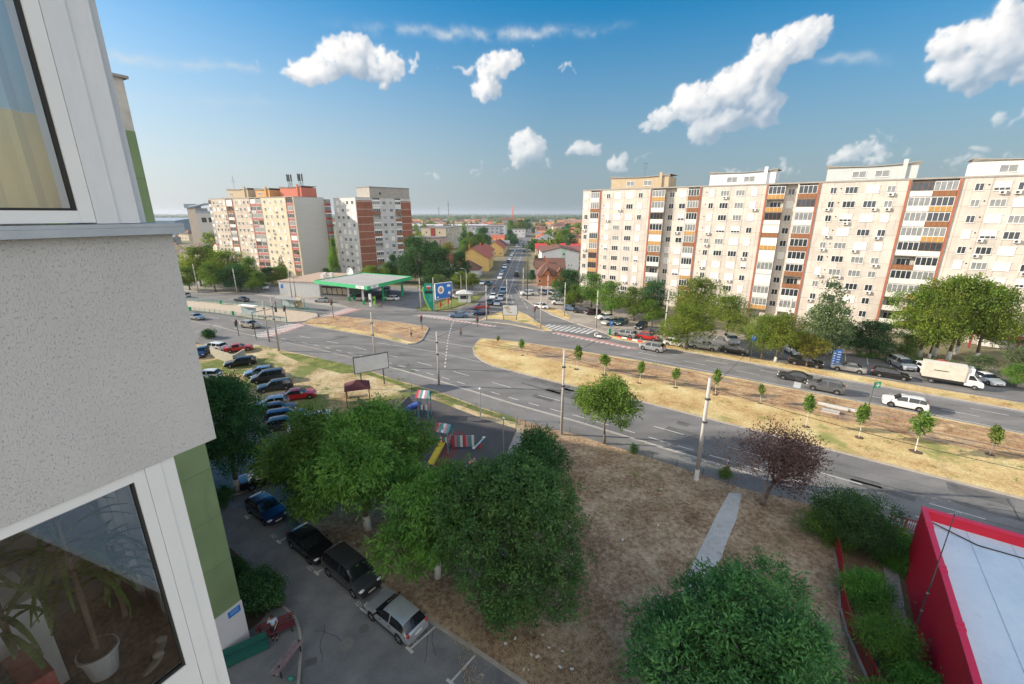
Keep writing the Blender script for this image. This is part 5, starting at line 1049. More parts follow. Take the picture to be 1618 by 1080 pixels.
def car_meshes(kind):
    if kind in CARM: return CARM[kind]
    K = KINDS[kind]; L, W, H, belt = K['L'], K['W'], K['H'], K['belt']; rw = .325 if H < 1.6 else .35
    xs = sorted(set([round(i/44, 4) for i in range(45)]+[p[0] for p in K['prof']]+[K['sg'][0], K['sg'][1], .012, .035, .988]+[round(a+s*rw/L*f, 4) for a in K['ax'] for s in (-1, 1) for f in (.4, .75, 1.0, 1.18)]))
    sec = []
    for x in xs:
        zt = interp(K['prof'], x)*H; bl = min(belt+.05*x, zt-.03); t = max(0, min(1, (zt-bl)/(H-bl))) if zt > bl+.05 else 0
        pf = 1-.16*max(0, (.10-x)/.10)**1.6-.10*max(0, (x-.92)/.08)**1.6
        w = W/2*pf; wr = w*(.90-.17*t); zb = .24+.08*max(0, (.06-x)/.06)+.1*max(0, (x-.94)/.06)
        for a in K['ax']:
            dx = abs(x-a)*L
            if dx < rw*1.18: zb = max(zb, .31+math.sqrt(max(0, (rw*1.18)**2-dx*dx)))
        zb = min(zb, bl-.12); z1 = max(.46, zb+.05) if bl > .6 else zb+.05
        z1 = min(z1, bl-.06)
        sec.append([(0, w*.90, zb), (0, w*.985, z1), (0, w, (z1+bl)/2), (0, w*.965, bl), (0, wr, max(bl+.012, zt-.045*(1 if t > .2 else .4))), (0, wr*.72, zt-.006), (0, 0, zt+.012)])
    n = len(xs); V = []; M = 13
    for i, x in enumerate(xs):
        X = L/2-x*L; s = sec[i]; V += [(X, -p[1], p[2]) for p in s]+[(X, p[1], p[2]) for p in s[-2::-1]]
    body, glass = [], []
    mid = (K['sg'][0]+K['sg'][1])/2-.01; pil = [mid] if kind not in ('minivan', 'wagon', 'suv') else [mid-.06, mid+.17]
    for i in range(n-1):
        xm = (xs[i]+xs[i+1])/2
        for j in range(M-1):
            f = (i*M+j, i*M+j+1, (i+1)*M+j+1, (i+1)*M+j); isg = False
            zt = min(sec[i][6][2], sec[i+1][6][2])
            if j in (3, 8) and K['sg'][0] < xm < K['sg'][1] and zt > belt+.12 and not any(abs(xm-p) < .009 for p in pil): isg = True
            if j in (4, 5, 6, 7) and (K['ws'][0]+.003 < xm < K['ws'][1]-.004 or K['rw'][0]+.004 < xm < K['rw'][1]-.002): isg = True
            (glass if isg else body).append(f)
    body.append(tuple(range(M))); body.append(tuple(range((n-1)*M, n*M))[::-1])
    def sub(fs):
        idx = sorted(set(k for f in fs for k in f)); mp = {k: i for i, k in enumerate(idx)}; b = MB(); b.add([V[k] for k in idx], [tuple(mp[k] for k in f) for f in fs]); return b
    def sm(b, name, m):
        me = b.mesh(name, m, True); bm = bmesh.new(); bm.from_mesh(me); bmesh.ops.recalc_face_normals(bm, faces=bm.faces)
        for e in bm.edges:
            if len(e.link_faces) == 2 and e.calc_face_angle(0) > R(38): e.smooth = False
        bm.to_mesh(me); bm.free(); return me
    bodyb = sub(body); gl = sm(sub(glass), 'windows', cglass)
    r = rw; wb = MB(); y1 = .11
    wb.tube((0, -y1, 0), (0, y1, 0), r, r, 20)
    ty = MB(); ty.tube((0, -y1, 0), (0, y1, 0), r, r, 22, 0, False)
    for s in (-1, 1):
        vs = []; 
        for rad in (r, r*.66): vs += [(rad*math.cos(6.2832*i/22), s*y1*(1 if rad == r else .96), rad*math.sin(6.2832*i/22)) for i in range(22)]
        ty.add(vs, [(i, (i+1) % 22, 22+(i+1) % 22, 22+i) if s > 0 else (i, 22+i, 22+(i+1) % 22, (i+1) % 22) for i in range(22)])
    ri = MB(); ri.tube((0, -y1*.7, 0), (0, y1*.7, 0), r*.66, r*.66, 18, 1)
    for s in (-1, 1):
        for i in range(5):
            a = 6.2832*i/5; ri.add([(r*.12*math.cos(a+1.57)*q+r*.64*math.cos(a)*p, s*y1*.9, r*.12*math.sin(a+1.57)*q+r*.64*math.sin(a)*p) for p, q in ((0, 1), (1, .9), (1, -.9), (0, -1))], [(0, 1, 2, 3)])
        ri.tube((0, s*y1*.72, 0), (0, s*y1*.93, 0), r*.2, r*.16, 10)
    under = MB(); under.box(-L/2+.25, L/2-.2, -W/2+.2, W/2-.2, .2, .62)
    lx, lz = L/2, H*.50
    def lens(x, y, z, sx, sy, sz): b = MB(); b.sphere((x, y, z), 1, 10, 6, 0, (sx, sy, sz)); return b
    hz = interp(K['prof'], .03)*H-.09; fy = W/2*.70
    big = K['rw'][0] > .8 or kind == 'van'
    tz = belt-.02; parts = dict(
        head=[sm(lens(L/2-.13, s*fy, hz, .16, .21, .075), 'headlight', lamp_w) for s in (-1, 1)],
        tail=[sm(lens(-L/2+.10, s*W/2*.80, tz-.12 if not big else tz-.02, .10, .11 if big else .19, .17 if big else .08), 'tail_light', lamp_r) for s in (-1, 1)],
        mirror=[sm(lens(L/2-(K['ws'][0]+.055)*L, s*(W/2+.07), belt+.08, .07, .11, .07), 'mirror', trim) for s in (-1, 1)])
    g = MB(); g.box(L/2-.06, L/2+.012, -W*.22, W*.22, .42, .56); g.box(L/2-.08, L/2+.004, -W*.34, W*.34, .26, .36)
    pl_ = MB(); pl_.box(L/2+.013, L/2+.03, -.26, .26, .38, .49); plr = MB(); plr.box(-L/2-.03, -L/2-.013+.03, -.26, .26, .62, .74)
    hd = MB()
    for s in (-1, 1): hd.box(-.15*L, -.15*L+.2, s*(W/2-.005)-.012, s*(W/2-.005)+.02, belt-.13, belt-.10); hd.box(.06*L, .06*L+.2, s*(W/2-.005)-.012, s*(W/2-.005)+.02, belt-.13, belt-.10)
    sl = MB()
    for s in (-1, 1): sl.box(-L/2+.9, L/2-.9, s*W/2*.9-.03, s*W/2*.9+.03, .2, .30)
    CARM[kind] = dict(body=bodyb, smf=sm, glass=gl, tyre=ty.mesh('tyre', tyre_m, True), rim=ri.mesh('rim', [rim_m, trim]), under=under.mesh('underbody', trim), parts=parts, grille=g.mesh('grille', trim), pf=pl_.mesh('number_plate', plate_m), pr=plr.mesh('number_plate', plate_m), handle=hd.mesh('door_handle', trim), sill=sl.mesh('sill', trim), K=K, r=rw, bodies={})
    return CARM[kind]
def car(kind, colour, px, py, head, label, far=False, group=None, name=None, cat='car', z=.0, xy=None, extra=None):
    D = car_meshes(kind); K = D['K']
    x, y = xy or G(px, py, z)
    t = thing(name or {'hatch': 'hatchback_car', 'sedan': 'saloon_car', 'wagon': 'estate_car', 'suv': 'sport_utility_car', 'minivan': 'minivan', 'van': 'delivery_van', 'pickup': 'pickup_truck'}[kind], label, cat, (x, y, z), R(head), group)
    if colour not in D['bodies']: D['bodies'][colour] = D['smf'](D['body'], 'body', CP_[colour])
    inst('body', D['bodies'][colour], t); inst('windows', D['glass'], t); inst('underbody', D['under'], t)
    L, W = K['L'], K['W']
    for a in K['ax']:
        for s in (-1, 1):
            w = inst('wheel', None, t, (L/2-a*L, s*(W/2-.115), D['r'])); w.empty_display_size = .1
            inst('tyre', D['tyre'], w); inst('rim', D['rim'], w)
    if not far:
        for k, lst in D['parts'].items():
            for m in lst: inst(m.name.split('.')[0], m, t)
        inst('grille', D['grille'], t); inst('number_plate', D['pf'], t); inst('number_plate', D['pr'], t); inst('door_handle', D['handle'], t); inst('sill', D['sill'], t)
    return t
A_, B_ = 143.5, -36.5
GC = 'cars parked in the courtyard bays'
car('hatch', 'ltsilver', 626, 982, 144, 'light silver hatchback parked alone ahead of the dark cars in the courtyard', group=GC)
car('minivan', 'charcoal', 556, 913, -37, 'charcoal tall hatchback parked behind the silver one, nose to nose with it', group=GC)
car('hatch', 'black', 492, 868, -37, 'shiny black hatchback between the dark blue car and the charcoal one', group=GC)
car('hatch', 'blue', 422, 812, -36, 'dark blue hatchback parked nearest to the linden tree', group=GC)
car('sedan', 'black', 424, 760, 35, 'black saloon on the gravel beyond the linden tree trunk', group='cars on the gravel yard', z=.12)
car('hatch', 'green', 449, 731, 30, 'dark teal hatchback half under the feathery trees', group='cars on the gravel yard', z=.12)
GL = 'cars parked on the vacant lot'
for k, c, px, py, hd, lb in [('hatch', 'blue', 320, 561, -70, 'dark blue hatchback next to the graffiti wall at the left end of the lot'), ('wagon', 'white', 340, 552, 165, 'white estate car behind the graffiti wall'), ('sedan', 'red', 378, 554, 28, 'red saloon behind the right end of the graffiti wall'),
    ('wagon', 'black', 381, 577, 208, 'black estate car parked just below the graffiti wall'), ('hatch', 'lblue', 411, 593, 205, 'blue hatchback hidden behind the dark minivan'), ('minivan', 'charcoal', 425, 601, 207, 'long dark grey minivan in the vacant lot'), ('wagon', 'charcoal', 436, 615, 207, 'dark estate car between the minivan and the red saloon'),
    ('sedan', 'red', 472, 629, 22, 'bright red saloon standing alone on the dry lot'), ('hatch', 'silver', 430, 643, 205, 'silver hatchback behind the linden tree crown'), ('hatch', 'purple', 441, 652, 22, 'wine red hatchback between the silver and the blue black cars'), ('wagon', 'blue', 452, 663, 20, 'blue black estate car beside the white van'),
    ('hatch', 'charcoal', 450, 676, 20, 'dark grey hatchback left of the white van'), ('van', 'white', 492, 678, 205, 'white van on the gravel at the edge of the feathery trees'), ('hatch', 'white', 327, 598, 190, 'white hatchback just above the linden tree, at the balcony edge')]:
    car(k, c, px, py, hd, lb, group=GL, z=.11)
GR = 'cars driving on the boulevard'
for k, c, px, py, hd, lb in [('suv', 'white', 1428, 643, A_, 'white sport utility car with a dark roof nearest the green cross sign'), ('suv', 'grey', 1303, 617, A_, 'grey crossover right behind the dark saloon on the far carriageway'), ('sedan', 'charcoal', 1255, 600, A_, 'dark saloon driving ahead of the grey crossover'),
    ('suv', 'silver', 1030, 553, A_-4, 'pale silver crossover leaving along the far carriageway by the red car'), ('suv', 'beige', 396, 517, -22, 'greenish beige crossover waiting at the left zebra crossing'), ('sedan', 'silver', 310, 504, -22, 'silver saloon on the near carriageway beside the tram lane'), ('sedan', 'charcoal', 382, 476, 160, 'dark saloon on the far side of the tram lane'), ('hatch', 'silver', 291, 469, 160, 'silver hatchback at the balcony edge on the far side of the tram lane')]:
    car(k, c, px, py, hd, lb, group=GR)
car('sedan', 'silver', 510, 477, 168, 'silver saloon turning in at the white wall of the filling station'); car('wagon', 'white', 618, 474, 165, 'white estate car at the right edge of the filling station canopy'); car('hatch', 'silver', 552, 468, 170, 'silver hatchback in the shade under the canopy'); car('hatch', 'black', 598, 472, 175, 'black hatchback at the pumps under the canopy'); car('minivan', 'lblue', 612, 460, 100, 'light blue van behind the pumps'); car('van', 'white', 420, 456, -60, 'white van parked on the verge before the filling station')
car('sedan', 'lblue', 725, 501, 187, 'dark teal saloon crossing the striped side street crossing') ; car('hatch', 'blue', 759, 497, 200, 'dark blue hatchback next to the concrete pole at the junction'); car('hatch', 'red', 760, 488, 200, 'red hatchback turning out of the side street'); car('wagon', 'white', 724, 471, 178, 'white estate car parked by the kiosk')
GN = 'cars queuing in the side street'; GP = 'cars parked along the left side of the side street'
for k, c, px, py, lb in [('hatch', 'white', 779, 471, 'white hatchback in the side street queue, left lane'), ('sedan', 'charcoal', 774, 480, 'dark saloon at the head of the left queue lane'), ('sedan', 'silver', 786, 481, 'silver saloon at the head of the right queue lane'), ('hatch', 'silver', 791.5, 473, 'silver hatchback second in the right queue lane'), ('suv', 'lblue', 795, 462, 'blue grey car approaching the queue')]:
    car(k, c, px, py, -93, lb, far=True, group=GN)
car('van', 'black', 816.5, 436, 87, 'dark van driving away up the side street', far=True)
for k, c, px, py, lb in [('hatch', 'white', 762, 449, 'white hatchback on the side street pavement before the brown roofed house'), ('hatch', 'green', 772, 450, 'dark green hatchback beside the white one on the side street pavement'), ('sedan', 'white', 790, 440, 'white saloon, nearest of the row parked up the side street'), ('hatch', 'white', 792, 434, 'white hatchback behind the nearest white saloon'), ('hatch', 'lblue', 795.5, 428, 'blue hatchback in the parked row'), ('suv', 'white', 797.5, 423.5, 'white tall car behind the blue hatchback in the row'), ('hatch', 'blue', 803, 414.5, 'dark blue car starting the second part of the row'), ('hatch', 'white', 805, 411, 'white car behind the dark blue one in the row'), ('sedan', 'silver', 806.5, 407.5, 'silver car in the upper parked row'), ('hatch', 'white', 808.3, 404, 'white car near the upper end of the row'), ('hatch', 'white', 810, 401, 'white car last but two up the row'), ('hatch', 'silver', 811.5, 398.5, 'silver car last but one up the row'), ('hatch', 'white', 813, 396, 'last white car of the parked row'), ('hatch', 'white', 817, 390, 'white car beyond the parked row, by the dark street tree'), ('hatch', 'black', 828, 398, 'black car in the right lane far up the side street'), ('hatch', 'silver', 823, 378, 'tiny silver car at the bend of the side street')]:
    car(k, c, px, py, -93, lb, far=True, group=GP)
GK = 'cars in the car park before the long cream row'
for k, c, px, py, hd, lb in [('wagon', 'silver', 988, 531, 143, 'silver estate car parked left of the bright red hatchback'), ('hatch', 'red', 1024, 536, B_, 'bright red hatchback parked at the verge'), ('hatch', 'white', 1067, 546, B_, 'white hatchback half hidden by the dense verge tree'), ('pickup', 'silver', 1112, 551, B_, 'silver pickup right of the dense verge tree'), ('sedan', 'black', 1160, 558, B_, 'black saloon in the shade between two verge trees'),
    ('suv', 'silver', 1155, 541, -98, 'silver off road car facing the camera between the round trees'), ('hatch', 'charcoal', 1042, 528, -40, 'dark small car behind the second concrete pole'), ('hatch', 'lblue', 902, 490, -25, 'light blue hatchback at the left end of the parked row under the trees'), ('suv', 'charcoal', 919, 494, 150, 'black and silver crossover beside the light blue hatchback'), ('hatch', 'purple', 936, 496, 200, 'dark plum hatchback behind the tall concrete pole'),
    ('hatch', 'white', 955, 504, 200, 'white hatchback right of the tall concrete pole'), ('hatch', 'beige', 963, 512, 215, 'champagne hatchback by the blue parking sign'), ('hatch', 'green', 982, 512, 230, 'dark green hatchback under the trees'), ('hatch', 'black', 1013, 518, 235, 'black hatchback right of the dark green one'), ('van', 'white', 1251, 557, -97, 'white van facing the camera between verge trees'), ('pickup', 'black', 1272, 577, B_, 'black pickup behind the small yellowing tree'),
    ('sedan', 'silver', 1340, 586, 143, 'silver saloon with blue stripes next to the blue banners'), ('wagon', 'black', 1406, 596, B_, 'black estate car left of the covered truck'), ('minivan', 'ltsilver', 1423, 580, -100, 'bluish silver minivan facing the camera in the bays'), ('hatch', 'white', 1451, 583, 80, 'white hatchback showing its tail lights behind the truck'), ('sedan', 'red', 1484, 581, 80, 'red car whose roof shows over the truck cover'), ('minivan', 'grey', 1524, 594, -100, 'grey minivan hidden behind the truck cab'), ('sedan', 'white', 1556, 603, -98, 'white saloon facing the camera right of the truck'),
    ('suv', 'white', 834, 466, 190, 'white tall car at the corner opposite the orange brick house'), ('hatch', 'grey', 858, 464, -60, 'grey hatchback before the orange brick house'), ('hatch', 'silver', 871, 464, -60, 'silver hatchback before the orange brick house, right one'), ('hatch', 'silver', 877, 473, 150, 'silver car beside the dark tree at the block corner'), ('minivan', 'white', 885, 481, 170, 'white minivan beside the dark round tree'), ('hatch', 'white', 857, 487, -30, 'white hatchback parked by the slip lane kerb')]:
    car(k, c, px, py, hd, lb, group=GK, z=.02)
# truck
x, y = G(1500, 607); t = thing('covered_truck', 'white truck with a dirty white tarpaulin cover parked along the verge', 'truck', (x, y, .02), R(B_))
tarp = mat('dirty_tarpaulin', (.50, .47, .40), .8, .18, 1.0, .5)
b = MB(); b.box(-3.3, 1.2, -1.1, 1.1, .95, 3.05)
b.add([(-3.3, -1.1, 3.052), (1.2, -1.1, 3.052), (1.2, 0, 3.25), (-3.3, 0, 3.25), (1.2, 1.1, 3.052), (-3.3, 1.1, 3.052)], [(0, 1, 2, 3), (3, 2, 4, 5)]); b.build('tarpaulin', tarp, t)
b = MB(); b.box(-2.2, -.6, -1.115, -1.102, 2.05, 2.16); b.build('stripe', trim, t)
b = MB(); b.box(-3.3, 1.1, -1.02, 1.02, .62, .945); b.build('chassis', trim, t)
b = MB(); prof = [(1.25, .5), (1.25, 2.1), (1.5, 2.2), (2.0, 2.12), (2.65, 1.35), (3.15, 1.12), (3.25, .75), (3.22, .45)]
n = len(prof); b.add([(px_, -.95, pz) for px_, pz in prof]+[(px_, .95, pz) for px_, pz in prof], [tuple(range(n)), tuple(range(n, 2*n))[::-1]]+[(i, n+i, n+(i+1) % n, (i+1) % n) for i in range(n)]); cab = b.build('cab', CP_['white'], t)
b = MB(); b.box(1.25, 2.0, -.8, .8, 2.16, 2.95); b.build('wind_deflector', CP_['white'], t)
b = MB(); b.add([(2.03, -.85, 2.1), (2.03, .85, 2.1), (2.67, .88, 1.40), (2.67, -.88, 1.40)], [(0, 3, 2, 1)])
for s in (-1, 1): b.add([(1.55, s*.96, 1.35), (1.55, s*.96, 2.0), (1.98, s*.96, 2.0), (2.5, s*.96, 1.35)], [(0, 1, 2, 3)])
o = b.build('windows', cglass, cab); o.location = (.012, 0, .012)
D = car_meshes('suv')
for wx in (-2.2, 2.35):
    for s in (-1, 1): w = inst('wheel', None, t, (wx, s*.9, .36)); inst('tyre', D['tyre'], w); inst('rim', D['rim'], w)
for s in (-1, 1): b = MB(); b.sphere((3.12, s*.7, .92), 1, 8, 6, 0, (.12, .16, .12)); b.build('headlight', lamp_w, t)
# ================================================================ POLES AND WIRES
conc_p = mat('concrete_pole', (.42, .40, .37), .85, .15, 2, .2); conc_w = mat('pole_white_base', (.66, .65, .62), .8, .1, 3); steel = mat('galvanised_steel', (.36, .37, .37), .5, .1, 3, metal=.3); steel_d = mat('dark_painted_steel', (.07, .07, .07), .6, .1, 3); wire_m = mat('wire', (.03, .03, .03), .6, .05, 5)
PT = {}
def pole(name, label, px, py, ptx, pty, r0=.16, r1=.11, m=None, base=None, group=None, z=.12, hmax=None, rings=True, cat='pole', arm=None):
    x, y = G(px, py, z); h = hmax or HZ(ptx, pty, y)-z
    t = thing(name, label, cat, (x, y, z), 0, group)
    b = MB(); b.tube((0, 0, 0), (0, 0, h), r0, r1, 12); b.build('shaft', m or conc_p, t, True)
    if base: b = MB(); b.tube((0, 0, 0), (0, 0, base), r0+.012, r0+.006, 12); b.build('painted_base', conc_w, t)
    if rings:
        for q in (.58, .8): b = MB(); b.tube((0, 0, h*q), (0, 0, h*q+.18), r1+.06, r1+.06, 10); b.box(-.2, .2, -.25, -.1, h*q+.02, h*q+.14); b.build('clamp', steel_d, t)
    if arm: b = MB(); b.path([(0, 0, h-.3), Vector((arm[0], arm[1], h-.3+arm[2]))], .05, 6); b.build('arm', steel, t)
    PT[label[:12]] = Vector((x, y, h+z)); return t, Vector((x, y, h+z))
GPO = 'poles along the near carriageway'; tops = {}
_, tops['a'] = pole('overhead_line_pole', 'concrete pole at the near kerb just left of the roadside tree', 887, 686, 891, 552, group=GPO)
_, tops['b'] = pole('overhead_line_pole', 'tall concrete pole with a white painted foot at the edge of the lawn', 1100, 757, 1120, 597, r0=.2, r1=.14, base=1.1, group=GPO)
_, tops['c'] = pole('overhead_line_pole', 'pole on the near pavement above the playground', 694, 608, 692, 524, group=GPO)
_, tops['d'] = pole('overhead_line_pole', 'taller of the two poles at the left zebra crossing', 441, 554, 428, 467, group=GPO, r0=.19)
_, tops['e'] = pole('overhead_line_pole', 'shorter pole left of the tall one at the left zebra crossing', 425.6, 539.5, 416, 474.5, group=GPO)
_, tops['f'] = pole('overhead_line_pole', 'pole standing behind the blank white billboard', 594, 578, 588, 493, group=GPO)
GPJ = 'poles around the side street junction'
for k, a, lb in [('g', (769, 506.7, 767, 450.5), 'concrete pole on the left tip of the corner island'), ('h', (801, 492, 800, 440.5), 'concrete pole behind the small white board on the corner island'), ('i', (826.7, 466.7, 826, 424), 'thin pole on the right kerb of the side street mouth'), ('j', (833, 473, 833, 380), 'very tall dark pole on the right side of the side street'),
    ('k', (854.4, 518, 855, 451), 'pale thin pole at the right tip of the corner island'), ('l', (865, 487, 865, 434.5), 'concrete pole beside the white hatchback on the slip lane kerb'), ('m', (891.7, 498, 892, 446), 'concrete pole at the slip lane, before the light blue hatchback'), ('n', (941.7, 518, 943, 459), 'tall concrete pole at the car park entrance by the scooter'),
    ('o', (665.5, 491, 662, 439), 'concrete pole behind the left side of the price pylon'), ('p', (686.7, 492, 684, 438), 'concrete pole between the price pylon and the blue billboard')]:
    _, tops[k] = pole('overhead_line_pole', lb, *a, r0=.15, r1=.1, group=GPJ, m=steel_d if k == 'j' else None, z=.05)
for k, a, lb in [('q', (1048.6, 542, 1057.5, 458), 'tall concrete pole in the verge left of the dense verge tree'), ('r', (1234, 566, 1239, 472), 'concrete pole behind the verge tree with the pale trunk')]:
    _, tops[k] = pole('overhead_line_pole', lb, *a, r0=.19, r1=.13, group='poles in the verge', z=.1)
for k, a, lb in [('s', (313.8, 462, 304.5, 416.5), 'leftmost pole on the far pavement, before the trees'), ('t', (375, 463.8, 367.5, 424), 'second pole on the far pavement, before the cream slab trees'), ('u', (461.5, 471, 455.6, 427.7), 'left one of two poles before the white filling station wall'), ('v', (467.5, 469, 461.5, 429.7), 'right one of two poles before the white filling station wall')]:
    _, tops[k] = pole('overhead_line_pole', lb, *a, r0=.17, r1=.12, group='poles on the far pavement', z=.05)
_, tops['w'] = (None, Vector((28.6, 28.6, 9.5)))
def wire(p, q, sag, label, r=.022, n=9):
    b = MB(); p, q = Vector(p), Vector(q); pts = [p.lerp(q, i/n)+Vector((0, 0, -sag*4*(i/n)*(1-i/n))) for i in range(n+1)]
    b.path(pts, r, 4); tag(b.build('overhead_wire', wire_m), label, 'wire', 'overhead wires')
for a, c, dz, lb in [('f', 'c', -.6, 'overhead wire between the billboard pole and the pole above the playground'), ('c', 'a', -.6, 'overhead wire between the playground pole and the next pole right'), ('a', 'b', -.8, 'overhead wire from the roadside tree pole to the white foot pole'), ('e', 'f', -.8, 'overhead wire from the left zebra poles to the billboard pole'),
    ('a', 'q', -1.0, 'wire spanning the boulevard above the roadside tree'), ('b', 'r', -1.2, 'wire spanning the boulevard above the saplings'), ('d', 'u', -.8, 'wire spanning the boulevard at the left zebra crossing'), ('c', 'k', -.8, 'wire spanning the junction'), ('s', 't', -.6, 'wire along the far pavement between its two left poles'), ('t', 'u', -.6, 'wire from the far pavement to the filling station poles'),
    ('g', 'p', -.7, 'wire from the corner island to the price pylon'), ('n', 'q', -.9, 'wire between the car park entrance pole and the verge pole'), ('q', 'r', -.9, 'wire along the verge between its two poles'), ('h', 'm', -.6, 'wire over the slip lane')]:
    wire(tops[a]+Vector((0, 0, dz)), tops[c]+Vector((0, 0, dz)), .35, lb)
for q, lb in ((48.5, 'trolley wire over the near carriageway, kerb side'), (49.6, 'trolley wire over the near carriageway, median side'), (63.4, 'tram wire above the near track'), (67.4, 'tram wire above the far track')):
    wire((*PQ(-40, q-2), 5.9), (*PQ(70, q), 5.9), 0, lb, .018)
x, y = tops['b'].x, tops['b'].y
wire(tops['b']+Vector((0, 0, -.8)), (32, 22, 9.2), .4, 'overhead wire from the white foot pole towards the red building')
def mirror_copy(): pass
# street lamps by the kiosk
for px, py, ptx, pty, lb in [(729, 467, 728, 431, 'shorter curved street lamp beside the kiosk'), (738, 478, 736, 424, 'taller curved street lamp right of the kiosk')]:
    x, y = G(px, py); h = HZ(ptx, pty, y); t = thing('street_lamp', lb, 'street lamp', (x, y, .05)); b = MB(); b.tube((0, 0, 0), (0, 0, h-.8), .1, .07, 8); b.path([(0, 0, h-.8), (-.25, 0, h-.3), (-.9, 0, h)], .05); b.build('post', conc_p, t)
    b = MB(); b.sphere((-1.25, 0, h+.02), 1, 8, 5, 0, (.42, .16, .1)); b.build('lamp_head', steel, t)
for px, py, pty, lb in [(759.6, 661, 617, 'thin white lamp post at the playground fence'), (795.7, 720, 664, 'white lamp post at the right edge of the playground')]:
    x, y = G(px, py, .12); h = HZ(px, pty, y); t = thing('park_lamp', lb, 'street lamp', (x, y, .12)); b = MB(); b.tube((0, 0, 0), (0, 0, h), .06, .045, 8); b.build('post', steel, t); b = MB(); b.sphere((0, 0, h+.12), .16, 8, 6); b.build('lamp_globe', conc_w, t, True)
# traffic lights
tlg = [mat('signal_red', (.4, .03, .02), .4), mat('signal_amber', (.3, .16, .02), .4), mat('signal_green', (.02, .18, .06), .4)]
def traffic_light(label, px, py, h, arm=None, z=.12, face=R(B_), name='traffic_light'):
    x, y = G(px, py, z); t = thing(name, label, 'traffic light', (x, y, z), face); b = MB(); b.tube((0, 0, 0), (0, 0, h), .08, .06, 8)
    if arm: b.tube((0, 0, h), (arm[0], arm[1], h+.15), .07, .05, 8)
    b.build('post', steel_d, t); hx = (arm[0]*.96, arm[1]*.96) if arm else (0, 0)
    for cx, cy, cz in ([(hx[0], hx[1], h-.65)]+([(0, -.2, 2.4)] if arm else [(.0, -.22, h-1.0)])):
        b = MB(); b.box(cx-.17, cx+.17, cy-.2, cy+.12, cz, cz+1.0); sh = b.build('signal_head', steel_d, t)
        for i in range(3): b = MB(); b.tube((cx, cy-.2, cz+.17+.32*i), (cx, cy-.24, cz+.17+.32*i), .11, .11, 10); b.build('lens', tlg[2-i], sh)
traffic_light('traffic light on a long arm reaching over the near carriageway at the left zebra', 405, 535.5, 5.4, (3.0, 3.6), face=0)
traffic_light('short traffic light left of the arm one, at the pavement edge', 377.5, 530, 3.0)
traffic_light('traffic light at the near end of the tram lane', 453.5, 509, 3.6)
traffic_light('traffic light on the left tip of the traffic island', 527, 500.5, 3.9)
traffic_light('traffic light at the side street mouth beside the blue billboard', 714, 490, 3.8)
traffic_light('traffic light post on the right end of the traffic island', 667, 519, 2.6)
traffic_light('small signal at the near edge of the junction, below the corner island', 755, 516, 2.0)
traffic_light('signal post at the slip lane crossing', 845, 509, 3.4)
# signs
sblue = mat('sign_blue', (.03, .16, .50), .5, .05, 2); swhite = mat('sign_white', (.74, .74, .72), .6, .05, 2); sgreen = mat('sign_green', (.02, .30, .14), .5, .06, 1); slime = mat('sign_lime', (.28, .55, .10), .5, .06, 1); sred = mat('sign_red', (.50, .03, .03), .5, .06, 2); sdark = mat('sign_black', (.015, .02, .02), .5, .05, 2)
def sign(name, label, px, py, h, w, hh, m, face=0, z=.12, post=steel_d, txt=None, ts=.5):
    x, y = G(px, py, z); t = thing(name, label, 'sign', (x, y, z), R(face)); b = MB(); b.tube((0, 0, 0), (0, 0, h), .045, .04, 8); b.build('post', post, t)
    b = MB(); b.box(-w/2, w/2, -.09, -.05, h-hh, h); p = b.build('panel', m, t)
    if txt: text('lettering', txt, ts, swhite, p, (0, -.093, h-hh/2), (R(90), 0, 0))
    return t
sign('parking_sign', 'blue parking sign on a post beside the champagne hatchback', 965, 528, 2.9, .7, 1.0, sblue, 5, txt='P', ts=.7)
sign('parking_sign', 'blue and white sign on a tall post in front of the yellowish verge tree', 1185.5, 571, 4.6, .8, .9, sblue, 15, txt='P', ts=.7)
b = MB(); b.box(-.2, .2, -.15, .15, 0, 1.4); o = b.build('bollard_box', sgreen); x, y = G(963, 530); o.location = (x, y, .1); tag(o, 'small green cabinet under the blue parking sign', 'cabinet')
x, y = G(1373, 691-40); x, y = PQ(6.9+0, 69.0) ; x, y = G(1373, 641)
t = thing('pharmacy_sign', 'green sign with a white cross on a post at the median edge', 'sign', (x, y, .12), R(10)); h = HZ(1385, 606, y)+.1
b = MB(); b.tube((0, 0, 0), (0, 0, h), .05, .04, 8); b.build('post', steel_d, t); b = MB(); b.box(.05, .95, -.06, .04, h-.85, h); p = b.build('panel', mat('pharmacy_green', (.03, .36, .20), .5, .05, 2), t); b = MB(); b.box(.22, .78, -.075, -.062, h-.5, h-.35); b.box(.42, .58, -.08, -.0625, h-.7, h-.15); b.build('cross', swhite, p)
for i, (px, py) in enumerate(((1311, 583), (1317, 580))):
    x, y = G(px, py); t = thing('blue_banner', ['blue advertising banner in front of the silver saloon, left one', 'blue advertising banner touching the silver saloon, right one'][i], 'banner', (x, y, .1), R(20-40*i)); b = MB(); b.tube((0, 0, 0), (0, 0, 3), .03, .03, 6); b.build('post', steel, t); b = MB(); b.box(.03, .75, -.02, .02, .5, 3.0); b.build('cloth', sblue, t)
    b = MB()
    for k in range(5): b.box(.15, .6, -.03, -.022, .8+.42*k, .95+.42*k)
    b.build('marking', swhite, t)
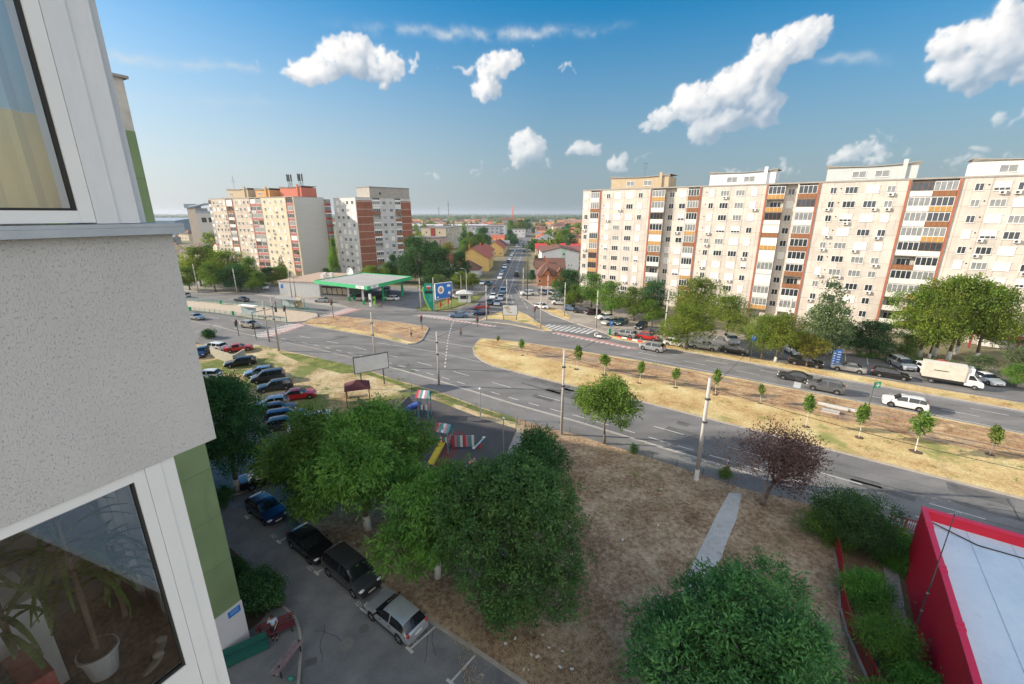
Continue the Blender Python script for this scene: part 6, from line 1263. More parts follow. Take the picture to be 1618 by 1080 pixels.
# billboards
def billboard(name, label, px, py, w, h, zb, face, m, legs, z=.1, edge=steel_d, col=None):
    x, y = G(px, py, z); t = thing(name, label, 'billboard', (x, y, z), R(face))
    b = MB()
    for lx in legs: b.box(lx-.07, lx+.07, -.07, .07, 0, zb+.3)
    b.build('leg', steel_d, t); b = MB(); b.box(-w/2, w/2, -.18, -.075, zb, zb+h); b.build('panel', m, t)
    b = MB(); b.box(-w/2-.08, w/2+.08, -.16, .1, zb+h+.002, zb+h+.1); b.box(-w/2-.08, w/2+.08, -.16, .1, zb-.1, zb-.002); b.box(-w/2-.1, -w/2-.002, -.16, .1, zb-.1, zb+h+.1); b.box(w/2+.002, w/2+.1, -.16, .1, zb-.1, zb+h+.1); b.build('frame', edge, t); return t
blank = mat('blank_poster', (.60, .60, .60), .8, .14, .9)
bx, by = G(589, 605); t = billboard('billboard', 'blank white billboard with a dark frame at the edge of the vacant lot', 590, 610, 4.7, 2.2, 2.5, 34, blank, (-1.6, 1.6), z=.1)
t = billboard('billboard', 'blue billboard with white pictograms next to the price pylon', 702, 486, 5.0, 4.0, 2.6, 40, sblue, (-1.2, 1.2), edge=swhite)
b = MB(); b.sphere((-.9, -.2, 4.9), 1, 14, 8, 0, (.95, .03, 1.05)); b.box(1.0, 2.0, -.2, -.185, 5.5, 6.1); b.sphere((1.6, -.2, 3.9), 1, 12, 6, 0, (.4, .02, .4)); b.box(-2.2, -1.6, -.2, -.185, 2.9, 3.2); b.build('pictogram', swhite, t)
b = MB(); b.sphere((-.9, -.24, 4.9), 1, 12, 8, 0, (.5, .03, .6)); b.build('picture', mat('poster_brown', (.45, .26, .14), .7, .3, 3), t)
b = MB(); b.box(-1.4, -.9, -.2, .2, .6, 1.6); b.box(1.0, 1.4, -.2, .2, 1.0, 2.4); b.build('red_sleeve', sred, t)
t = billboard('billboard', 'small white board with ochre marks on the corner island', 806, 505, 3.3, 2.3, 1.2, -4, swhite, (-1.5, 1.5), z=.12)
b = MB()
for a in ((-1.3, -.2, 2.9, 3.15), (-1.0, .1, 2.5, 2.75), (-.4, .5, 1.7, 1.9), (-.7, -.1, 2.0, 2.2)): b.box(a[0], a[1], -.2, -.185, a[2], a[3])
b.build('ochre_marks', mat('poster_ochre', (.5, .32, .08), .7, .2, 3), t)
# ================================================================ FILLING STATION
corr = mat('white_corrugated_wall', (.64, .64, .62), .7, .06, 1, stretch=(1, 1, 1)); canopy_g = mat('canopy_green', (.04, .40, .16), .5, .08, .8)
fs = thing('filling_station', 'low white building of the filling station with a rust coloured flat roof', 'shop', (-71.5, 132.4, 0), R(-12.5))
b = MB(); b.box(0, 14, 0, 20, 0, 4.1); b.build('wall', corr, fs); b = MB(); b.box(-.2, 14.2, -.2, 20.2, 4.104, 4.35); b.build('roof', mat('rusty_roof', (.40, .29, .22), .9, .15, .6), fs)
b = MB()
for i in range(28): b.box(.2+.5*i, .24+.5*i, -.03, -.002, .1, 4.0)
b.build('wall_ribs', w_gry, fs)
b = MB(); b.box(.6, 1.5, -.05, -.032, 2.0, 3.2); b.build('sign_panel', sblue, fs)
b = MB()
for x, y, s in ((9, 8, 1), (11.5, 9, 1.4), (7, 12, 1)): b.box(x, x+1, y, y+1, 4.36, 4.36+1.1*s)
b.build('roof_unit', corr, fs)
b = MB(); b.box(0, 9, .1, 12, 0, 3.6); b.box(.3, 8.6, -.05, .08, .5, 3.2, 1); t2 = thing('shop_front', 'dark glazed shop front under the left part of the green canopy', 'shop', (-57.6, 129.8, 0), R(-12.5)); b.build('wall', [w_gry, dark], t2)
b = MB()
for i in range(5): b.box(.5+1.7*i, 1.9+1.7*i, -.08, -.052, .8, 2.6)
b.build('display', mat('shop_display', (.30, .26, .20), .6, .5, 2), t2)
cn = thing('station_canopy', 'big flat filling station canopy with a green edge', 'canopy', (0, 0, 0))
cpts = gp([(497, 443), (580, 453), (650, 437), (572, 431)], 5.6)
c0, c1, c2, c3 = [Vector(p) for p in cpts]
cpl = [tuple(c0), tuple(c0.lerp(c1, .45)), tuple(c1), tuple(c1.lerp(c2, .5)), tuple(c2), tuple(c3)]
b = MB(); b.prism(cpl, 4.9, 5.55); b.build('roof', mat('canopy_roof', (.34, .33, .32), .8, .15, .3), cn)
b = MB(); ribbon(b, [c3, c0, c1, c2, c3], .16, 5.75, False, h=.95); b.build('fascia', [canopy_g], cn)
n01 = (c1-c0).normalized(); a01 = math.atan2(n01.y, n01.x); sp_ = c0.lerp(c1, .88)
b = MB(); b.box(-1.6, 1.6, -.16, -.10, 4.95, 5.65); o = b.build('logo_panel', swhite, cn); o.location = (sp_.x, sp_.y, 0); o.rotation_euler = (0, 0, a01); text('lettering', 'MOL', .6, sdark, o, (0, -.17, 5.3), (R(90), 0, 0))
n12 = (c2-c1).normalized(); a12 = math.atan2(n12.y, n12.x); sp_ = c1.lerp(c2, .14)
b = MB(); b.box(-1.6, 1.6, -.16, -.10, 4.95, 5.65); o = b.build('logo_panel', swhite, cn); o.location = (sp_.x, sp_.y, 0); o.rotation_euler = (0, 0, a12); text('lettering', 'MOL', .6, sdark, o, (0, -.17, 5.3), (R(90), 0, 0))
for u, v in ((.80, .12), (.88, .45), (.92, .85), (.45, .2), (.5, .6)):
    p = c0.lerp(c1, u).lerp(c3.lerp(c2, u), v); b = MB(); b.box(p.x-.25, p.x+.25, p.y-.25, p.y+.25, 0, 4.9); b.box(p.x-.27, p.x+.27, p.y-.27, p.y+.27, 0, 1.3, 1); b.build('column', [sgreen if v > .3 else swhite, canopy_g], cn)
for i, (px, py, lb) in enumerate(((586, 484, 'white and green totem nearest the road under the canopy corner'), (592, 482, 'lime green pump totem behind the white one'), (609, 470, 'fuel pump in the middle row under the canopy'), (560, 474, 'fuel pump in the shade near the shop front'), (636, 463, 'fuel pump at the far right end of the canopy'))):
    x, y = G(px, py); t = thing('fuel_pump', lb, 'fuel pump', (x, y, .04), R(-12)); b = MB(); b.box(-.3, .3, -.25, .25, 0, 2.4 if i else 3.4); b.build('cabinet', swhite if i == 0 else slime if i == 1 else sgreen, t); b = MB(); b.box(-.22, .22, -.28, -.252, 1.2, 1.9); b.build('display', sdark, t); b = MB(); b.path([(.3, 0, 1.5), (.5, 0, 1.0), (.32, 0, .5)], .03); b.build('hose', trim, t)
b = MB(); d_ = G(553, 437, 4.4)
vs = []; 
t = thing('satellite_dish', 'white satellite dish on the filling station roof', 'satellite dish', (d_[0], d_[1], 4.4), R(150)); b = MB()
for j in range(5):
    rr_ = 1.5*j/4; vs = [(rr_*math.cos(6.283*i/16), -.5+.35*(j/4)**2*1.2, 1.5+rr_*math.sin(6.283*i/16)) for i in range(16)]; b.v += vs
b.f = [(j*16+i, (j+1)*16+i, (j+1)*16+(i+1) % 16, j*16+(i+1) % 16) for j in range(4) for i in range(16)]; b.m = [0]*len(b.f)
b.build('reflector', swhite, t, True); b = MB(); b.tube((0, -.5, 0), (0, -.5, 1.3), .08); b.build('mount', steel, t)
# price pylon
px_, py_ = G(678, 491); t = thing('price_pylon', 'tall curved green price pylon of the filling station', 'sign', (px_, py_, .05), R(12)); hp = HZ(678, 448, py_)
out = [(-.2, 0), (1.15, 0), (1.15, hp)]+[(-1.25+2.1*(1-q)**2.2*.5, hp*q) for q in (.985, .9, .8, .7, .6, .5, .4, .3, .2, .1, .04)]
out = [(.75, 0), (1.15, 0), (1.25, hp), (-.75, hp)]+[(-1.15+1.9*((.80-q)/.80)**2 if q < .8 else -1.15+.4*((q-.8)/.2)**2, hp*q) for q in (.9, .8, .7, .6, .5, .4, .3, .2, .1, .03)]
b = MB(); n = len(out); b.add([(a, -.2, z) for a, z in out]+[(a, .2, z) for a, z in out], [tuple(range(n)), tuple(range(n, 2*n))[::-1]]+[(i, n+i, n+(i+1) % n, (i+1) % n) for i in range(n)]); b.build('panel', mat('pylon_green', (.01, .26, .19), .45, .05, 1), t)
b = MB(); ou = out[4:]; 
for (a, z1), (c_, z2) in zip(ou, ou[1:]): b.add([(a-.3, -.22, z1), (a+.02, -.22, z1), (c_+.02, -.22, z2), (c_-.3, -.22, z2)], [(0, 1, 2, 3)]); b.add([(a-.3, -.22, z1), (c_-.3, -.22, z2), (c_-.3, .2, z2), (a-.3, .2, z1)], [(0, 1, 2, 3)])
b.build('lime_edge', slime, t)
b = MB(); b.add([(-.35, -.225, hp*.9), (.75, -.225, hp*.9), (.62, -.225, hp*.83), (.2, -.225, hp*.775), (-.25, -.225, hp*.83)], [(0, 1, 2, 3, 4)]); b.build('emblem', sred, t); b = MB(); b.add([(-.35, -.235, hp*.93), (.75, -.235, hp*.93), (.75, -.235, hp*.88), (-.35, -.235, hp*.88)], [(0, 1, 2, 3)]); b.build('emblem_band', swhite, t); text('lettering', 'MOL', .36, sred, t, (.2, -.24, hp*.905), (R(90), 0, 0))
b = MB(); b.box(-.8, 1.05, -.23, -.205, hp*.64, hp*.74); b.build('price_band', sdark, t)
b = MB()
for k in range(4): b.box(.35 if k > 1 else 0, .95, -.225, -.205, hp*(.36+.07*k), hp*(.385+.07*k))
b.build('price_rows', mat('pylon_mark', (.10, .42, .34), .5, .1, 2), t)
# kiosk with a tent roof
x, y = G(741, 478); t = thing('kiosk', 'small white kiosk with a grey tent shaped roof beside the street lamps', 'kiosk', (x-1.2, y, .05), R(5)); b = MB(); b.box(-1.7, 1.7, 0, 2.6, 0, 2.5); b.build('wall', corr, t); b = MB(); b.add([(-2.4, -.8, 2.55), (2.4, -.8, 2.55), (2.4, 3.4, 2.55), (-2.4, 3.4, 2.55), (0, 1.3, 3.5)], [(0, 1, 4), (1, 2, 4), (2, 3, 4), (3, 0, 4), (0, 3, 2, 1)]); b.build('roof', mat('kiosk_canvas', (.50, .50, .48), .8, .1, 1), t); b = MB(); b.box(-1.2, 1.0, -.04, -.003, 1.0, 2.0); b.build('window', wglass, t)
# tram shelter with billboards
x, y = G(476, 489); t = thing('tram_shelter', 'glass tram shelter with posters on the tram lane', 'shelter', (x-3, y+1, .13), R(-22)); b = MB()
for a in (-4, -1.3, 1.3, 4): b.box(a-.05, a+.05, .6, .7, 0, 2.5)
b.build('frame', sgreen, t); b = MB(); b.box(-4.2, 4.2, -.9, .9, 2.5, 2.62); b.build('roof', steel, t); b = MB(); b.box(-3.9, -1.4, .64, .66, .3, 2.3); b.box(-1.2, 1.2, .64, .66, .3, 2.3); b.build('glass', mat('pale_glass', (.36, .44, .46), .1, .2, 1, spec=.8), t)
b = MB(); b.box(1.6, 3.2, .5, .7, .3, 2.9); b.build('poster', mat('poster_yellow', (.5, .42, .2), .7, .4, 2), t)
x, y = G(443, 508); t = thing('route_shelter', 'small white framed stop board at the near fence of the tram lane', 'shelter', (x-10, y+5, .13), R(-22)); b = MB(); b.box(-2.6, -2.5, 0, .1, 0, 2.6); b.box(2.5, 2.6, 0, .1, 0, 2.6); b.box(-2.6, 2.6, -.7, .7, 2.6, 2.72); b.build('frame', swhite, t); b = MB(); b.box(-2.5, 2.5, .03, .06, .5, 2.2); b.build('panel', mat('pale_glass', (.36, .44, .46), .1), t)
# ================================================================ FENCES
def fence(name, label, pts, h, step, m, z=.12, rails=(.1, .9), bars=0.0, r=.025, post_r=.04, mesh=None):
    P = [Vector(p) for p in pts]; b = MB(); rb = MB(); t = thing(name, label, 'fence', (P[0].x, P[0].y, z)); o = P[0]
    for a, c in zip(P, P[1:]):
        n = max(1, round((c-a).length/step))
        for i in range(n): q = a.lerp(c, i/n)-o; b.tube((q.x, q.y, 0), (q.x, q.y, h), post_r, post_r, 5)
        for f in rails: rb.tube((a.x-o.x, a.y-o.y, h*f), (c.x-o.x, c.y-o.y, h*f), r, r, 4)
        if bars:
            n = int((c-a).length/bars)
            for i in range(n): q = a.lerp(c, (i+.5)/n)-o; rb.box(q.x-.012, q.x+.012, q.y-.012, q.y+.012, h*rails[0], h*rails[-1])
    q = P[-1]-o; b.tube((q.x, q.y, 0), (q.x, q.y, h), post_r, post_r, 5)
    b.build('posts', m, t); rb.build('railing', m, t)
    if mesh:
        mb_ = MB()
        for a, c in zip(P, P[1:]):
            n = int((c-a).length/.22); 
            for i in range(n):
                q, q2 = a.lerp(c, i/n)-o, a.lerp(c, min(1, (i+h/.22*.5)/n))-o
                mb_.tube((q.x, q.y, .05), (q2.x, q2.y, h), .006, .006, 3, caps=False); mb_.tube((q2.x, q2.y, .05), (q.x, q.y, h), .006, .006, 3, caps=False)
        mb_.build('wire_mesh', m, t)
    return t
teal = mat('teal_fence_paint', (.10, .28, .24), .6, .15, 2); wiref = mat('rusty_wire_fence', (.10, .09, .075), .8, .2, 3)
fence('railing', 'teal railing along the far side of the tram lane', gp([(285, 474), (400, 484.5), (475, 491.5), (500, 495)], .14), 1.1, 1.9, teal, .13, (.15, .5, .97), .35)
fence('railing', 'teal railing along the near side of the tram lane', gp([(285, 489), (340, 495), (400, 503.5), (453, 509.5)], .14), 1.1, 1.9, teal, .13, (.15, .5, .97), .35)
for i, (px, py) in enumerate(((301, 492), (369, 499), (349, 481))):
    x, y = G(px, py, .13); b = MB(); b.tube((0, 0, .3), (0, 0, 1.2), .28, .32, 10); b.tube((0, 0, 0), (0, 0, .3), .05, .05, 6); o = b.build('litter_bin', sgreen); o.location = (x, y, .13); tag(o, ['green litter bin at the left end of the near teal railing', 'green litter bin midway along the near teal railing', 'dark green litter bin at the far teal railing'][i], 'litter bin')
fence('playground_fence', 'low wire fence with thin posts round the playground', gp([(600, 640), (623, 643), (651, 618), (690, 630), (729, 641), (777, 657), (818, 670), (815, 682)], .14), 1.1, 3.2, mat('fence_green_grey', (.10, .13, .11), .7, .15, 3), .12, (.05, .95), mesh=True, r=.012, post_r=.03)
fence('wire_fence', 'low sagging wire fence between the lawn and the near pavement', gp([(830, 672), (900, 684), (957, 702), (1030, 724.5), (1069, 737), (1110, 751), (1150, 766)], .12), .75, 3.4, wiref, .12, (.3, .6, .95), r=.01, post_r=.035)
fence('wire_fence', 'wire fence at the far left between the pavement and the lot', gp([(255, 540), (300, 541), (328, 533), (336, 520)], .12), 1.2, 2.6, steel, .12, (.1, .95), mesh=True, r=.012)
redf = mat('red_fence_paint', (.30, .02, .025), .6, .15, 2)
fence('red_fence', 'red metal fence on a low kerb between the lawn and the shop yard', gp([(1318, 862), (1326, 905), (1329, 960), (1340, 1000), (1375, 1080), (1410, 1160)], .12), 1.2, 2.2, redf, .14, (.12, .97), .13, r=.03, post_r=.04)
b = MB(); ribbon(b, gp([(1318, 862), (1326, 905), (1329, 960), (1340, 1000), (1375, 1080), (1410, 1160)], .12), .2, .16, h=.1); struct(b.build('fence_kerb', conc))
fence('red_fence', 'red picket fence along the pavement behind the juniper mound', gp([(1404, 832), (1428, 838), (1446, 842)], .12), 1.1, 1.4, redf, .14, (.12, .97), .13, r=.03, post_r=.04)
fence('orange_barrier', 'low orange barrier on the path at the right end of the car park', gp([(1578, 578), (1598, 588), (1612, 594)], .05), .8, 1.5, mat('orange_paint', (.5, .14, .04), .6, .1, 2), .05, (.4, .95))
# red and white kerb markers
b = MB(); p0, p1 = [Vector(q) for q in gp([(975, 532), (1025, 543)], .1)]
for i in range(6): ribbon(b, [p0.lerp(p1, i/6), p0.lerp(p1, (i+.96)/6)], .22, .34, h=.34); b.m[-5:] = [i % 2]*5
tag(b.build('barrier_kerb', [sred, swhite]), 'red and white kerb barrier below the red hatchback', 'barrier')
# concrete pipes on the median
b = MB(); 
for i, (px, py) in enumerate(((1308, 643), (1322, 647), (1336, 649))):
    x, y = G(px, py, .14); q = PQ(0, 0); d = Vector((.804, -.595, 0)); c = Vector((x, y, .14+.25))
    o = MB(); o.tube(c-d*1.1, c+d*1.1, .25, .25, 12); tag(o.build('concrete_pipe', conc_p), ['left concrete pipe of the heap on the median', 'middle concrete pipe of the heap on the median', 'right concrete pipe of the heap on the median'][i], 'pipe', 'concrete pipes on the median')
x, y = G(1312, 651, .14); b = MB(); b.box(-.9, .9, -.35, .35, 0, .3); o = b.build('concrete_slab', conc_p); o.location = (x, y, .13); o.rotation_euler = (0, 0, R(B_)); tag(o, 'flat concrete slab lying below the pipes on the median', 'slab')
# graffiti wall
p0, p1, p2 = [Vector(q) for q in gp([(335, 563), (371, 576), (388, 565)], .1)]
grm = bpy.data.materials.new('graffiti_concrete'); grm.use_nodes = True; tt = grm.node_tree; bb_ = tt.nodes['Principled BSDF']; bb_.inputs['Roughness'].default_value = .9
tcn = tt.nodes.new('ShaderNodeTexCoord'); n1 = nd(tt, 'ShaderNodeTexNoise', ins={'Vector': tcn.outputs['Object'], 'Scale': 1.6, 'Detail': 1.0, 'Distortion': 2.5})
rp = tt.nodes.new('ShaderNodeValToRGB'); tt.links.new(n1.outputs['Fac'], rp.inputs[0]); rp.color_ramp.interpolation = 'CONSTANT'; e = rp.color_ramp.elements
for _ in range(5): e.new(.5)
for i, (p, c) in enumerate([(0, (.42, .36, .28)), (.42, (.08, .3, .22)), (.45, (.44, .38, .3)), (.55, (.55, .52, .48)), (.58, (.42, .36, .28)), (.64, (.12, .12, .14)), (.67, (.42, .36, .28))]): e[i].position = p; e[i].color = (*c, 1)
tt.links.new(rp.outputs[0], bb_.inputs['Base Color'])
b = MB(); ribbon(b, [p0, p1], .25, 1.75, h=1.65, side=.0); ribbon(b, [p1, p2], .25, 1.72, h=1.62)
tag(b.build('graffiti_wall', grm), 'short concrete wall with graffiti between the parked cars of the lot', 'wall')
# gazebo
x, y = G(567, 634, .1); t = thing('picnic_shelter', 'small open picnic shelter with a dark red pyramid roof on the lot', 'shelter', (x, y, .11), R(20)); b = MB(); b.add([(-1.6, -1.6, 2.2), (1.6, -1.6, 2.2), (1.6, 1.6, 2.2), (-1.6, 1.6, 2.2), (0, 0, 3.1)], [(0, 1, 4), (1, 2, 4), (2, 3, 4), (3, 0, 4), (0, 3, 2, 1)]); b.build('roof', mat('gazebo_red', (.10, .025, .03), .8, .15, 1), t)
for a in (-1.4, 1.4):
    for c in (-1.4, 1.4): b = MB(); b.tube((a, c, 0), (a, c, 2.2), .06, .06, 6); b.build('post', brownf, t)
b = MB(); b.box(-1.2, 1.2, -.3, .3, .7, .78); b.box(-.1, .1, -.1, .1, 0, .7); b.build('table', mat('weathered_wood', (.24, .20, .15), .9, .2, 3), t); b = MB(); b.box(-1.2, 1.2, .7, 1.0, .4, .46); b.box(-1.2, 1.2, -1.0, -.7, .4, .46); b.build('bench', mat('green_wood', (.14, .2, .12), .8, .2, 3), t)
# ================================================================ PLAYGROUND
wood_t = mat('play_teal', (.10, .32, .34), .6, .1, 2); play = [mat('play_red', (.45, .07, .08), .6, .1, 2), wood_t, mat('play_pink', (.55, .26, .32), .6, .1, 2), swhite, mat('play_yellow', (.62, .50, .06), .5, .08, 2), mat('play_blue', (.03, .08, .35), .5, .1, 2)]
def tower(label, px, py, ang, slide, s=1.0):
    x, y = G(px, py, .15); t = thing('play_tower', label, 'play tower', (x, y, .155), R(ang)); b = MB()
    for a in (-.6, .6):
        for c in (-.6, .6): b.box(a-.05, a+.05, c-.05, c+.05, 0, 2.6*s)
    b.build('posts', wood_t, t); b = MB(); b.box(-.6, .6, -.6, .6, 1.1, 1.18); b.build('deck', brownf, t)
    for s_ in (-1, 1):
        b = MB()
        for i in range(6): x0 = -.8+1.6*i/6; b.add([(x0, s_*.85, 2.45*s), (x0+.255, s_*.85, 2.45*s), (x0+.255, 0, 3.05*s), (x0, 0, 3.05*s), (x0, s_*.85, 2.40*s), (x0+.255, s_*.85, 2.40*s), (x0+.255, 0, 3.0*s), (x0, 0, 3.0*s)], [(0, 1, 2, 3) if s_ < 0 else (3, 2, 1, 0), (4, 7, 6, 5), (0, 4, 5, 1), (0, 3, 7, 4), (1, 5, 6, 2)], (0, 2, 1, 3, 2, 1)[i])
        b.build('roof_panel', play, t)
    b = MB()
    for i in range(6): x0 = -.55+1.1*i/6; b.box(x0, x0+.14, -.64, -.6, 1.18, 1.85, (0, 1, 3)[i % 3]); b.box(.6, .64, x0, x0+.14, 1.18, 1.85, (2, 0, 1)[i % 3])
    b.build('side_boards', play, t)
    if slide:
        cx, m = slide; b = MB(); L_ = 2.6
        b.add([(-.28, -.6, 1.15), (.28, -.6, 1.15), (.28, -.6-L_, .18), (-.28, -.6-L_, .18), (-.28, -.6, 1.1), (.28, -.6, 1.1), (.28, -.6-L_, .13), (-.28, -.6-L_, .13)], [(0, 3, 2, 1), (4, 5, 6, 7), (3, 7, 6, 2)])
        for q in (-.3, .28): b.add([(q, -.6, 1.38), (q+.03, -.6, 1.38), (q+.03, -.6-L_, .36), (q, -.6-L_, .36), (q, -.6, 1.1), (q+.03, -.6, 1.1), (q+.03, -.6-L_, .12), (q, -.6-L_, .12)], [(0, 1, 2, 3), (0, 3, 7, 4), (1, 5, 6, 2), (3, 2, 6, 7)])
        b.build('slide', m, t)
    return t
t = tower('striped roof play tower with a yellow slide in the middle of the playground', 704, 710, -18, (0, play[4]))
b = MB(); 
for i in range(8): b.box(.7+.28*i, .95+.28*i, .1+.1*i, .16+.1*i, .4, 1.7, (0, 2, 1, 3)[i % 4])
b.build('bridge_boards', play, t)
t = tower('taller striped roof play tower with a dark blue tube slide, back of the playground', 672, 658, -8, None, 1.15)
b = MB(); b.tube((-.6, 0, 1.6), (-1.5, -.1, 1.3), .42, .42, 12); b.tube((-1.5, -.1, 1.3), (-2.6, -.3, .5), .42, .40, 12); b.build('tube_slide', play[5], t)
x, y = G(757, 707, .15); t = thing('seesaw', 'light blue seesaw on the dark playground floor', 'seesaw', (x, y, .16), R(68)); b = MB(); b.box(-1.3, 1.3, -.07, .07, .5, .58); b.build('beam', mat('play_pale_blue', (.36, .58, .62), .6, .08, 2), t); b = MB(); b.box(-.12, .12, -.25, .1, 0, .5); b.build('support', play[0], t)
for s in (-1, 1): b = MB(); b.box(s*1.2-.14, s*1.2+.14, -.14, .14, .585, .64); b.tube((s*.95, 0, .58), (s*.95, 0, .85), .02, .02, 5); b.build('seat', swhite, t)
x, y = G(745, 737, .15); t = thing('spring_rider', 'small pink spring rider at the lower end of the playground', 'spring rider', (x, y, .16), R(30)); b = MB(); b.tube((0, 0, 0), (0, 0, .35), .1, .08, 8); b.build('spring', steel_d, t); b = MB(); b.sphere((0, 0, .5), 1, 8, 6, 0, (.35, .1, .2)); b.sphere((.3, 0, .72), .14, 8, 6); b.build('body', play[2], t)
# ================================================================ BENCHES
slat = mat('red_brown_bench_paint', (.13, .03, .035), .45, .25, 3); slat_w = mat('worn_bench_paint', (.30, .22, .22), .6, .6, 2.2); slat_g = mat('green_bench_paint', (.015, .10, .08), .5, .2, 2); castm = mat('bench_iron', (.03, .03, .03), .6, .1, 3)
def bench(name, label, px, py, ang, L_, m, z=.11):
    x, y = G(px, py, z); t = thing(name, label, 'bench', (x, y, z), R(ang)); b = MB()
    for i in range(4): b.box(-L_/2, L_/2, -.28+.135*i, -.17+.135*i, .43, .46)
    b.build('seat', m, t); b = MB()
    for i in range(3): b.box(-L_/2, L_/2, .26+.04*i, .29+.04*i, .52+.13*i, .62+.13*i)
    b.build('backrest', m, t)
    for s in (-1, 1): b = MB(); b.box(s*(L_/2-.2)-.03, s*(L_/2-.2)+.03, -.26, -.2, 0, .43); b.box(s*(L_/2-.2)-.03, s*(L_/2-.2)+.03, .2, .26, 0, .9); b.box(s*(L_/2-.2)-.03, s*(L_/2-.2)+.03, -.26, .26, .38, .425); b.build('leg', castm, t)
    return t
bench('park_bench', 'dark red slatted bench with a woman on it in front of the big dark bush', 438, 1003, 31, 2.0, slat)
bench('park_bench', 'worn peeling red bench standing across from the others at the kerb', 455, 1048, 256, 1.9, slat_w)
x, y = G(388, 1036, .11); t = thing('green_bench', 'solid green bench with box sides against the foot of the green wall', 'bench', (x, y, .11), R(34)); b = MB(); b.box(-1.15, 1.15, -.26, .1, .4, .44); b.build('seat', slat_g, t); b = MB(); b.box(-1.15, 1.15, .14, .18, .44, .9); b.box(-1.15, 1.15, -.30, -.262, .05, .44); b.build('backrest', slat_g, t)
for s in (-1, 1): b = MB(); b.box(s*1.13-.03, s*1.13+.03, -.26, .14, 0, .6); b.build('side', slat_g, t)
x, y = G(462, 1078, .11); b = MB(); b.sphere((0, 0, .16), 1, 10, 6, 0, (.16, .13, .15)); o = b.build('green_bag', mat('green_plastic', (.03, .22, .16), .4, .3, 6)); o.location = (x-.1, y+.1, .1); tag(o, 'small green plastic bag under the end of the worn bench', 'bag')
# ================================================================ PEOPLE
skin = mat('skin', (.42, .24, .16), .6, .05, 5); hairm = mat('dark_hair', (.035, .022, .015), .7, .15, 12)
def person(label, px, py, pose, rz, top, bottom, h=1.7, z=.12, hair=hairm, xy=None, group=None, dz=0.0):
    x, y = xy or G(px, py, z); t = thing('person', label, 'person', (x, y, z+dz), R(rz), group); s = h/1.72
    P = POSES[pose]; V, E, RD = [], [], []
    def chain(pts, rads, first=None):
        prev = first
        for p, r in zip(pts, rads):
            V.append(p); RD.append(r); i = len(V)-1
            if prev is not None: E.append((prev, i))
            prev = i
        return prev
    def skinned(name, m, sub=1):
        me = bpy.data.meshes.new(name); me.from_pydata([tuple(q) for q in V], E, []); me.materials.append(m)
        o = inst(name, me, t); o.scale = (s, s, s); md = o.modifiers.new('skin', 'SKIN'); md.use_smooth_shade = True
        for v, r in zip(me.skin_vertices[0].data, RD): v.radius = (r, r)
        me.skin_vertices[0].data[0].use_root = True
        o.modifiers.new('sub', 'SUBSURF').levels = sub; o.modifiers[-1].render_levels = sub; return o
    hip, chest, neck, head = P['hip'], P['chest'], P['neck'], P['head']
    # body: one continuous surface from pelvis to head, hands and feet
    chain([hip, Vector(hip).lerp(Vector(chest), .5), chest, neck, Vector(neck).lerp(Vector(head), .45)], [.115, .11, .13, .05, .052]); nb = len(V)-1
    chain([head, Vector(head)+Vector((0, 0, .09))], [.088, .07], nb)
    for sd_ in ('l', 'r'):
        a = P['arm_'+sd_]; w = chain(a, [.055, .042, .030], 2); d = (Vector(a[2])-Vector(a[1])).normalized(); pv_ = chain([Vector(a[2])+d*.05], [.032], w)
        sdv = d.orthogonal().normalized()
        for k, (off, ln) in enumerate(((-.03, .07), (-.01, .08), (.01, .078), (.03, .06))): chain([Vector(a[2])+d*.08+sdv*off, Vector(a[2])+d*(.08+ln)+sdv*off+Vector((0, 0, -.015))], [.009, .007], pv_)
        chain([Vector(a[2])+d*.05-sdv*.05, Vector(a[2])+d*.09-sdv*.06], [.010, .008], w)
        chain(P['leg_'+sd_], [.085, .058, .038, .035], 0)
    o = skinned('body', skin)
    V.clear(); E.clear(); RD.clear()
    chain([Vector(hip)+Vector((0, 0, .05)), Vector(hip).lerp(Vector(chest), .5), chest, Vector(chest).lerp(Vector(neck), .6)], [.135, .125, .152, .075])
    for sd_ in ('l', 'r'): a = P['arm_'+sd_]; chain([a[0], Vector(a[0]).lerp(Vector(a[1]), .75)], [.07, .055], 2)
    skinned('shirt', top)
    V.clear(); E.clear(); RD.clear()
    chain([Vector(hip)+Vector((0, 0, .04))], [.135])
    for sd_ in ('l', 'r'): a = P['leg_'+sd_]; chain([Vector(a[0]), a[1], Vector(a[2])+Vector((0, 0, .05))], [.1, .072, .055], 0)
    skinned('trousers', bottom)
    b = MB(); hc = Vector(head)+Vector((0, 0, .06)); b.sphere(hc+Vector((.018, 0, .025)), 1, 12, 8, 0, (.098, .088, .11)); ho = b.build('hair', hair, t, True); ho.scale = (s, s, s)
    b = MB(); fx = -1
    b.sphere(hc+Vector((-.085, 0, -.025)), 1, 6, 5, 0, (.02, .013, .022)); 
    for q in (-1, 1): b.sphere(hc+Vector((-.078, q*.033, .0)), 1, 6, 4, 1, (.012, .014, .009)); b.sphere(hc+Vector((0, q*.088, -.02)), 1, 6, 4, 0, (.02, .012, .03))
    b.box(hc.x-.088, hc.x-.075, -.022, .022, hc.z-.062, hc.z-.052, 2); fo = b.build('face', [skin, dark, mat('lips', (.30, .09, .08), .6)], t, True); fo.scale = (s, s, s)
    b = MB()
    for sd_ in ('l', 'r'): f = Vector(P['leg_'+sd_][3]); b.sphere(f+Vector((-.03, 0, 0)), 1, 8, 5, 0, (.12, .045, .045))
    so = b.build('shoes', trim, t, True); so.scale = (s, s, s); return t
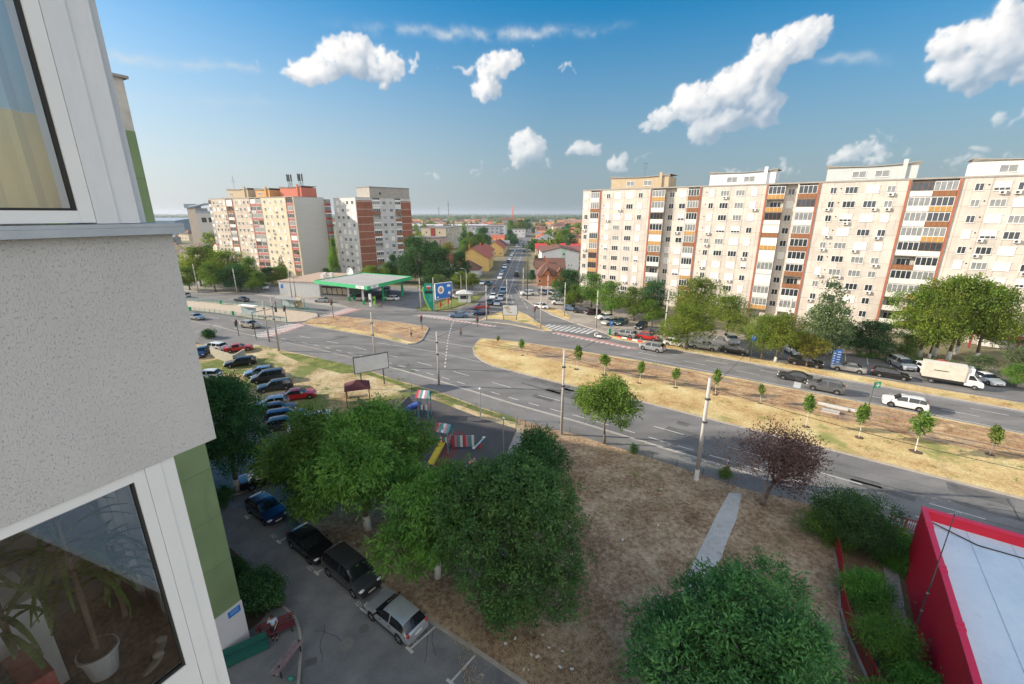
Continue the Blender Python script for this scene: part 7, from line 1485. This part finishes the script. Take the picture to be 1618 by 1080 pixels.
# facing -x in local space
POSES = {
 'stand': dict(hip=(0, 0, .92), chest=(0, 0, 1.28), neck=(0, 0, 1.46), head=(-.02, 0, 1.56), arm_l=[(0, .19, 1.39), (.03, .24, 1.10), (-.06, .24, .86)], arm_r=[(0, -.19, 1.39), (.02, -.24, 1.10), (-.08, -.22, .86)], leg_l=[(0, .10, .84), (-.02, .10, .48), (0, .10, .10), (-.10, .11, .04)], leg_r=[(0, -.10, .84), (.0, -.10, .48), (.03, -.10, .10), (-.07, -.11, .04)]),
 'walk': dict(hip=(0, 0, .91), chest=(-.02, 0, 1.27), neck=(-.03, 0, 1.45), head=(-.05, 0, 1.55), arm_l=[(0, .19, 1.38), (.12, .23, 1.12), (.08, .23, .88)], arm_r=[(0, -.19, 1.38), (-.10, -.23, 1.12), (-.22, -.22, .92)], leg_l=[(0, .09, .84), (-.20, .09, .50), (-.26, .09, .12), (-.36, .09, .06)], leg_r=[(0, -.09, .84), (.08, -.09, .48), (.30, -.09, .16), (.22, -.09, .06)]),
 'sit': dict(hip=(0, 0, .52), chest=(.05, 0, .88), neck=(.04, 0, 1.05), head=(.01, 0, 1.15), arm_l=[(.05, .18, .98), (-.02, .30, .86), (.0, .20, 1.12)], arm_r=[(.05, -.18, .98), (.0, -.25, .72), (-.22, -.12, .62)], leg_l=[(-.04, .09, .50), (-.44, .10, .50), (-.42, .10, .10), (-.52, .10, .04)], leg_r=[(-.04, -.09, .50), (-.42, -.12, .48), (-.52, -.10, .10), (-.62, -.10, .04)]),
 'ride': dict(hip=(.1, 0, .80), chest=(-.06, 0, 1.14), neck=(-.10, 0, 1.30), head=(-.14, 0, 1.40), arm_l=[(-.06, .18, 1.22), (-.28, .24, 1.05), (-.48, .22, 1.02)], arm_r=[(-.06, -.18, 1.22), (-.28, -.24, 1.05), (-.48, -.22, 1.02)], leg_l=[(.06, .10, .76), (-.30, .16, .68), (-.22, .15, .32), (-.32, .15, .26)], leg_r=[(.06, -.10, .76), (-.30, -.16, .68), (-.22, -.15, .32), (-.32, -.15, .26)]),
}
cl = {k: mat('cloth_'+k, c, .9, .12, 6) for k, c in dict(white=(.66, .66, .66), paleblue=(.32, .45, .60), black=(.02, .02, .022), blue=(.04, .10, .32), denim=(.06, .09, .16), red=(.42, .05, .05), teal=(.05, .28, .28), pink=(.6, .3, .36)).items()}
bx, by = G(434, 1001, .11); person('woman in a pale blue shirt sitting on the red bench, one hand raised', 0, 0, 'sit', 121, cl['paleblue'], cl['black'], 1.66, .11, xy=(bx-.05, by+.1), dz=-.02)
person('person in a white shirt and dark trousers standing left of the playground', 618, 650, 'stand', 200, cl['white'], cl['black'], 1.74)
person('person in blue sitting low by the playground corner, nearest the feathery tree', 612, 660, 'sit', 250, cl['blue'], cl['denim'], 1.6, dz=-.1)
person('person in pale clothes standing at the playground corner right of the one in blue', 628, 660, 'stand', 160, cl['white'], cl['teal'], 1.5)
person('child in a light top at the foot of the yellow slide tower', 713, 705, 'walk', 60, cl['white'], cl['pink'], 1.25, z=.155)
person('child in dark clothes by the blue tube slide', 657, 660, 'stand', 20, cl['blue'], cl['black'], 1.25, z=.155)
person('pedestrian in dark clothes on the near pavement left of the purple plum tree', 1148, 748, 'walk', 160, cl['denim'], cl['black'], 1.72, z=.12)
person('man in black crossing towards the filling station with a bicycle', 602, 486, 'walk', 200, cl['black'], cl['black'], 1.75, z=.04)
person('cyclist seen from behind crossing the mouth of the side street', 781, 458, 'stand', 90, cl['red'], cl['denim'], 1.72, z=0)
person('person standing in the weeds of the traffic island', 650, 532, 'stand', 100, cl['white'], cl['black'], 1.7, z=.12)
for i, (px, py, c) in enumerate(((467, 487.5, 'black'), (470, 488, 'white'), (436, 485, 'black'))):
    person(['waiting person in black at the tram shelter', 'waiting person in white beside the one in black at the tram shelter', 'person in black on the tram lane left of the shelter'][i], px, py, 'stand', 90*i, cl[c], cl['denim'], 1.7, z=.13)
def two_wheeler(name, label, px, py, rz, scooter, z=0.0, cat='bicycle'):
    x, y = G(px, py, z); t = thing(name, label, cat, (x, y, z), R(rz)); r = .26 if scooter else .33; wb = .62 if scooter else .52
    for s in (-1, 1):
        b = MB(); n = 16
        for i in range(n): a0, a1 = 6.283*i/n, 6.283*(i+1)/n; b.tube((s*wb+r*math.cos(a0), 0, r+r*math.sin(a0)), (s*wb+r*math.cos(a1), 0, r+r*math.sin(a1)), .05 if scooter else .02, None, 5)
        if scooter: b.tube((s*wb, -.03, r), (s*wb, .03, r), r*.7, r*.7, 10)
        b.build('wheel', trim, t)
    b = MB()
    if scooter: b.box(-.3, .9, -.14, .14, .35, .7); b.box(-.62, -.45, -.2, .2, .35, 1.0); b.box(-.5, 0, -.15, .15, .28, .38); b.tube((-.6, 0, .3), (-.5, 0, 1.05), .04); b.tube((-.5, -.32, 1.05), (-.5, .32, 1.05), .02)
    else:
        for a, c in (((-.52, 0, .33), (-.38, 0, .85)), ((-.4, 0, .75), (0, 0, .3)), ((0, 0, .3), (.52, 0, .33)), ((0, 0, .3), (.15, 0, .85)), ((.15, 0, .8), (-.4, 0, .75)), ((.52, 0, .33), (.15, 0, .75)), ((-.38, -.28, .88), (-.38, .28, .88)), ((.02, 0, .88), (.28, 0, .9))): b.tube(a, c, .022)
    b.build('frame', CP_['white'] if scooter else steel_d, t); b = MB(); b.sphere((.3 if scooter else .15, 0, .74 if scooter else .92), 1, 8, 5, 0, (.34 if scooter else .14, .13, .06)); b.build('saddle', trim, t); return t
two_wheeler('motor_scooter', 'white motor scooter on the red crossing paint by the car park entrance', 944, 534, B_-5, True, cat='scooter')
person('rider in light clothes and dark helmet on the white scooter', 944, 534, 'ride', B_-5, cl['white'], cl['denim'], 1.7, z=0)
two_wheeler('bicycle', 'bicycle pushed by the man in black before the filling station', 599, 488, 190, False, .04)
two_wheeler('bicycle', 'bicycle of the cyclist at the mouth of the side street', 781, 458, 90, False)
two_wheeler('bicycle', 'bicycle lying against the white pole by the junction', 728.5, 530, 80, False)
person('cyclist in dark clothes crossing the middle of the junction', 728.5, 530, 'ride', 80, cl['black'], cl['denim'], 1.72, z=.08)
# litter and weeds on the lawn
g = np.random.RandomState(8)
for i in range(26):
    px = 790+g.rand()*130; py = 950+g.rand()*110 if i < 18 else 700+g.rand()*320
    if i >= 18: px = 900+g.rand()*170
    x, y = G(px, py, .12); b = MB(); s = .04+.07*g.rand(); b.box(-s, s, -s*.7, s*.7, 0, .02); o = b.build('paper_scrap', swhite); o.location = (x, y, .115); o.rotation_euler = (.2, .1, g.rand()*6); tag(o, 'scrap of white litter on the dry lawn near the dark ash tree' if i < 18 else 'scrap of white litter in the middle of the dry lawn', 'litter', 'scraps of litter on the lawn')
lob = []
for i in range(150):
    px = 840+g.rand()*330; py = 700+g.rand()*340; x, y = G(px, py, .12); s = .12+.2*g.rand()
    if g.rand() < .5: px = 960+g.rand()*180; py = 700+g.rand()*90; x, y = G(px, py, .12)
    lob.append((x, y, .13, s, s, .1))
for i in range(130): px = 450+g.rand()*200; py = 575+g.rand()*60; x, y = G(px, py, .12); s = .15+.3*g.rand(); lob.append((x, y, .13, s, s, .1))
for i in range(240): p, q = -36+110*g.rand(), 53.3+15*g.rand(); x, y = PQ(p, q); s = .15+.35*g.rand(); lob.append((x, y, .16, s, s, .12))
for i in range(60): p, q = -28+90*g.rand(), 79.2+2.2*g.rand(); x, y = PQ(p, q); s = .15+.3*g.rand(); lob.append((x, y, .16, s, s, .1))
tag(inst('weeds', leafmesh('weeds', leaves(lob, 14000, .13, .045, 9, clump=10, cl_sz=.3, shell=.1, up=.1), lf_mid)), 'scattered green weeds on the lawn, lot and median', 'weeds', kind='stuff')
N = 16000; V_ = []
xx, yy = [], []
while len(xx) < N:
    px = g.uniform(700, 1340); py = 680+400*g.rand()**.8; x, y = G(px, py, .12)
    n_ = math.sin(x*1.7)+math.sin(y*2.1+x)+g.normal()*.8
    if n_ > -.2 and (x*.595+y*.804) < 40.2 and x > -4+max(0, 21-y)*.35 and not (abs(x-G(1090, 900)[0]-(y-G(1090, 900)[1])*.22) < .9): xx.append(x); yy.append(y)
xx = np.array(xx); yy = np.array(yy); a = g.rand(N)*6.283; h_ = .05+.09*g.rand(N); w_ = .012+.01*g.rand(N)
Q = np.zeros((N, 4, 3)); lx, ly = np.cos(a), np.sin(a); le = g.normal(size=N)*.05
for j, (sx_, t_) in enumerate(((-1, 0), (1, 0), (.3, 1), (-.3, 1))): Q[:, j, 0] = xx+lx*w_*sx_+le*t_*ly*1.5; Q[:, j, 1] = yy+ly*w_*sx_-le*t_*lx*1.5; Q[:, j, 2] = .11+h_*t_
tag(inst('dry_grass_tufts', leafmesh('dry_grass_tufts', Q.reshape(-1, 3), mat('straw', (.40, .31, .19), .95, .35, 2.5))), 'sparse dry straw coloured grass on the lawn', 'grass', kind='stuff')
# ================================================================ THE CAMERA'S OWN BUILDING, NEIGHBOUR AND RED SHOP
EA = R(61.9); e_ = Vector((math.cos(EA), math.sin(EA), 0)); n_ = Vector((math.sin(EA), -math.cos(EA), 0))    # along the facade, out of it
stucco = bpy.data.materials.new('grey_stucco'); stucco.use_nodes = True; tt = stucco.node_tree; bb_ = tt.nodes['Principled BSDF']; bb_.inputs['Roughness'].default_value = .9; bb_.inputs['Specular IOR Level'].default_value = .2
tcn = tt.nodes.new('ShaderNodeTexCoord'); mp = nd(tt, 'ShaderNodeMapping', ins={'Vector': tcn.outputs['Object'], 'Scale': (1, 1, .36)})
s1 = nd(tt, 'ShaderNodeTexNoise', ins={'Vector': mp.outputs[0], 'Scale': 190.0, 'Detail': 5.0, 'Roughness': .6, 'Distortion': .6}); s2 = nd(tt, 'ShaderNodeTexNoise', ins={'Vector': mp.outputs[0], 'Scale': 210.0, 'Detail': 4.0, 'Distortion': .3}); s3 = nd(tt, 'ShaderNodeTexNoise', ins={'Vector': mp.outputs[0], 'Scale': 2.2, 'Detail': 5.0})
gr = nd(tt, 'ShaderNodeMapRange', interpolation_type='SMOOTHSTEP', ins={0: s2.outputs['Fac'], 1: .58, 2: .70, 3: 1.0, 4: 0.0})
hh_ = mth(tt, 'ADD', mth(tt, 'MULTIPLY', s1.outputs['Fac'], .5), gr.outputs[0])
cr = nd(tt, 'ShaderNodeMix', data_type='RGBA', ins={0: s3.outputs['Fac'], 6: (.38, .372, .36, 1), 7: (.54, .528, .508, 1)}); c2 = nd(tt, 'ShaderNodeMix', data_type='RGBA', blend_type='MULTIPLY', ins={0: 1.0, 6: cr.outputs[2], 7: nd(tt, 'ShaderNodeMapRange', ins={0: gr.outputs[0], 1: 0.0, 2: 1.0, 3: .92, 4: 1.0}).outputs[0]})
tt.links.new(c2.outputs[2], bb_.inputs['Base Color']); bp = nd(tt, 'ShaderNodeBump', ins={'Strength': .7, 'Distance': .005, 'Height': hh_}); tt.links.new(bp.outputs[0], bb_.inputs['Normal'])
pvc = mat('white_window_plastic', (.66, .655, .64), .4, .05, 3, .03, bscale=30); pvc_d = mat('weathered_trim_board', (.60, .605, .61), .6, .05, 9, .12, stretch=(1, 1, .5)); rubber_s = mat('rubber_seal', (.02, .02, .02), .7); sheetm = mat('sill_sheet', (.36, .39, .42), .5, .15, 4, .1, metal=.2)
gl_m = bpy.data.materials.new('clear_glass'); gl_m.use_nodes = True; tt = gl_m.node_tree; tt.nodes.clear()
gb = nd(tt, 'ShaderNodeBsdfGlossy', ins={0: (1, 1, 1, 1), 1: .0}); tb = nd(tt, 'ShaderNodeBsdfTransparent', ins={0: (.86, .9, .9, 1)}); fr = nd(tt, 'ShaderNodeFresnel', ins={0: 1.75}); ms = nd(tt, 'ShaderNodeMixShader', ins={0: mth(tt, 'MULTIPLY_ADD', fr.outputs[0], 1.1, .05, clamp=True), 1: tb.outputs[0], 2: gb.outputs[0]}); nd(tt, 'ShaderNodeOutputMaterial', ins={0: ms.outputs[0]})
bal = thing('glazed_balcony', 'neighbouring glazed balcony with a rough grey stucco parapet, close at the left', 'balcony', (-1.784, 2.343, 0), EA)
# local frame: x along the facade (0 at the far corner, negative towards the camera), -y outwards, z up
b = MB(); b.box(-6, 0, 0, .12, 22.7, 23.93); b.box(-.12, 0, .121, 1.5, 22.7, 23.93); b.build('parapet', stucco, bal)
b = MB(); b.box(-6, -.3, .125, 1.5, 22.58, 22.699); b.build('floor_slab', conc_d, bal)
b = MB(); b.box(-6, .035, -.05, .2, 23.935, 23.952); b.box(-6, .035, -.052, -.047, 23.90, 23.934); b.box(.0352, .04, -.05, 1.4, 23.90, 23.951); b.build('sill', sheetm, bal)
def bal_window(z0, z1, xr, xl, ypl, parent, post):
    w = inst('window', None, parent, (0, ypl, 0)); w.empty_display_size = .1
    b = MB(); t = .052
    b.box(xr-t, xr, -.01, .05, z0, z1); b.box(xl, xr-t-.0005, -.01, .05, z0, z0+t); b.box(xl, xr-t-.0005, -.01, .05, z1-t, z1); b.box(xl-.0005, xl+t, -.008, .048, z0+t, z1-t); b.build('frame', pvc, w)
    b = MB(); b.box(xr-t-.012, xr-t-.001, -.0, .03, z0+t, z1-t); b.box(xl+t, xr-t-.013, -.0, .03, z0+t+.0005, z0+t+.011); b.build('seal', rubber_s, w)
    b = MB(); b.add([(xl+t, .014, z0+t), (xr-t, .014, z0+t), (xr-t, .014, z1-t), (xl+t, .014, z1-t)], [(0, 1, 2, 3)]); b.build('glass', gl_m, w)
    return w
bal_window(23.96, 25.6, -.30, -1.6, .0, bal, None)
b = MB(); b.box(-.298, -.215, -.012, .06, 23.955, 25.8); b.box(-.2145, -.13, -.006, .06, 23.955, 25.8); b.box(-.1295, -.06, .1, 1.4, 23.955, 25.8); b.build('corner_post', pvc_d, bal)
b = MB(); b.box(-6, -.1, -.01, .1, 25.601, 26.9); b.build('upper_parapet', stucco, bal)
# balcony below
low = thing('glazed_balcony', 'glazed balcony one floor below, full of plants behind its window', 'balcony', (-1.784, 2.343, 0), EA)
lw_ = bal_window(21.30, 22.695, -.365, -1.7, .02, low, None)
b = MB(); b.box(-.363, -.29, .008, .09, 20.0, 22.695); b.box(-.289, -.225, .012, .09, 20.0, 22.695); b.box(-.2245, -.16, .2, 1.4, 20.0, 22.695); b.build('corner_post', pvc, low)
b = MB(); b.box(-6, -.366, .012, .08, 20.0, 21.298); b.build('parapet_panel', pvc, low)
b = MB(); b.box(-6, -.1, -.10, -.03, 21.22, 21.235); b.build('sill', mat('pale_blue_sill', (.45, .55, .62), .5), low) if False else None
# inside of the lower balcony
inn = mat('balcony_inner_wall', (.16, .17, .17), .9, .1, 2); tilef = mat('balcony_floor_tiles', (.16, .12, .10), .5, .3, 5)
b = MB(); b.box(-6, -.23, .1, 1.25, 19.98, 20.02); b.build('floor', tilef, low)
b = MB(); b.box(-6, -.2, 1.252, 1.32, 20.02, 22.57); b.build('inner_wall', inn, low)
iw = inst('side_window', None, low, (0, 0, 0)); b = MB(); 
for a in (.22, .60, 1.0, 1.2): b.box(-.275, -.232, a, a+.045, 21.0, 22.55)
b.box(-.275, -.232, .22, 1.24, 20.95, 20.999); b.box(-.275, -.232, .22, 1.24, 22.4, 22.45); b.box(-.27, -.232, .22, 1.24, 20.02, 20.949); b.build('frame', pvc, iw)
b = MB(); b.box(-.85, -.84, .95, 1.24, 20.02, 22.5); b.box(-1.5, -.85, 1.2, 1.245, 21.0, 22.4); b.build('inner_door', pvc, low)
def L2W(x, y, z): p = Vector((-1.784, 2.343, 0))+e_*x+Vector((-n_.x, -n_.y, 0))*y; return (p.x, p.y, z)
def potted(label, x, y, z, n, ll, seed, m, pot=True, hstem=.5):
    w = L2W(x, y, z); t = thing('potted_plant', label, 'plant', w); g = random.Random(seed)
    if pot: b = MB(); b.tube((0, 0, 0), (0, 0, .16), .065, .092, 18, caps=True); b.tube((0, 0, .16), (0, 0, .18), .10, .10, 18); p = b.build('pot', mat('white_pot', (.55, .56, .58), .5), t, False); b = MB(); b.tube((0, 0, .18), (0, 0, .188), .09, .09, 16); b.build('soil', mat('potting_soil', (.03, .02, .015), .95), p)
    b = MB(); b.tube((0, 0, .15), (.02, .01, hstem), .015, .012, 7); b.build('stem', bark, t); b = MB()
    for i in range(n):
        a = g.uniform(0, 6.283); L_ = ll*g.uniform(.6, 1.1); el_ = g.uniform(-.2, 1.3); zb = hstem*g.uniform(.55, 1.0); pts = []; d = Vector((math.cos(a), math.sin(a), 0)); w_ = Vector((-math.sin(a), math.cos(a), 0)); q = Vector((0, 0, zb)); an = el_
        for k in range(7):
            wd = .016*(1-abs(k-2.2)/5); pts.append((q-w_*max(.002, wd), q+w_*max(.002, wd))); q = q+(d*math.cos(an)+Vector((0, 0, math.sin(an))))*L_/6; an -= .34
        vs = [v for pr in pts for v in pr]; b.add(vs, [(2*k, 2*k+1, 2*k+3, 2*k+2) for k in range(6)])
    b.build('foliage', m, t, True); return t
lfp = leaf_mat('houseplant_leaf', (.03, .10, .02), (.14, .26, .05), .35, 9)
potted('tall strap leaved houseplant in a white pot behind the lower balcony window', -.66, .45, 21.31, 44, .5, 1, lfp, True, 1.1)
potted('strap leaved plant hanging near the left of the lower balcony window', -.95, .40, 21.31, 26, .45, 2, lfp, False, 1.1)
potted('small bushy plant in the corner of the lower balcony by the side window', -.46, .62, 21.31, 30, .30, 3, lfp, False, .75)
def lbox(name, label, cat, x0, x1, y0, y1, z0, z1, m, rot=0):
    w = L2W((x0+x1)/2, (y0+y1)/2, z0); t = MB(); hx, hy, hz = (x1-x0)/2, (y1-y0)/2, z1-z0; t.box(-hx, hx, -hy, hy, 0, hz)
    return w, t
w, b = lbox('', '', '', -1.25, -.88, .12, .42, 21.31, 21.80, None); t = thing('red_cabinet', 'faded red cabinet with a dark glass front inside the lower balcony', 'cabinet', w, EA); b.build('case', mat('faded_red', (.36, .07, .07), .5, .15, 4), t); b = MB(); b.box(-.155, .07, -.10, .12, .491, .50); b.build('glass_lid', mat('cabinet_dark_glass', (.03, .03, .03), .15), t)
w, b = lbox('', '', '', -1.35, -.78, .58, .95, 21.31, 21.95, None); t = thing('white_cabinet', 'white chest with papers on top behind the red cabinet', 'cabinet', w, EA); b.build('case', mat('off_white_chest', (.5, .53, .54), .5, .1, 4), t); b = MB(); b.box(-.2, .18, -.15, .1, .641, .646); b.build('papers', mat('paper_sheets', (.55, .56, .55), .8, .3, 9), t)
for i in range(2):
    w = L2W(-.50+.07*i, .22+.09*i, 21.32); t = thing('sandal', ['pale sandal lying on the shelf inside the lower balcony window', 'second pale sandal beside the first in the lower balcony'][i], 'sandal', w, EA+R(30+15*i)); b = MB(); b.sphere((0, 0, .012), 1, 12, 5, 0, (.085, .03, .010)); b.build('sole', mat('sandal_cork', (.45, .38, .28), .8), t, True); b = MB(); b.sphere((.04, 0, .035), 1, 10, 5, 0, (.028, .032, .02)); b.build('strap', mat('sandal_strap', (.5, .45, .4), .7), t, True)
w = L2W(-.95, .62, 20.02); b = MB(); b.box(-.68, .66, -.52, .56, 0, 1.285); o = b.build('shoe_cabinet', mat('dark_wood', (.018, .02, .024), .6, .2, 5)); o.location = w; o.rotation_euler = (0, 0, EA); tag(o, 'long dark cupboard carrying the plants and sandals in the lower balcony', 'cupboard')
# curtain behind the upper window
w = thing('curtain', 'pale yellow curtain and net coloured as reflected sky behind the upper balcony window', 'curtain', (-1.784, 2.343, 0), EA); b = MB(); n = 60
for i in range(n): xa, xb = -1.6+1.25*i/n, -1.6+1.25*(i+1)/n; ya, yb = .16+.025*math.sin(i*1.1), .16+.025*math.sin((i+1)*1.1); b.add([(xa, ya, 23.97), (xb, yb, 23.97), (xb, yb, 24.42), (xa, ya, 24.42)], [(0, 1, 2, 3)])
b.build('cloth', mat('curtain_yellow', (.90, .70, .28), .8, .1, 3), w); b = MB()
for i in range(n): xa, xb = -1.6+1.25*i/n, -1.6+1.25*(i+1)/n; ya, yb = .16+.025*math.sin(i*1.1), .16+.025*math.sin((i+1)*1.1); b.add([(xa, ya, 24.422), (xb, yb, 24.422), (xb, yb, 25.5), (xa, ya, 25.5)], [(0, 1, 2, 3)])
b.build('reflection_net', mat('net_sky_reflection', (.42, .66, .92), .8, .15, 3), w)  # blue of the net stands in for sky reflected in the pane
# body of the block the camera hangs out of
blk = thing('apartment_block', 'green and white block carrying the near balconies, seen at the left edge', 'apartment block', (-1.784, 2.343, 0), EA)
b = MB(); b.box(-30, -.05, 1.5, 13, 0, 22.5); b.box(-30, -.05, 1.5, 13, 22.5, 29.2); b.build('wall', MATS['grey_stucco'] if 'grey_stucco' in MATS else stucco, blk)
# green neighbouring slab
gw = panel_mat('green_painted_panels', (.20, .275, .14), (.15, .20, .11), 40, 2.76, .018, .06, z0=-.55, stain=.45)
gb_ = thing('apartment_block', 'green painted block with a white plinth beyond the balcony, above the benches', 'apartment block', (-15.3, 19.3, 0), EA)
b = MB(); b.box(-12, 0, 0, 40, 3.1, 27.2); b.build('wall', gw, gb_)
b = MB(); b.box(-12, -.0, .02, 40, 27.201, 29.1); b.box(-12.1, .15, -.1, 40, 29.101, 29.2, 1); b.build('parapet', [mat('patched_plaster', (.46, .43, .38), .9, .3, 1.5, .4), conc_d], gb_)
b = MB(); b.box(-12, .03, -.04, 40, .0, 3.098); b.build('plinth', mat('white_plinth', (.58, .58, .60), .9, .06, 1), gb_)
b = MB(); b.box(-.78, -.12, -.07, -.042, 2.55, 2.95); p = b.build('street_sign', mat('street_sign_blue', (.02, .17, .52), .5, .04, 2), gb_)
b = MB(); g_ = random.Random(4)
for zz, hh2 in ((2.83, .055), (2.70, .07)):
    x = -.66
    while x < -.24: w2 = g_.uniform(.02, .05); b.box(x, x+w2, -.074, -.0705, zz, zz+hh2*g_.uniform(.8, 1)); x += w2+.014
b.build('illegible_lettering', mat('sign_pale_blue', (.30, .5, .8), .6), p)
hb = thing('apartment_block', 'long block behind the green one, hidden by it from the balcony', 'apartment block', (-31.0, 36.6, 0), R(159.3))
b = MB(); b.box(0, 95, 0, 13, 0, 29.2); b.build('wall', gw, hb); b = MB(); b.box(62, 71, 1, 12, 29.21, 33); b.box(-2.6, 9, .5, 12.5, 29.21, 32.2); b.box(-2.5, -.01, .2, 12.8, 0, 29.2); b.build('stair_house', conc_d, hb)  # stair_house also holds added end boxes that keep sunlight off the shop roof
# ---- red shop
RA = R(54.5); bx, by = 27.6, 24.8; hs_ = 5.0
rs = thing('red_shop_building', 'low shop building with bright red ribbed walls and a pale flat membrane roof', 'shop', (bx, by, 0), RA)
redw = mat('red_ribbed_cladding', (.54, .012, .035), .45, .05, .8); redc = mat('red_coping', (.60, .03, .08), .4, .05, .8)
b = MB(); n = 200; Lr = 26.0
# local: x back towards the camera is negative; long wall along -x at y=0 facing +y ; building lies on the -y side
vs = []
for i in range(n+1):
    x = -Lr*i/n; y = .03 if i % 2 else 0.0
    vs += [(x, y, .1), (x, y, hs_)]
b.add(vs, [(2*i, 2*i+1, 2*i+3, 2*i+2) for i in range(n)]); b.box(-Lr, 0, -.2, -.001, .1, hs_); b.box(-.2, -.0005, -26, -.2005, .1, hs_); b.build('wall', redw, rs)
b = MB(); b.box(-Lr, .06, -.24, .06, hs_+.001, hs_+.10); b.box(-.24, .06, -26, -.2402, hs_+.001, hs_+.10); b.build('coping', redc, rs)
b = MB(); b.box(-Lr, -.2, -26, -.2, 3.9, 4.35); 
rm = ramp_mat('roof_membrane', [(.3, (.44, .54, .63)), (.5, (.56, .66, .74)), (.7, (.66, .74, .79))], scale=.25, fine=3, finew=.25, bump=.15, bscale=3, rough=.55, scale2=.5, stops2=(.6, .75, (.28, .34, .38), .5))  # blue in the membrane colour stands in for reflected sky on the shaded roof
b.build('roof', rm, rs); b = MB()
for i in range(1, 12): b.box(-Lr, -.22, -.2-2.0*i-.03, -.2-2.0*i, 4.351, 4.362)
b.build('roof_seams', mat('membrane_seam', (.40, .46, .52), .6), rs); b = MB()
for i in range(18): b.box(-1.2-1.3*i, -1.14-1.3*i, -1.0, -.25, 4.351, 4.356)
b.build('roof_brackets', mat('bracket_grey', (.62, .68, .72), .5), rs); b = MB()
b.path([(-.5, -.3, 4.5), (-1.6, -2.5, 4.4), (-1.4, -6, 4.38), (-.9, -12, 4.4)], .04, 6); b.build('roof_cables', wire_m, rs)
b = MB()
for i in range(5): x = -2.4-.0-4.3*i; b.box(x, x+.25, -.26, .09, hs_+.02, hs_+.14); b.box(x+.35, x+.6, -.26, .09, hs_+.02, hs_+.14)
b.build('coping_clips', redc, rs)
b = MB(); b.box(-Lr, .5, .35, 1.15, .02, .14); o = b.build('gravel_strip', ramp_mat('light_gravel', [(.35, (.16, .15, .14)), (.5, (.36, .34, .32)), (.65, (.55, .52, .50))], scale=6, fine=22, finew=.5, bump=.8, bscale=30)); o.location = (bx, by, .0); o.rotation_euler = (0, 0, RA); struct(o)
# mast in front of the red wall
mx, my = G(1434, 1030, 0.1); mh = HZ(1508, 807, my)
p0 = Vector((mx, my, 1.0)); 
t = thing('antenna_mast', 'thin dark antenna mast with a small aerial standing before the red wall', 'mast', (mx, my, .1)); b = MB(); b.tube((0, 0, 0), (0, 0, 3), .05, .045, 8); b.tube((0, 0, 3), (0, 0, mh-.2), .035, .02, 8); b.build('pole', steel_d, t)
b = MB(); b.tube((-.35, 0, mh-.25), (.35, 0, mh-.2), .012); b.tube((0, -.3, mh-.1), (0, .3, mh-.1), .012); b.tube((-.2, -.2, mh-.18), (.2, .2, mh-.18), .012); b.build('aerial', steel, t)
for z in (1.6, 3.0, 4.2): b = MB(); b.tube((0, 0, z), (0, 0, z+.06), .07, .07, 8); b.build('clamp', steel, t)
# haze
hz = MB(); hz.box(-3000, 3000, -60, 5200, -1.2, 47); ho = hz.build('haze', None); ho.data.materials.clear()
hm = bpy.data.materials.new('haze_air'); hm.use_nodes = True; tt = hm.node_tree; tt.nodes.clear(); pv_ = nd(tt, 'ShaderNodeVolumePrincipled', ins={'Color': (.80, .88, 1.0, 1), 'Density': .00011, 'Anisotropy': .2}); oo = nd(tt, 'ShaderNodeOutputMaterial'); tt.links.new(pv_.outputs[0], oo.inputs['Volume'])
ho.data.materials.append(hm); tag(ho, 'thin bluish summer haze over the town', 'haze', kind='stuff')
